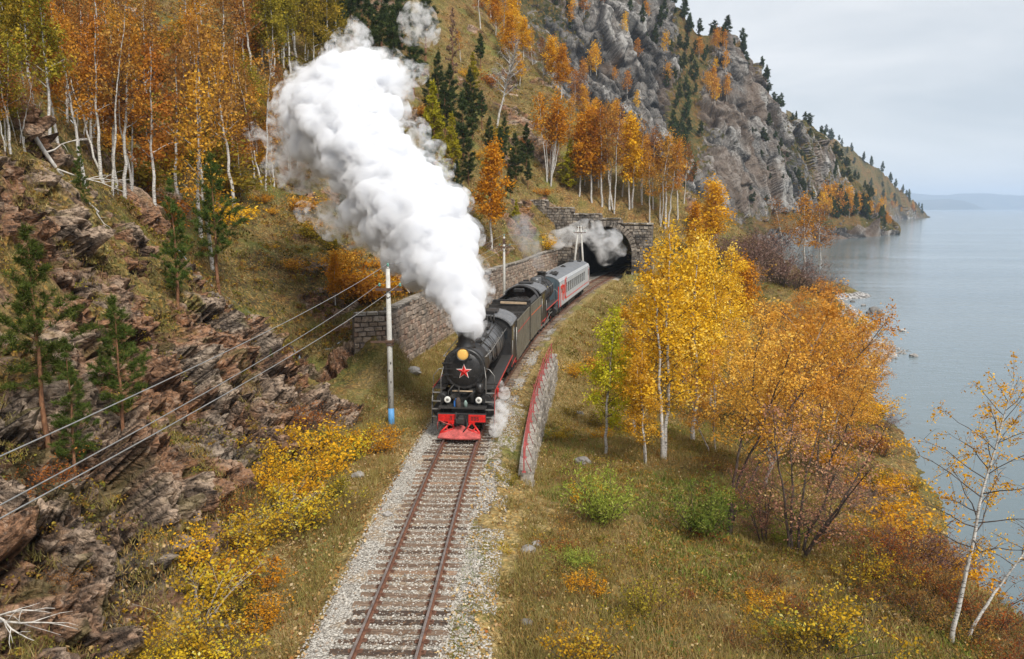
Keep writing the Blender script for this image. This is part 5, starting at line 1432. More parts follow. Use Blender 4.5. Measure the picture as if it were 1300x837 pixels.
t.pbsdf(Base_Color=(.72, .42, .10), Roughness=.18, Metallic=.55, Emission_Color=(1.0, .58, .16), Emission_Strength=.28, Normal=t.bump(t.noise(t.obj(), 22, 3), .5, .05)); LAMP = m
m = mat_new('coal'); t = NT(m)
n = t.vor(t.obj(), 9, 'F1', 'Distance'); t.pbsdf(Base_Color=t.ramp(n, [(.1, (.05, .038, .03)), (.6, (.016, .013, .012))]), Roughness=.6, Normal=t.bump(n, 1.0, .12)); COAL = m

def wheel_mesh(name, r, spokes, red=True):
    b = MB()
    b.lathe([(r - .10, -.06), (r, -.06), (r, .05), (r + .03, .055), (r + .03, .07), (r - .10, .07), (r - .10, -.06)], axis='X', n=28, m=0)
    b.lathe([(.13, -.09), (.13, .09)], axis='X', n=14, m=1)
    for k in range(spokes):
        a = 2 * math.pi * k / spokes
        b.tube([(0, .11 * math.cos(a), .11 * math.sin(a)), (0, (r - .08) * math.cos(a), (r - .08) * math.sin(a))], [.045, .035], 5, 1)
    return b.mesh(name, [SOOT, REDLINE if red else SOOT])
W_DRV = wheel_mesh('driving_wheel', .66, 14); W_LEAD = wheel_mesh('leading_wheel', .45, 10); W_TEN = wheel_mesh('bogie_wheel', .475, 9, False)
def part(b, name, mats, root): return b.build(name, mats, root)
def wheel_at(me, name, x, y, r, root):
    o = link(name, me, root); o.location = (x, y, r + .0)
    if x < 0: o.rotation_euler = (0, 0, math.pi)
    return o
def star_mesh(r):
    b = MB()
    def star(rad, inner, y0, y1, m):
        V = [(0, y1, 0)]
        for k in range(10):
            a = math.pi / 2 + k * math.pi / 5
            q = rad if k % 2 == 0 else rad * inner
            V.append((q * math.cos(a), y0, q * math.sin(a)))
        b.add(V, [(0, 1 + k, 1 + (k + 1) % 10) for k in range(10)] + [tuple(range(10, 0, -1))], False, m)
    star(r, .40, 0, -.05, 1); star(r * .86, .40, -.018, -.10, 0)
    return b
def locomotive(root, k=1.0, main=True):
    """front buffer beam at y = 0, cab at the +y end, rail head at z = 0; k shortens the barrel"""
    Yk = lambda y: y if y < 2.0 else 2.0 + (y - 2.0) * k
    zb, rb = 3.08, 1.0
    yc0, yc1 = Yk(9.9), Yk(9.9) + 2.9
    # frame, beam
    b = MB(); b.box((0, yc1 / 2 + .2, 1.05), (1.1, yc1 - .3, .5)); b.box((0, .95, 1.32), (2.3, 1.7, .06)); b.box((0, 1.9, 1.9), (1.0, 1.4, 1.2)); b.box((0, (yc0 + yc1) / 2, 1.2), (2.7, 2.9, .25))
    part(b, 'frame', SOOT, root)
    b = MB(); b.box((0, .1, .86), (2.36, .18, .46), bevel=.02); b.box((0, -.02, .60), (1.0, .1, .16))
    beam = part(b, 'buffer_beam', BLACK, root)
    for x0, x1 in ((-1.12, -.26), (.34, 1.16)):
        b = MB(); b.box(((x0 + x1) / 2, -.005, .87), (x1 - x0, .03, .36), bevel=.008); pl = part(b, 'number_plate', RED, beam)
    def letter(strokes, x, z, h, parent_mat, name='lettering'):
        b = MB()
        for (x0, z0, x1, z1) in strokes:
            d = math.hypot((x1 - x0), (z1 - z0)) * h; a = math.atan2((z1 - z0), (x1 - x0))
            b.box((x + (x0 + x1) / 2 * h, -.024, z + (z0 + z1) / 2 * h), (d + .02, .008, .028), roty(-a))
        return part(b, name, parent_mat, beam)
    if main:
        EL = [(.0, 0, .22, 1), (.22, 1, .5, 1), (.5, 1, .5, 0)]
        D0 = [(0, 0, .45, 0), (.45, 0, .45, 1), (.45, 1, 0, 1), (0, 1, 0, 0)]
        D5 = [(.45, 1, 0, 1), (0, 1, 0, .5), (0, .5, .45, .5), (.45, .5, .45, 0), (.45, 0, 0, 0)]
        letter(EL, -.56, .78, .17, BLACK)
        for g, x in ((D0, .48), (D0, .62), (D5, .76)): letter(g, x, .79, .15, BLACK)
    b = MB(); b.box((0, -.18, .88), (.22, .5, .26), bevel=.03); b.box((.07, -.50, .88), (.26, .22, .30), bevel=.04); b.box((-.16, -.48, .86), (.14, .26, .16), rotz(.5)); b.cyl((-.24, -.1, .62), (-.24, -.14, 1.2), .03, 6); b.tube([(.25, -.1, .85), (.34, -.36, .6), (.14, -.46, .30)], .035, 6)
    part(b, 'coupler', SOOT, root)
    if main:
        # red cowcatcher: sloping sheet, side brackets, hanging hose
        b = MB()
        b.add([(0, -.10, .56), (-.95, -.40, .30), (.95, -.40, .30), (-1.02, -.78, .13), (1.02, -.78, .13), (-.35, -.82, .10), (.35, -.82, .10), (0, -.12, .50), (-.95, -.40, .24), (.95, -.40, .24), (-1.02, -.76, .07), (1.02, -.76, .07), (-.35, -.80, .04), (.35, -.80, .04)],
              [(0, 1, 3), (0, 3, 5), (0, 5, 6), (0, 6, 4), (0, 4, 2), (7, 10, 8), (7, 12, 10), (7, 13, 12), (7, 11, 13), (7, 9, 11), (3, 10, 12, 5), (5, 12, 13, 6), (6, 13, 11, 4), (1, 8, 10, 3), (2, 4, 11, 9), (0, 7, 8, 1), (0, 2, 9, 7)])
        cw = part(b, 'cowcatcher', PINKRED, root)
        for s in (-1, 1):
            b = MB()
            for p0, p1, wd_ in (((s * .50, .05, .66), (s * .93, -.44, .29), .10), ((s * .46, .0, .66), (s * .30, -.30, .42), .09), ((s * .36, -.32, .40), (s * .95, -.50, .26), .08), ((s * .70, -.20, .46), (s * .60, -.36, .36), .07)):
                b.tube([p0, p1], wd_ * .5, 6)
            b.box((s * .50, -.03, .66), (.30, .10, .10))
            part(b, 'cowcatcher_bracket', RED, root)
        b = MB(); b.tube([(-1.1, .0, .74), (-.75, -.2, .66), (-.40, -.22, .56)], .025, 6); b.tube([(-1.12, .05, .8), (-1.16, -.05, .55), (-1.15, .0, .30)], .02, 6); part(b, 'uncoupling_lever', PINKRED, root)
    # smokebox with door
    b = MB(); b.lathe([(rb * .96, .90), (rb + .03, .95), (rb + .03, 2.85)], (0, 0, zb), 'Y', 40); b.lathe([(rb + .06, 1.0), (rb + .06, 1.10)], (0, 0, zb), 'Y', 40); b.box((0, 1.9, 2.05), (1.4, 1.7, .5))
    sb = part(b, 'smokebox', BLACK, root)
    b = MB(); b.lathe([(.02, .80), (.45, .82), (.80, .87), (.86, .93)], (0, 0, zb), 'Y', 36)
    for j in range(18):
        a = j * 2 * math.pi / 18; b.cyl((.90 * math.cos(a), .82, zb + .90 * math.sin(a)), (.90 * math.cos(a), .92, zb + .90 * math.sin(a)), .03, 6)
    b.box((-.55, .84, zb), (.7, .05, .07)); b.box((.30, .82, zb + .52), (.24, .05, .06)); b.box((.45, .83, zb - .35), (.2, .05, .06)); b.box((-.4, .83, zb - .4), (.22, .05, .06))
    for z in (-.28, .28): b.box((-.82, .86, zb + z), (.5, .06, .07))
    dr = part(b, 'smokebox_door', BLACK, root)
    if main:
        st = star_mesh(.40).build('star', [RED, WHITEP], root); st.location = (.02, .80, zb - .10)
    b = MB(); b.lathe([(.20, .98), (.32, .80), (.33, .56), (.30, .56), (.26, .66), (.02, .70)], (0, 0, zb + .78), 'Y', 24); b.box((0, .85, zb + .52), (.25, .25, .12))
    hl = part(b, 'headlight', SOOT, root)
    b = MB(); b.lathe([(.02, .60), (.18, .612), (.275, .64), (.275, .68)], (0, 0, zb + .78), 'Y', 24); part(b, 'lens', LAMP, hl)
    # boiler barrel
    b = MB(); pr = [(rb - .03, 2.85), (rb - .03, Yk(5)), (rb + .05, Yk(6.5)), (rb + .12, Yk(7.2)), (rb + .12, yc0)]
    b.lathe(pr, (0, 0, zb), 'Y', 40); boil = part(b, 'boiler', BOILER, root)
    b = MB()
    for y in (3.0, 3.8, 4.6, 5.4, 6.2, 7.2, 8.1, 9.0):
        r = np.interp(Yk(y), [p[1] for p in pr], [p[0] for p in pr]); b.lathe([(r + .004, Yk(y) - .035), (r + .018, Yk(y) - .03), (r + .018, Yk(y) + .03), (r + .004, Yk(y) + .035)], (0, 0, zb), 'Y', 40)
    part(b, 'boiler_band', BLACK, boil)
    # chimney, domes, fittings
    b = MB(); b.lathe([(.52, zb + .86), (.44, zb + 1.05), (.40, zb + 1.2), (.40, zb + 1.62), (.45, zb + 1.66), (.45, zb + 1.74), (.36, zb + 1.74), (.34, zb + 1.3)], (0, 1.75, 0), 'Z', 28); part(b, 'chimney', BLACK, root)
    for y, r, h in ((3.55, .48, 1.50), (5.6, .52, 1.52)):
        b = MB(); b.lathe([(r + .10, zb + .80), (r, zb + 1.0), (r, zb + h - .25), (r * .85, zb + h - .08), (r * .5, zb + h), (.03, zb + h + .02)], (0, Yk(y), 0), 'Z', 24); part(b, 'dome', BOILER if y > 4 else BLACK, root)
    b = MB(); b.box((-.05, Yk(4.5), zb + 1.12), (.55, 1.2 * k, .34), bevel=.06); b.box((.28, Yk(7.3), zb + 1.15), (.5, 1.0 * k, .10), rotx(.05)); b.box((-.28, Yk(7.3), zb + 1.18), (.4, .9 * k, .10))
    for s in (-1, 1):
        b.tube([(s * .62, 2.6, zb + .92), (s * .62, Yk(6.4), zb + .95), (s * .62, yc0, zb + 1.02)], .035, 6)
        b.tube([(s * .30, Yk(3.5), zb + 1.3), (s * .52, Yk(3.7), zb + .9), (s * .9, Yk(4.2), zb + .45), (s * 1.02, Yk(4.4), zb - .2)], .045, 6)
        b.tube([(s * .30, Yk(5.6), zb + 1.3), (s * .62, Yk(5.7), zb + .85), (s * 1.05, Yk(5.8), zb + .2), (s * 1.1, Yk(5.9), zb - .5)], .04, 6)
    for j in range(6): b.cyl((-.5 + .2 * j, yc0 - .35 - .1 * (j % 2), zb + 1.0), (-.5 + .2 * j, yc0 - .35 - .1 * (j % 2), zb + 1.42 + .05 * (j % 3)), .05, 7)
    part(b, 'boiler_fittings', SOOT, root)
    for s in (-1, 1):
        b = MB(); b.tube([(s * 1.02, 1.1, zb + .58), (s * 1.10, 2.6, zb + .55), (s * 1.14, Yk(6), zb + .6), (s * 1.2, yc0, zb + .66)], .024, 6)
        for y in (1.4, 2.9, Yk(5), Yk(7), Yk(9)): b.cyl((s * .90, y, zb + .5), (s * 1.1, y, zb + .57), .018, 5)
        part(b, 'handrail', GREYST2, root)
        # running board with red edge, valve gear below
        b = MB(); b.box((s * 1.24, (2.0 + yc0) / 2, 2.10), (.62, yc0 - 2.0, .05)); b.box((s * 1.24, 1.55, 2.06), (.60, .9, .05))
        for j in range(5): b.box((s * 1.1, Yk(3 + j * 1.6), 1.95), (.4, .06, .3))
        rbd = part(b, 'running_board', SOOT, root)
        b = MB(); b.box((s * 1.565, (1.1 + yc0) / 2, 2.10), (.025, yc0 - 1.1, .09)); part(b, 'edge_strip', REDLINE, rbd)
        # front ladder
        b = MB(); xo, xi = s * 1.50, s * 1.10
        for x in (xo, xi): b.tube([(x, .95, 2.1), (x, .62, 1.5), (x, .50, .35)], .028, 6)
        for j in range(5):
            z = .42 + j * .38; y = .50 + max(0, (z - 1.5)) * .55 + .0
            b.box(((xo + xi) / 2, y, z), (.42, .16, .03), m=1)
        lad = part(b, 'ladder', [SOOT, GREYST2], root)
        if main:
            b = MB(); b.tube([(xo + s * .035, .93, 2.12), (xo + s * .035, .60, 1.5), (xo + s * .035, .48, .32)], .016, 6, m=0); part(b, 'ladder_edge', REDLINE if s > 0 else GREYST2, lad)
        b = MB(); b.tube([(xo, .95, 2.1), (xo, .92, 2.75), (xo - s * .25, .98, 3.05), (s * 1.0, 1.05, 3.1)], .02, 6); b.tube([(xi, .60, 1.5), (xi, .72, 2.7), (s * 1.0, .95, 3.2)], .02, 6); part(b, 'grab_rail', GREYST2, root)
        # cylinder, valve chest
        b = MB(); b.lathe([(.40, .75), (.43, .80), (.43, 2.05), (.40, 2.10)], (s * 1.10, 0, 1.02), 'Y', 22); b.lathe([(.23, .60), (.23, 2.25)], (s * 1.08, 0, 1.66), 'Y', 16); b.cyl((s * 1.10, .62, 1.02), (s * 1.10, .78, 1.02), .12, 10); part(b, 'cylinder', BLACK, root)
        yw = [Yk(y) for y in (3.55, 5.0, 6.45, 7.9, 9.35)] if main else [Yk(y) for y in (3.7, 5.7, 7.7, 9.7)]
        for y in yw: wheel_at(W_DRV, 'driving_wheel', s * .80, y, .66, root)
        wheel_at(W_LEAD, 'leading_wheel', s * .80, 1.4, .45, root)
        b = MB(); b.box((s * .97, (yw[0] + yw[-1]) / 2, .46), (.06, yw[-1] - yw[0] + .3, .13)); b.tube([(s * 1.08, 2.1, 1.02), (s * 1.06, 2.9, 1.0)], .05, 7); b.box((s * 1.04, (2.9 + yw[2]) / 2, .74), (.05, yw[2] - 2.8, .11), rotx(-.13)); b.box((s * 1.06, 3.1, 1.35), (.08, .9, .10)); b.box((s * 1.08, Yk(4.4), 1.5), (.06, .5, .7), rotx(.3))
        part(b, 'connecting_rod', GREYST2, root)
        if s > 0 and main:
            b = MB(); b.box((1.50, 2.35, 1.62), (.10, .20, .42), rotx(.25)); part(b, 'red_lever', RED, root)
    if main:
        for x in (-.74, .78):
            b = MB(); b.cyl((x, .42, 1.66), (x, .62, 1.66), .15, 16); b.box((x, .55, 1.45), (.12, .1, .4)); ml = part(b, 'marker_light', SOOT, root)
            b = MB(); b.lathe([(.085, .405), (.15, .395), (.16, .42), (.16, .45)], (x, 0, 1.66), 'Y', 18); part(b, 'rim', WHITEP, ml)
            b = MB(); b.lathe([(.01, .395), (.06, .40), (.085, .41)], (x, 0, 1.66), 'Y', 14); part(b, 'lens', GREYST2, ml)
        b = MB(); b.lathe([(.12, 1.34), (.13, 1.36), (.13, 1.66), (.10, 1.74), (.05, 1.80)], (-.20, .3, 0), 'Z', 14); part(b, 'oil_can', RUSTB, root)
        b = MB(); b.lathe([(.09, 1.34), (.095, 1.56), (.06, 1.62), (.03, 1.68)], (.16, .3, 0), 'Z', 14); part(b, 'glass_jar', GLASSG, root)
        b = MB(); b.box((-.36, .32, 1.50), (.09, .09, .28)); b.box((-.30, .30, 1.72), (.06, .06, .07)); part(b, 'blue_valve', BLUEP, root)
        b = MB(); b.cyl((-.55, .72, 2.02), (.45, .72, 2.02), .035, 7); part(b, 'crossbar', TAN, root)
        b = MB(); b.tube([(.82, .55, 1.98), (.80, .58, 2.46)], .17, 14); b.lathe([(.10, 2.46), (.17, 2.44)], (.80, .58, 0), 'Z', 12); b.tube([(.05, .3, 1.6), (.45, .45, 2.0), (.62, .55, 2.1)], .03, 6); part(b, 'air_reservoir', BLACK, root)
        b = MB(); b.box((-.35, .9, 1.7), (.3, .3, .7)); b.cyl((.4, .9, 1.4), (.4, .9, 2.1), .16, 12); b.tube([(-.75, .7, 1.4), (-.75, .8, 2.0), (-.5, .9, 2.3)], .04, 6); b.tube([(-.2, .6, 2.3), (-.2, .55, 1.8)], .03, 6); part(b, 'front_fittings', SOOT, root)
    # cab
    n = 14
    arc = [(1.50 * math.sin(a), 3.92 + .62 * (math.cos(a) - math.cos(1.35)) / (1 - math.cos(1.35))) for a in np.linspace(-1.35, 1.35, n)]
    arc = [(x / math.sin(1.35), z) for x, z in arc]
    b = MB()
    poly = [(-1.50, 1.35)] + [(x * .995, z - .05) for x, z in arc] + [(1.50, 1.35)]
    b.prism(poly, 'Y', yc0, yc0 + .06)
    for s in (-1, 1): b.box((s * 1.47, (yc0 + yc1) / 2, 2.05), (.06, yc1 - yc0 - .01, 1.4)); b.box((s * 1.47, yc0 + .35, 3.35), (.06, .6, 1.25)); b.box((s * 1.47, yc1 - .3, 3.35), (.06, .6, 1.25)); b.box((s * 1.47, (yc0 + yc1) / 2, 3.82), (.055, yc1 - yc0 - .05, .25))
    cab = part(b, 'cab', BLACK, root)
    b = MB()
    inner = [(x * .97, z - .06) for x, z in arc]
    outer = [(x * 1.03, z) for x, z in arc]
    b.prism(outer + inner[::-1], 'Y', yc0 - .12, yc1 + .35)
    rf = part(b, 'cab_roof', ROOFM, root)
    b = MB(); b.box((0, (yc0 + yc1) / 2, 4.60), (1.1, 1.3, .14), bevel=.03); b.box((.2, yc0 + .2, 4.62), (.5, .25, .22)); part(b, 'roof_hatch', BLACK, rf)
    for s in (-1, 1):
        b = MB(); b.box((s * 1.10, yc0 - .012, 3.35), (.42, .03, .6), bevel=.01); fr = part(b, 'cab_window', SOOT, cab)
        b = MB(); b.box((s * 1.10, yc0 - .035, 3.35), (.34, .02, .50)); part(b, 'pane', DARKGL, fr)
        b = MB(); b.box((s * 1.475, (yc0 + yc1) / 2, 3.25), (.02, 1.5, .95)); part(b, 'side_pane', DARKGL, cab)
        b = MB(); b.box((s * 1.515, (yc0 + yc1) / 2, 1.42), (.02, yc1 - yc0, .09)); part(b, 'edge_strip', REDLINE, cab)
        b = MB(); b.cyl((s * 1.56, yc1 - .12, 1.4), (s * 1.56, yc1 - .12, 3.4), .03, 6); b.cyl((s * 1.56, yc0 + .1, 1.4), (s * 1.56, yc0 + .1, 3.0), .02, 6); part(b, 'cab_grab_rail', GREYST2, cab)
    return root
def bogies(root, ys, mat):
    for yb in ys:
        b = MB(); b.box((0, yb, .60), (1.9, .5, .2))
        for s in (-1, 1):
            b.box((s * 1.0, yb, .62), (.12, 2.4, .28), bevel=.03)
            for q in (-.9, .9): b.box((s * 1.06, yb + q, .50), (.18, .34, .34), bevel=.04)
            b.box((s * 1.04, yb, .42), (.14, .6, .30))
        bg_ = part(b, 'bogie', mat, root)
        for s in (-1, 1):
            for q in (-.9, .9):
                o = link('bogie_wheel', W_TEN, bg_); o.location = (s * .80, yb + q, .475)
def tender(root, L, arch):
    """loco end at y = 0"""
    b = MB(); b.box((0, L / 2, .98), (2.7, L, .26)); b.box((0, L / 2, .80), (1.2, L - .4, .3)); part(b, 'underframe', SOOT, root)
    for s in (-1, 1):
        b = MB(); b.box((s * 1.40, L / 2, 1.02), (.03, L, .12)); part(b, 'edge_strip', RED, root)
        b = MB(); b.box((s * 1.5, L / 2, 2.40), (.06, L - .3, 2.60))
        for j in range(int(L / 1.2)): b.box((s * 1.535, .75 + j * 1.2, 2.4), (.02, .06, 2.56))
        b.box((s * 1.535, L / 2, 3.66), (.03, L - .3, .08)); b.box((s * 1.535, L / 2, 1.16), (.03, L - .3, .06))
        sd = part(b, 'side_plate', OLIVE, root)
        b = MB(); b.box((s * 1.548, L / 2, 2.95), (.012, L - .32, .05)); part(b, 'lining', ORLINE if arch else REDLINE, sd)
    b = MB(); b.box((0, .2, 2.4), (2.9, .08, 2.5)); b.box((0, L - .2, 2.45), (2.96, .08, 2.75)); b.box((0, L / 2, 1.2), (2.9, L - .4, .1)); b.box((0, L * .7, 2.2), (2.85, L * .55, 2.0))
    part(b, 'tank', SOOT, root)
    if not arch:
        b = MB(); b.box((0, .9, 3.2), (2.86, 1.2, .08), rotx(-.2)); part(b, 'front_plate', SOOT, root)
        b = MB(); b.box((0, L - .9, 3.35), (2.86, 1.3, .08)); b.cyl((-.4, L - .9, 3.35), (-.4, L - .9, 3.6), .32, 14); part(b, 'deck_plate', SOOT, root)
        b = MB(); b.box((.35, L - .25, 3.98), (1.9, .20, .14), rotz(.05) @ roty(.03)); part(b, 'plank', TAN, root)
    # coal
    rng_ = np.random.default_rng(int(L * 10))
    gx, gy = np.meshgrid(np.linspace(-1.42, 1.42, 22), np.linspace(.5, L - .5 if arch else L - 1.8, 40))
    Pz = (3.25 + (.75 if arch else .15) * (1 - (gx / 1.45) ** 2) * (.5 + .5 * gy / L))
    Pc = np.stack([gx.ravel(), gy.ravel(), Pz.ravel()], 1)
    f, e = facets(Pc * 3.2, 9, 1.2); Pc[:, 2] += .14 * f
    link('coal', mesh_np('coal', Pc, grid_faces(40, 22), COAL), root)
    if arch:
        # arched bunker head at the outer end and a rim of curved plate along the heap
        n = 18; A = np.linspace(-1.25, 1.25, n)
        arc = [(1.42 * math.sin(a) / math.sin(1.25), 3.70 + .95 * (math.cos(a) - math.cos(1.25)) / (1 - math.cos(1.25))) for a in A]
        b = MB(); b.prism(arc, 'Y', .55, .62); b.box((0, .5, 4.05), (.7, .06, .10)); part(b, 'bunker_head', RUSTB, root)
        b = MB(); inn = [(x * .955, z - .07) for x, z in arc]; b.prism(arc + inn[::-1], 'Y', .50, 1.5); part(b, 'bunker_rim', BLACK, root)
        b = MB()
        for s in (-1, 1): b.box((s * 1.25, L * .5, 3.82), (.06, L - 1.4, .36), roty(s * -.5))
        b.box((0, L - .35, 3.75), (2.9, .10, .62), bevel=.04); b.box((0, L - .30, 3.2), (2.9, .10, .6), bevel=.03); b.box((0, L * .35, 4.35), (.8, .5, .3), bevel=.05)
        part(b, 'bunker_plate', BLACK, root)
    bogies(root, (1.55, L - 1.55), SOOT)
    return root

CSIL = simple_mat('silver_grey_carriage_paint', (.50, .52, .53), .42, .1, .10, .8, .05, (.42, .42, .41))
CRED = simple_mat('carriage_red', (.66, .045, .03), .45, 0, .12, 2)
CROOF = simple_mat('carriage_roof_grey', (.17, .18, .195), .55, .1, .2, .9, .08, (.22, .22, .22))
CEND = simple_mat('blue_grey_end_wall', (.075, .105, .125), .5, .1, .25, 1.5)
def carriage(root, Lc=24.0):
    yb = lambda y: y
    n = 16; A = np.linspace(-1.4, 1.4, n)
    arc = [(1.55 * math.sin(a) / math.sin(1.4), 3.50 + .72 * (math.cos(a) - math.cos(1.4)) / (1 - math.cos(1.4))) for a in A]
    b = MB(); b.box((0, Lc / 2, 1.05), (2.8, Lc - .1, .25)); b.box((.6, Lc / 2, .65), (.9, 5.0, .6)); b.box((-.6, Lc * .42, .65), (.9, 3.0, .6)); b.box((.9, Lc * .36, .62), (.6, 1.2, .55), bevel=.05); part(b, 'underframe', SOOT, root)
    wy = [4.3 + 1.62 * j for j in range(10)]; ww, z0, z1 = .98, 2.22, 3.12
    for s in (-1, 1):
        b = MB(); x = s * 1.53
        b.box((x, Lc / 2, 1.68), (.06, Lc, 1.06)); b.box((x, Lc / 2, 3.32), (.06, Lc, .40))
        edges = [0.0] + [e for y in wy for e in (y - ww / 2, y + ww / 2)] + [Lc]
        for j in range(0, len(edges), 2):
            b.box((x, (edges[j] + edges[j + 1]) / 2, (2.21 + 3.12) / 2), (.06, edges[j + 1] - edges[j], 3.12 - 2.21))
        for z in (1.35, 1.50, 1.72, 1.84, 1.96): b.box((s * 1.565, Lc / 2, z), (.012, Lc - .5, .03))
        sw = part(b, 'side_wall', CSIL, root)
        for y in wy:
            b = MB()
            for q in (-1, 1): b.box((s * 1.566, y + q * (ww / 2 + .02), (z0 + z1) / 2), (.016, .05, z1 - z0 + .1))
            b.box((s * 1.566, y, z0 - .02), (.016, ww, .05)); b.box((s * 1.566, y, z1 + .02), (.016, ww, .05)); b.box((s * 1.535, y, 2.86), (.03, ww, .035))
            f = part(b, 'window', SOOT, sw)
            b = MB(); b.box((s * 1.505, y, (z0 + z1) / 2), (.02, ww, z1 - z0)); part(b, 'pane', DARKGL, f)
        b = MB(); b.box((s * 1.572, Lc / 2 + 1.9, 1.60), (.012, Lc - 4.4, .09)); part(b, 'red_stripe', CRED, sw)
        b = MB(); b.box((s * 1.572, Lc - .75, 2.35), (.012, .14, 2.1)); b.box((s * 1.572, Lc - .55, 3.1), (.012, .5, .12)); part(b, 'red_band', CRED, sw)
        for y in (1.15, Lc - 1.15): 
            b = MB(); b.box((s * 1.568, y, 2.25), (.02, .78, 2.05)); d = part(b, 'door', CSIL, sw)
            b = MB(); b.box((s * 1.58, y, 2.8), (.012, .42, .7)); part(b, 'pane', DARKGL, d)
        if s > 0:
            # tall red letters Р Ж Д over the near end of the side
            def bar(b, y0, z0_, y1, z1_, w_=.24):
                d = math.hypot(y1 - y0, z1_ - z0_); a = math.atan2(z1_ - z0_, y1 - y0)
                b.box((1.588, (y0 + y1) / 2, (z0_ + z1_) / 2), (.014, d + w_ * .5, w_), rotx(a))
            def bars(name, L_):
                b = MB()
                for q_ in L_: bar(b, *q_)
                # every stroke a hair prouder than the last so that none share a plane
                part(b, name, CRED, sw)
            bars('letter', [(.42, 1.2, .42, 3.0, .30), (.42, 3.0, 1.75, 3.12, .34), (1.55, 3.0, 1.55, 1.75, .26)])
            bars('letter', [(2.15, 1.6, 2.15, 3.1, .24), (1.75, 2.35, 2.6, 2.35, .24), (2.15, 3.0, 2.75, 3.0, .22), (2.7, 2.9, 2.7, 2.4, .22)])
            bars('letter', [(3.1, 1.75, 3.1, 3.5, .24), (3.1, 1.75, 3.75, 1.75, .24), (3.75, 1.75, 3.75, 3.45, .24), (3.9, 1.8, 3.9, 1.5, .20), (3.1, 3.5, 4.2, 3.75, .16)])
    b = MB(); inner = [(x * .97, z - .05) for x, z in arc]
    b.prism(arc + inner[::-1], 'Y', -.05, Lc + .05)
    for j in range(19): pass
    rf = part(b, 'roof', CROOF, root)
    for s in (-1, 1):
        b = MB(); b.box((s * 1.43, Lc / 2, 3.70), (.05, Lc + .08, .36), roty(s * -.42)); part(b, 'roof_edge', CSIL, rf)
    for y, x in ((1.6, -.3), (2.6, .35), (3.1, .6), (1.9, .75), (Lc - 2.0, .5), (Lc - 3.2, -.3), (Lc - 1.5, -.6), (Lc / 2, 0)):
        b = MB(); b.box((x, y, 4.26), (.5, .7, .18), bevel=.04); b.cyl((x, y, 4.2), (x, y, 4.44), .13, 10); part(b, 'roof_vent', SOOT, rf)
    for y, d in ((.02, -1), (Lc - .02, 1)):
        b = MB(); b.prism([(-1.53, 1.0)] + [(x * .985, z - .04) for x, z in arc] + [(1.53, 1.0)], 'Y', y - .04, y + .04)
        for x in (-1.2, 1.2): b.box((x, y + d * .06, 2.4), (.06, .06, 2.4))
        ew = part(b, 'end_wall', CEND, root)
        b = MB(); b.box((0, y + d * .22, 2.25), (.95, .36, 2.2), bevel=.06); part(b, 'gangway', SOOT, ew)
        b = MB(); b.box((1.42, y + d * .055, 2.1), (.08, .03, 2.1)); part(b, 'red_edge', CRED, ew)
        b = MB(); b.box((0, y + d * .35, .95), (.24, .5, .26), bevel=.03); part(b, 'coupler', SOOT, root)
    bogies(root, (3.4, Lc - 3.4), SOOT)
    return root
def vehicle(name, l0, length, label, cat, flip=False):
    Xa, Ya, _ = track_at(l0 + length * .18); Xb, Yb, _ = track_at(l0 + length * .82)
    rz = -math.atan2(Xb - Xa, Yb - Ya)
    d = np.array([Xb - Xa, Yb - Ya]); d /= np.linalg.norm(d)
    m_ = np.array([(Xa + Xb) / 2, (Ya + Yb) / 2])
    p0 = m_ - d * length / 2 if not flip else m_ + d * length / 2
    e = empty(name, (p0[0], p0[1], 0.0), rz + (math.pi if flip else 0))
    return tag(e, label, cat)
l0 = L_AT(36.6)
r_ = vehicle('steam_locomotive', l0, 13.2, 'black steam locomotive with red star and lit headlight leading the train', 'locomotive'); locomotive(r_)
r_ = vehicle('tender', l0 + 13.5, 7.4, 'olive sided tender right behind the leading locomotive with a plank across its top', 'tender'); tender(r_, 7.4, False)
r_ = vehicle('tender', l0 + 21.6, 6.6, 'tender with arched coal bunker and orange line coupled back to back in mid train', 'tender', True); tender(r_, 6.6, True)
r_ = vehicle('steam_locomotive', l0 + 28.5, 12.3, 'second black steam locomotive running backwards just ahead of the carriage', 'locomotive', True); locomotive(r_, .937, False)
r_ = vehicle('passenger_carriage', l0 + 41.5, 24.0, 'silver grey passenger carriage with tall red letters at the tail of the train', 'carriage'); carriage(r_)
# ================================================================== stone walls, railing, tunnel, poles
def masonry_mat(name, stops, lichen=(.10, .10, .085), lf=.5):
    m = mat_new(name); t = NT(m)
    p = t.pos(); o = t.obj()
    r = t.math('FRACT', t.math('ADD', t.attr('rnd'), t.orand()))
    n = t.noise(p, 5.5, 6, .7)
    c = t.ramp(r, stops)
    c = t.mix(t.ramp(n, [(.34, (.75, .75, .75)), (.52, (0, 0, 0))]), c, (.075, .06, .05))
    c = t.mix(t.ramp(n, [(.56, (0, 0, 0)), (.7, (.5, .5, .5))]), c, (.55, .47, .38))
    c = t.mix(t.ramp(t.noise(p, .55, 5, .65), [(lf - .02, (0, 0, 0)), (lf + .14, (.8, .8, .8))]), c, lichen)
    t.pbsdf(Base_Color=c, Roughness=.93, Specular_IOR_Level=.2, Normal=t.bump(n, .7, .04))
    return m
BROWNST = masonry_mat('brown_wall_stone', [(0, (.20, .15, .115)), (.2, (.38, .295, .225)), (.4, (.25, .20, .165)), (.6, (.50, .40, .31)), (.8, (.31, .20, .145)), (1, (.42, .355, .29))], lf=.55)
GREYWALL = masonry_mat('grey_wall_stone', [(0, (.20, .185, .165)), (.3, (.36, .33, .29)), (.6, (.27, .24, .205)), (1, (.47, .43, .37))], (.17, .14, .085), .58)
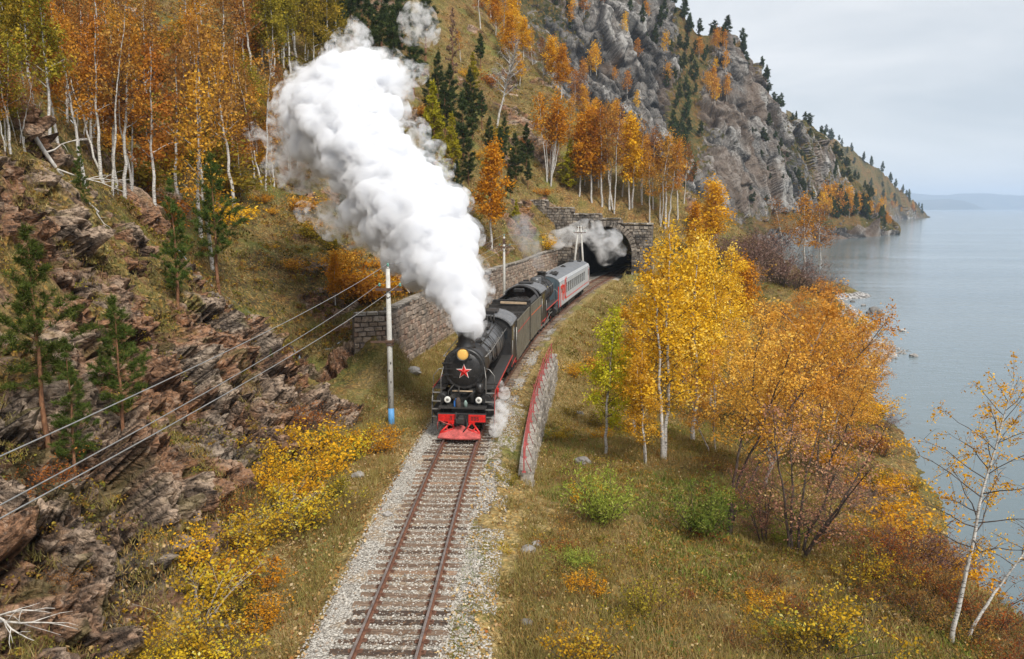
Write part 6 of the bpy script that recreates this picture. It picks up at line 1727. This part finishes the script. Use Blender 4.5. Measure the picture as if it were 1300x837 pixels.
PORTST = masonry_mat('tunnel_stone', [(0, (.13, .115, .10)), (.25, (.27, .235, .195)), (.5, (.20, .165, .135)), (.75, (.40, .345, .28)), (1, (.16, .15, .14))], (.035, .033, .032), .50)
COPE = masonry_mat('coping_stone', [(0, (.22, .195, .165)), (.5, (.31, .28, .24)), (1, (.42, .385, .34))], (.20, .17, .13), .60)
MORTAR = simple_mat('old_mortar', (.115, .095, .078), .95, 0, .4, 3, .4)
MORTB = simple_mat('lime_mortar', (.26, .215, .175), .95, 0, .4, 3, .4)
MORTL = simple_mat('pale_mortar', (.33, .295, .25), .95, 0, .35, 3, .4)
SOOTST = simple_mat('sooty_tunnel_lining', (.030, .028, .027), .95, 0, .5, 2, .5)
rw = random.Random(21)
def stone_proto(name, mat, k):
    """unit block, front face towards -y, chamfered and uneven"""
    rr = random.Random(k)
    b = MB()
    j = lambda a: rr.uniform(-a, a)
    V = []
    for (y, i) in ((.5, 0), (-.32, 0), (-.5, .09)):
        for x, z in ((-1, -1), (1, -1), (1, 1), (-1, 1)):
            V.append((x * (.5 - i) + j(.035), y + (j(.10) if i else 0), z * (.5 - i) + j(.05)))
    F = [(0, 1, 2, 3)]
    for q in (0, 4):
        for e in range(4): F.append((q + e, q + (e + 1) % 4, q + 4 + (e + 1) % 4, q + 4 + e))
    F.append((11, 10, 9, 8))
    b.add(V, F)
    me = b.mesh(name, mat)
    at = me.attributes.new('rnd', 'FLOAT', 'POINT'); at.data.foreach_set('value', np.full(len(V), rr.random(), np.float32))
    return me, np.array(V), np.array([f for f in F])
PROTO = {}
def stones(parent, name, items, mat, limit=300):
    """items: (centre, size(w, depth, h), heading of outward normal); the nearest become parts of their own, the rest one mass"""
    if mat.name not in PROTO: PROTO[mat.name] = [stone_proto(name, mat, 40 + k) for k in range(9)]
    pr = PROTO[mat.name]
    items = sorted(items, key=lambda it: float(np.hypot(it[0][0], it[0][1])))
    VV, FF, RR = [], [], []
    for i, (c, sz, ang, roll) in enumerate(items):
        me, V, F = pr[rw.randrange(9)]
        # local -y is outward; ang is the direction of the outward normal
        rz = ang + math.pi / 2
        if i < limit:
            o = link(name, me, parent); o.location = tuple(c); o.scale = sz; o.rotation_euler = (0, roll, rz)
        else:
            Q = (V * np.array(sz)) @ roty(roll).T @ rotz(rz).T + np.array(c)
            FF.append(F + 12 * len(VV)); VV.append(Q); RR.append(np.full(12, rw.random()))
    if VV:
        o = link(name + '_courses', mesh_np(name + '_courses', np.concatenate(VV), np.concatenate(FF), mat, attrs={'rnd': np.concatenate(RR)}), parent)
        o['kind'] = 'stuff'
def courses(path, z0, ztop, hmin, hmax, lmin, lmax, out, depth=.34, skip=None, zg=None):
    """lay uneven courses along a plan path (list of points); out = side of the outward normal (+1 right of travel, -1 left)"""
    P = np.array(path, float); d = np.hypot(*np.diff(P, axis=0).T); S = np.concatenate([[0], np.cumsum(d)])
    items = []
    zmax = max(ztop(s) for s in np.linspace(0, S[-1], 60))
    z = z0
    while z < zmax - .12:
        h = rw.uniform(hmin, hmax)
        s = -rw.uniform(0, lmin)
        while s < S[-1]:
            L = rw.uniform(lmin, lmax)
            a, b_ = max(s, 0), min(s + L, S[-1])
            s += L
            if b_ - a < .12: continue
            m_ = (a + b_) / 2
            if z + h * .7 > ztop(m_): continue
            x = np.interp(m_, S, P[:, 0]); y = np.interp(m_, S, P[:, 1])
            x2 = np.interp(min(m_ + .3, S[-1]), S, P[:, 0]) - np.interp(max(m_ - .3, 0), S, P[:, 0]); y2 = np.interp(min(m_ + .3, S[-1]), S, P[:, 1]) - np.interp(max(m_ - .3, 0), S, P[:, 1])
            ang = math.atan2(y2, x2) - out * math.pi / 2
            if skip and skip(m_, z + h / 2, b_ - a, h): continue
            if zg is not None and z + h < zg(x + math.cos(ang) * .3, y + math.sin(ang) * .3) - .1: continue
            pr = rw.uniform(-.05, .07)
            c = np.array([x + math.cos(ang) * (pr - depth / 2 + .08), y + math.sin(ang) * (pr - depth / 2 + .08), z + h / 2])
            items.append((c, (b_ - a - .05, depth, h - .05), ang, rw.gauss(0, .012)))
        z += h
    return items, S[-1]
def slab(name, path, z0, ztop, out, t0, t1, mat, parent, n=60):
    """backing of a wall: follows the path between offsets t0 and t1 behind the face"""
    P = np.array(path, float); d = np.hypot(*np.diff(P, axis=0).T); S = np.concatenate([[0], np.cumsum(d)])
    ss = np.linspace(0, S[-1], n)
    V = []
    for s in ss:
        x, y = np.interp(s, S, P[:, 0]), np.interp(s, S, P[:, 1])
        e = .2
        tx = np.interp(min(s + e, S[-1]), S, P[:, 0]) - np.interp(max(s - e, 0), S, P[:, 0]); ty = np.interp(min(s + e, S[-1]), S, P[:, 1]) - np.interp(max(s - e, 0), S, P[:, 1])
        a = math.atan2(ty, tx) - out * math.pi / 2
        nx, ny = math.cos(a), math.sin(a)
        V += [(x - nx * t0, y - ny * t0, z0), (x - nx * t0, y - ny * t0, ztop(s)), (x - nx * t1, y - ny * t1, ztop(s)), (x - nx * t1, y - ny * t1, z0)]
    F = []
    for j in range(n - 1):
        for k in range(4): F.append((j * 4 + k, j * 4 + (k + 1) % 4, j * 4 + 4 + (k + 1) % 4, j * 4 + 4 + k))
    F += [(0, 1, 2, 3), tuple((n - 1) * 4 + q for q in (3, 2, 1, 0))]
    b = MB(); b.add(V, F)
    return b.build(name, mat, parent)
# ---- retaining wall on the hill side
wall = tag(empty('retaining_wall', (0, 0, 0)), 'long brown stone retaining wall along the left of the railway', 'wall')
wpath = [(float(track_x(y)) - 7.3, y) for y in np.arange(52.4, PY0 + .2, .8)]
wing = [(wpath[0][0] - 2.3, wpath[0][1] - .9), (wpath[0][0] - .04, wpath[0][1])]
wtop = lambda s: 3.95 + .10 * math.sin(s * .21) + .3 * float(sstep(40, 66, s))
it, Lw = courses(wpath, -.55, lambda s: wtop(s) - .02, .30, .48, .42, .95, +1)
wi, Lg = courses(wing, -.55, lambda s: 3.85, .28, .46, .40, .85, +1)
stones(wall, 'stone', it + wi, BROWNST, 300)
slab('backing', wpath, -.6, lambda s: wtop(s) - .05, +1, .06, .62, MORTB, wall, 90)
slab('wing_backing', wing, -.6, lambda s: 3.78, +1, .06, .55, MORTAR, wall, 4)
cp = MB(); cops = []
P = np.array(wpath); S = np.concatenate([[0], np.cumsum(np.hypot(*np.diff(P, axis=0).T))])
s = .35; cn = 0
while s < S[-1] - .4:
    L = rw.uniform(.7, 1.15); m_ = s + L / 2
    x, y = np.interp(m_, S, P[:, 0]), np.interp(m_, S, P[:, 1])
    x2 = np.interp(m_ + .3, S, P[:, 0]) - np.interp(m_ - .3, S, P[:, 0]); y2 = np.interp(m_ + .3, S, P[:, 1]) - np.interp(m_ - .3, S, P[:, 1])
    a = math.atan2(y2, x2) - math.pi / 2
    cops.append((np.array([x - math.cos(a) * .22, y - math.sin(a) * .22, wtop(m_) + .07]), (L - .03, .66, .20), a, rw.gauss(0, .015)))
    s += L
for k in range(3): cops.append((np.array([wing[0][0] + .38 + k * .75, wing[0][1] + .15 + .29 * k + .2, 3.87]), (.73, .6, .2), math.atan2(-(2.3), 2.3 * .4) , .01))
stones(wall, 'coping_stone', cops, COPE, 120)
# ---- viaduct wall with the red railing on the lake side
via = tag(empty('viaduct_wall', (0, 0, 0)), 'low grey stone viaduct wall under the red railing right of the train', 'wall')
vpath = [(float(track_x(y)) + 3.42, y) for y in np.arange(31.6, 58.5, .8)]
zb_ = lambda x, y: g1(x + .3, y)
it, Lv = courses(vpath, -3.7, lambda s: -.20, .34, .62, .34, .60, +1, .3, zg=lambda x, y: zb_(x, y))
stones(via, 'stone', it, GREYWALL, 300)
slab('backing', vpath, -4.2, lambda s: -.22, +1, .02, .40, MORTL, via, 50)
P = np.array(vpath); S = np.concatenate([[0], np.cumsum(np.hypot(*np.diff(P, axis=0).T))]); cops = []
s = 0.0
while s < S[-1] - .3:
    L = rw.uniform(.75, 1.1); m_ = s + L / 2
    x, y = np.interp(m_, S, P[:, 0]), np.interp(m_, S, P[:, 1])
    a = math.atan2(np.interp(m_ + .3, S, P[:, 1]) - np.interp(m_ - .3, S, P[:, 1]), np.interp(m_ + .3, S, P[:, 0]) - np.interp(m_ - .3, S, P[:, 0])) - math.pi / 2
    cops.append((np.array([x - math.cos(a) * .24, y - math.sin(a) * .24, -.14]), (L - .02, .48, .20), a, rw.gauss(0, .008))); s += L
stones(via, 'coping_stone', cops, COPE, 120)
RAILRED = simple_mat('weathered_red_railing', (.40, .070, .065), .6, .1, .3, 6, .2, (.24, .10, .09))
rl = tag(empty('railing', (0, 0, 0)), 'red iron railing with posts along the edge of the viaduct wall', 'railing')
posts = []
for y in np.arange(31.4, 58.6, 1.95):
    x = float(track_x(y)) + 3.16
    b = MB(); b.box((0, 0, .55), (.055, .055, 1.1)); b.box((0, 0, .02), (.16, .16, .03)); b.tube([(0, 0, .75), (.30, 0, .02)], .016, 5)
    o = b.build('post', RAILRED, rl); o.location = (x + rw.uniform(-.02, .02), y, -.03); o.rotation_euler = (rw.gauss(0, .02), rw.gauss(0, .03), 0); posts.append((x, y))
for z in (1.05, .70, .36):
    b = MB(); b.tube([(x, y, z - .03 + rw.uniform(-.015, .015)) for x, y in posts], .024, 6); b.build('rail', RAILRED, rl)
# ---- tunnel portal
por = tag(empty('tunnel_portal', (PX0, PY0, 0), -PH), 'stepped stone tunnel portal with a wide dark arch and long left wing wall', 'tunnel portal')
# local frame: x across (right positive), y into the hill
RA, SPR = 4.3, 3.7
def ptop(x):
    for a, z in ((-9.3, 12.1), (-5.0, 10.9), (-.6, 9.95), (2.6, 9.25), (99, 8.5)):
        if x < a: return z - .15
    return 8
def inner(x): return SPR + math.sqrt(max(0, RA * RA - x * x)) if abs(x) < RA else -.6
ppath = [(x, 0) for x in np.arange(-13.4, 7.41, .4)]
def sk(m_, z, L, h):
    x = -13.4 + m_
    if z < SPR: return abs(x) < RA + .25 + L * .35
    return math.hypot(x, z - SPR) < RA + .78 + L * .2
it, _l = courses(ppath, -.5, lambda s: ptop(-13.4 + s), .36, .5, .5, .95, +1, .4, skip=sk)
it = [((c[0], c[1], c[2]), sz, a, r) for c, sz, a, r in it]
stones(por, 'stone', it, PORTST, 0)
b = MB()
xs = np.concatenate([np.arange(-13.4, -4.31, .7), np.linspace(-4.3, 4.3, 33), np.arange(4.9, 7.45, .625)])
for x0, x1 in zip(xs[:-1], xs[1:]):
    xm = (x0 + x1) / 2; lo = inner(xm); hi = ptop(xm) - .06
    b.box((xm, .68, (lo + hi) / 2), (x1 - x0, 1.2, hi - lo))
b.build('backing', MORTAR, por)
nv = 27
for k in range(nv):
    a0, a1 = math.pi * k / nv, math.pi * (k + 1) / nv; am = (a0 + a1) / 2
    me, V, F = stone_proto('voussoir', PORTST, 70 + k % 5)
    o = link('voussoir', me if k < 5 else vme[k % 5], por)
    if k < 5: vme = (vme if k else []) + [me]
    r = RA + .42
    o.location = (r * math.cos(am), .10, SPR + r * math.sin(am)); o.scale = (RA * math.pi / nv - .02, .5, .86); o.rotation_euler = (0, math.pi / 2 - am, 0)
for s_ in (-1, 1):
    z = -.5
    while z < SPR - .2:
        h = rw.uniform(.42, .55); me = vme[rw.randrange(5)]
        o = link('jamb_stone', me, por); o.location = (s_ * (RA + .42), .10, z + h / 2); o.scale = (.84, .5, h - .03); z += h
for x0, x1 in ((-13.4, -9.3), (-9.3, -5.0), (-5.0, -.6), (-.6, 2.6), (2.6, 7.45)):
    zt = ptop((x0 + x1) / 2); x = x0
    while x < x1 - .2:
        L = min(rw.uniform(.8, 1.2), x1 - x)
        o = link('coping_stone', PROTO[COPE.name][rw.randrange(9)][0], por); o.location = (x + L / 2, .42, zt + .10); o.scale = (L - .02, 1.15, .24); x += L
# tunnel lining and floor, following the track into the hill
lp = L_AT(PY0)
rings = []; fl = []
for j, dl in enumerate(np.linspace(0, 46, 24)):
    X, Y, h = track_at(lp + dl); rx, ry = math.sin(h), -math.cos(h)
    pr = [(-RA - .01, -.6)] + [(-(RA + .01) * math.cos(a), SPR + (RA + .01) * math.sin(a)) for a in np.linspace(0, math.pi, 17)] + [(RA + .01, -.6)]
    ox, oy = (PT[0] * .08, PT[1] * .08)
    rings.append([(X + ox + rx * a, Y + oy + ry * a, z) for a, z in pr])
    fl.append([(X - PT[0] * 1.4 + rx * a, Y - PT[1] * 1.4 + ry * a, z) for a, z in ((-4.2, -.43), (-2.6, -.425), (-1.7, -.235), (1.7, -.235), (2.6, -.425), (4.2, -.43))])
n = len(rings[0])
tun = link('tunnel_lining', mesh_np('tunnel_lining', np.array(rings).reshape(-1, 3), grid_faces(24, n), SOOTST, smooth=True)); tag(tun, kind='structure')
X, Y, h = track_at(lp + 46)
b = MB(); b.box((X, Y, 3.6), (9.4, .3, 9), rotz(h - math.pi / 2)); o = b.build('end_wall', SOOTST, tun)
tf = link('tunnel_floor', mesh_np('tunnel_floor', np.array(fl).reshape(-1, 3), grid_faces(24, 6), BALLAST, attrs={'rnd': np.random.default_rng(1).uniform(0, 1, 144)})); tag(tf, kind='structure')
# ---- telegraph poles and wires
CONC = simple_mat('pale_concrete_pole', (.52, .51, .47), .85, 0, .2, 4, .25, (.36, .34, .30))
BLUEB = simple_mat('blue_pole_base', (.10, .30, .58), .6, 0, .2, 5)
OLDWOOD = simple_mat('brown_crossarm', (.10, .055, .035), .85, 0, .4, 6, .3)
INSUL = simple_mat('green_glass_insulator', (.12, .34, .26), .15, 0, .2, 6)
def insulator(root, x, z):
    b = MB(); b.cyl((0, 0, 0), (0, 0, .16), .014, 6, m=1); b.lathe([(.055, .10), (.075, .13), (.055, .18), (.065, .21), (.04, .27), (.01, .28)], (0, 0, 0), 'Z', 12, 0)
    o = b.build('insulator', [INSUL, RUST], root); o.location = (x, 0, z)
def mast(loc, H, label, arm=True, blue=True, rz=0.0):
    e = tag(empty('telegraph_pole', loc, rz), label, 'pole')
    b = MB(); b.tube([(0, 0, -.5), (0, 0, H * .5), (0, 0, H)], [.165, .14, .105], 14); b.cyl((0, 0, H), (0, 0, H + .10), .05, 8); b.build('shaft', CONC, e)
    if blue:
        b = MB(); b.tube([(0, 0, -.4), (0, 0, .88)], [.169, .158], 14); b.build('painted_base', BLUEB, e)
        b = MB()
        for (x, z, w_, h_) in ((-.03, 1.20, .10, .025), (.02, 1.32, .025, .16), (-.05, 1.45, .025, .12), (-.01, 1.52, .09, .025)): b.box((x, -.158, z), (w_, .012, h_))
        for (x, z) in ((.05, 2.3), (-.02, 2.9), (.06, 3.3)): b.box((x, -.151, z), (.05, .012, .10))
        o = b.build('stencil_mark', SOOT, e); o['kind'] = 'stuff'
    if arm:
        b = MB(); b.box((.05, -.15, H - 1.05), (1.35, .12, .14)); b.tube([(-.4, -.15, H - 1.05), (0, -.13, H - 1.5)], .018, 5); b.tube([(.5, -.15, H - 1.05), (0, -.13, H - 1.5)], .018, 5); b.build('crossarm', OLDWOOD, e)
        insulator(e, -.45, H - 1.0); insulator(e, .60, H - 1.0)
        b = MB(); b.box((0, 0, H - .45), (.30, .30, .55)); b.build('top_clamp', OLDWOOD, e) if not blue else None
    if blue:
        b = MB(); b.box((-.42, -.17, 4.42), (1.05, .09, .09)); b.box((.02, 0, 4.42), (.42, .40, .16)); b.box((.02, 0, 4.25), (.38, .36, .05)); b.build('lower_bracket', OLDWOOD, e)
    insulator(e, 0, H + .02)
    return e
p1, z1 = hit(497, 539); H1 = 7.75 - p1[2]
mast(tuple(p1), H1, 'white concrete pole with a blue base and two green insulators left of the train')
p2 = W(640, 372, 82); p2[2] = -.35; H2 = 7.9 + .35
mast(tuple(p2), H2, 'white concrete pole standing behind the steam beside the second tender', blue=False)
# A-frame mast before the tunnel
p3 = W(735, 352, 119); p3[2] = -.4
e = tag(empty('telegraph_pole', tuple(p3), .15), 'tall mast of two close white posts in front of the tunnel mouth', 'pole')
for s_ in (-1, 1):
    b = MB(); b.tube([(s_ * .95 - .1, 0, -.4), (s_ * .18, 0, 8.6)], [.17, .12], 10); b.build('shaft', CONC, e)
b = MB(); b.box((0, 0, 8.35), (.7, .2, .16)); b.build('top_bolt', OLDWOOD, e)
b = MB(); b.box((0, -.16, 7.6), (1.9, .10, .10)); b.build('crossarm', OLDWOOD, e)
for x in (-.85, .85): insulator(e, x, 7.65)
WIRE = simple_mat('pale_aluminium_wire', (.34, .34, .335), .5, .4, .2, 5)
def span(A, B, sag, n=16):
    t = np.linspace(0, 1, n)[:, None]
    P = np.array(A) * (1 - t) + np.array(B) * t; P[:, 2] -= 4 * sag * (t * (1 - t))[:, 0]
    return P
p0 = np.array([-6.75, -3.0, 0])
for (x, dz, lab) in ((0, .25, 'topmost pale wire running from the front pole down past the rock cutting'), (-.45, -.78, 'lower left pale wire of the pair hung from the crossarm of the front pole'), (.60, -.78, 'lower right pale wire of the pair hung from the crossarm of the front pole')):
    a0 = p0 + np.array([x * .10, 0, (8.0 if x == 0 else 7.42 + .05 * (x > 0))]); a1 = np.array([p1[0] + x, p1[1] - .15 * (x != 0), p1[2] + H1 + dz]); a2 = np.array([p2[0] + x, p2[1], p2[2] + H2 + dz]); a3 = np.array([p3[0] + x * 1.5, p3[1] - .16, p3[2] + 8.4 + dz * .8])
    P = np.concatenate([span(a0, a1, .45), span(a1, a2, .5)[1:], span(a2, a3, .5)[1:]])
    b = MB(); b.tube(P, .0115, 5); tag(b.build('wire', WIRE), lab, 'wire')
# ================================================================== steam and smoke
def steam_mat(name, dens, col=(1, 1, 1), noise=None, aniso=0.0):
    m = mat_new(name); t = NT(m)
    d = dens
    if noise:
        sc, lo, hi = noise
        n = t.noise(t.pos(), sc, 5, .62, .6)
        d = t.math('MULTIPLY', t.ramp(n, [(lo, (0, 0, 0)), (hi, (1, 1, 1))]), dens)
    pv = t.n('ShaderNodeVolumePrincipled', {'Color': col, 'Density': d, 'Anisotropy': aniso})
    t.t.links.new(pv.outputs[0], t.o.inputs['Volume'])
    return m
def cloud(name, balls, voxel, mat, seed, amp=.35, cell=1.1, label=None):
    """a billowing body: many balls fused, then pushed out in rounded puffs"""
    import bmesh
    bm = bmesh.new()
    for (x, y, z, r) in balls:
        bmesh.ops.create_icosphere(bm, subdivisions=2, radius=r, matrix=Matrix.Translation((x, y, z)))
    me = bpy.data.meshes.new(name); bm.to_mesh(me); bm.free()
    o = link(name, me)
    md = o.modifiers.new('fuse', 'REMESH'); md.mode = 'VOXEL'; md.voxel_size = voxel
    dg = bpy.context.evaluated_depsgraph_get()
    me2 = bpy.data.meshes.new_from_object(o.evaluated_get(dg))
    o.modifiers.clear(); o.data = me2; me2.name = name
    n = len(me2.vertices)
    co = np.empty(n * 3, np.float32); me2.vertices.foreach_get('co', co); co = co.reshape(-1, 3).astype(float)
    no = np.empty(n * 3, np.float32); me2.vertices.foreach_get('normal', no); no = no.reshape(-1, 3).astype(float)
    def puffs(p, s):
        i = np.floor(p).astype(np.int64); b1 = np.full(len(p), 9.0)
        for dx in (-1, 0, 1):
            for dy in (-1, 0, 1):
                for dz in (-1, 0, 1):
                    c = (i[:, 0] + dx, i[:, 1] + dy, i[:, 2] + dz)
                    b1 = np.minimum(b1, (p[:, 0] - c[0] - _h(*c, s)) ** 2 + (p[:, 1] - c[1] - _h(*c, s + 1)) ** 2 + (p[:, 2] - c[2] - _h(*c, s + 2)) ** 2)
        return 1 - np.sqrt(b1) * 1.25
    wz = co + .5 * cell * np.stack([fbm(co / cell * .5, 2, seed + 5), fbm(co / cell * .5, 2, seed + 6), fbm(co / cell * .5, 2, seed + 7)], 1)
    d = amp * (puffs(wz / cell, seed) + .62 * puffs(wz / (cell * .42), seed + 9) + .36 * puffs(wz / (cell * .18), seed + 19) + .16 * puffs(wz / (cell * .085), seed + 29))
    co += no * d[:, None]
    me2.vertices.foreach_set('co', co.astype(np.float32).ravel())
    me2.update()
    # fuse again so that no puff folds through another
    md = o.modifiers.new('fuse', 'REMESH'); md.mode = 'VOXEL'; md.voxel_size = voxel * .8
    dg = bpy.context.evaluated_depsgraph_get(); dg.update()
    me3 = bpy.data.meshes.new_from_object(o.evaluated_get(dg))
    o.modifiers.clear(); o.data = me3; me3.name = name
    me2 = me3
    me2.materials.clear(); me2.materials.append(mat)
    me2.update()
    return tag(o, label, kind='stuff')
STEAM = steam_mat('white_steam', 4.0, (.972, .977, .988))
STEAMB = steam_mat('thin_steam', .9)
rs_ = np.random.default_rng(12)
spine = [(597, 416, 38.8, .36), (594, 402, 39.5, .56), (590, 388, 40.2, .82), (583, 366, 41.2, 1.25), (573, 346, 42.2, 1.75), (558, 318, 43.8, 2.5), (532, 284, 45.4, 3.2), (512, 246, 47.2, 3.1), (488, 214, 48.8, 3.2), (456, 186, 50.4, 3.6), (432, 160, 51.8, 3.8), (432, 128, 53.4, 3.5), (448, 104, 54.6, 2.3), (458, 92, 55, 1.4)]
spine = [(px - dx, py + 2, z, r * k) for (px, py, z, r), dx, k in zip(spine, (0, 0, 0, 1, 4, 7, 9, 9, 5, 3, 3, 4, 4, 2), (1, 1, .92, .88, .85, .83, .80, .80, .76, .74, .76, .82, .86, .86))]
sp = np.array(spine)
balls = []
uu = np.linspace(0, len(sp) - 1, 40)
for u in uu:
    a = np.array([np.interp(u, np.arange(len(sp)), sp[:, c]) for c in range(4)])
    q = W(a[0], a[1], a[2]); balls.append((*q, a[3] * .82))
    for j in range(int(4 + a[3] * 3.0)):
        dv = rs_.normal(size=3); dv /= np.linalg.norm(dv)
        r = a[3] * rs_.uniform(.16, .40)
        balls.append((*(q + dv * (a[3] * .98 - r * .75)), r))
for (px, py, z, r) in ((388, 184, 53, 1.1), (380, 158, 54, 1.1), (378, 130, 55, 1.2), (398, 110, 55, 1.1), (440, 84, 55.5, .8), (466, 76, 56, .7), (492, 100, 54, 1.0), (494, 138, 51, .9), (486, 165, 50, .9), (512, 200, 48.5, .8), (545, 228, 46.5, .9), (572, 260, 45, .9), (588, 300, 43.5, .8), (600, 345, 42.3, .5), (600, 372, 41, .5), (410, 206, 52, .9), (440, 232, 50, .9), (458, 268, 48.5, 1.0), (478, 292, 46.5, .9), (520, 326, 45, .8), (548, 354, 43.5, .6)):
    balls.append((*W(px, py, z), r))
veil = [(x, y, z, r * 1.12 + .10) for x, y, z, r in balls]
core = [(x, y, z, r * .80) for x, y, z, r in balls]
VEIL = steam_mat('torn_steam', 2.0, (.985, .988, .995), (1.4, .48, .64))
cloud('steam_veil', veil, .20, VEIL, 905, .45, 1.2, 'torn translucent veil of steam round the dense white plume')
cloud('steam_plume', core, .105, STEAM, 900, .46, 1.15, 'huge dense white plume of steam billowing from the chimney of the leading locomotive')
# ragged thin fringes
fr = []
for (px, py, z, r) in ((366, 208, 54, 1.0), (352, 185, 55, .8), (384, 228, 53, .9), (392, 100, 55, .9), (358, 140, 55, .8), (428, 84, 56, 1.0), (505, 165, 50, .7), (470, 300, 47.5, .8), (438, 60, 56, 1.1), (470, 85, 55, 1.3), (500, 95, 54.5, 1.0), (524, 98, 54, .7), (510, 130, 53, .7), (532, 168, 51, .7), (548, 192, 50, .6), (565, 215, 49, .5), (455, 45, 57, .8), (420, 280, 51, 1.1), (445, 300, 50, .8), (512, 318, 46, .8), (605, 372, 41.3, .6), (570, 378, 42, .6)):
    q = W(px, py, z); fr.append((*q, r))
    for j in range(4):
        dv = rs_.normal(size=3) * .8; fr.append((*(q + dv * r * .8), r * rs_.uniform(.35, .7)))
FR = steam_mat('ragged_steam', 2.2, (1, 1, 1), (1.5, .49, .66))
cloud('steam_fringe', fr, .22, FR, 930, .3, 1.0, 'thin torn shreds of steam round the edge of the white plume')
w2 = []
for (px, py, z, r) in ((530, 28, 80, 1.7), (540, 40, 80, 1.3), (522, 42, 80, 1.1)):
    w2.append((*W(px, py, z), r * 1.15))
WISP = steam_mat('steam_wisp', 1.6, (1, 1, 1), (1.2, .50, .70))
cloud('steam_wisp', w2, .3, WISP, 940, .3, 1.0, 'small white wisp of steam high up among the pines')
# steam at the cylinders
c2 = []
for (px, py, z, r) in ((636, 517, 38.5, .38), (633, 535, 37.8, .38), (629, 546, 37.4, .30), (640, 500, 39.6, .30), (637, 525, 38.2, .33), (634, 488, 40.5, .2)):
    c2.append((*W(px, py, z), r))
cloud('cylinder_steam', c2, .06, STEAM if False else steam_mat('cylinder_steam', 5.0, (1, 1, 1), (3.2, .46, .62)), 950, .10, .35, 'jet of white steam at the right cylinder of the leading locomotive')
# light steam over the second chimney and grey smoke at the tunnel mouth
c3 = []
for (px, py, z, r) in ((684, 333, 79, .6), (676, 318, 80, .9), (668, 303, 81, 1.3), (662, 290, 82, 1.4)):
    c3.append((*W(px, py, z), r))
cloud('chimney_smoke', c3, .18, steam_mat('faint_smoke', .38, (.78, .80, .84), (.7, .40, .66)), 960, .3, 1.0, 'faint grey smoke above the chimney of the second locomotive')
c4 = []
for (px, py, z, r) in ((752, 298, 121, 1.6), (765, 308, 121, 1.9), (778, 303, 121.4, 1.4), (742, 292, 120.5, 1.5), (770, 324, 121.5, 1.5), (733, 296, 120, 1.3), (722, 300, 119, 1.4), (708, 304, 118, 1.2), (758, 290, 121, 1.0), (786, 318, 121.5, 1.0)):
    c4.append((*W(px, py, z), r))
cloud('tunnel_smoke', c4, .3, steam_mat('tunnel_smoke', 1.1, (.95, .955, .965), (.55, .45, .68)), 970, .5, 1.4, 'grey white smoke drifting out of the tunnel mouth')
# ================================================================== air
hm = mat_new('haze'); t = NT(hm)
pv = t.n('ShaderNodeVolumePrincipled', {'Color': (.66, .80, 1.0), 'Density': 1.15e-4, 'Anisotropy': 0.0})
t.t.links.new(pv.outputs[0], t.o.inputs['Volume'])
hb = MB(); hb.box((0, 0, (-11.5 + 330) / 2), (31000, 31000, 330 + 11.5))
tag(hb.build('haze', hm), kind='stuff')
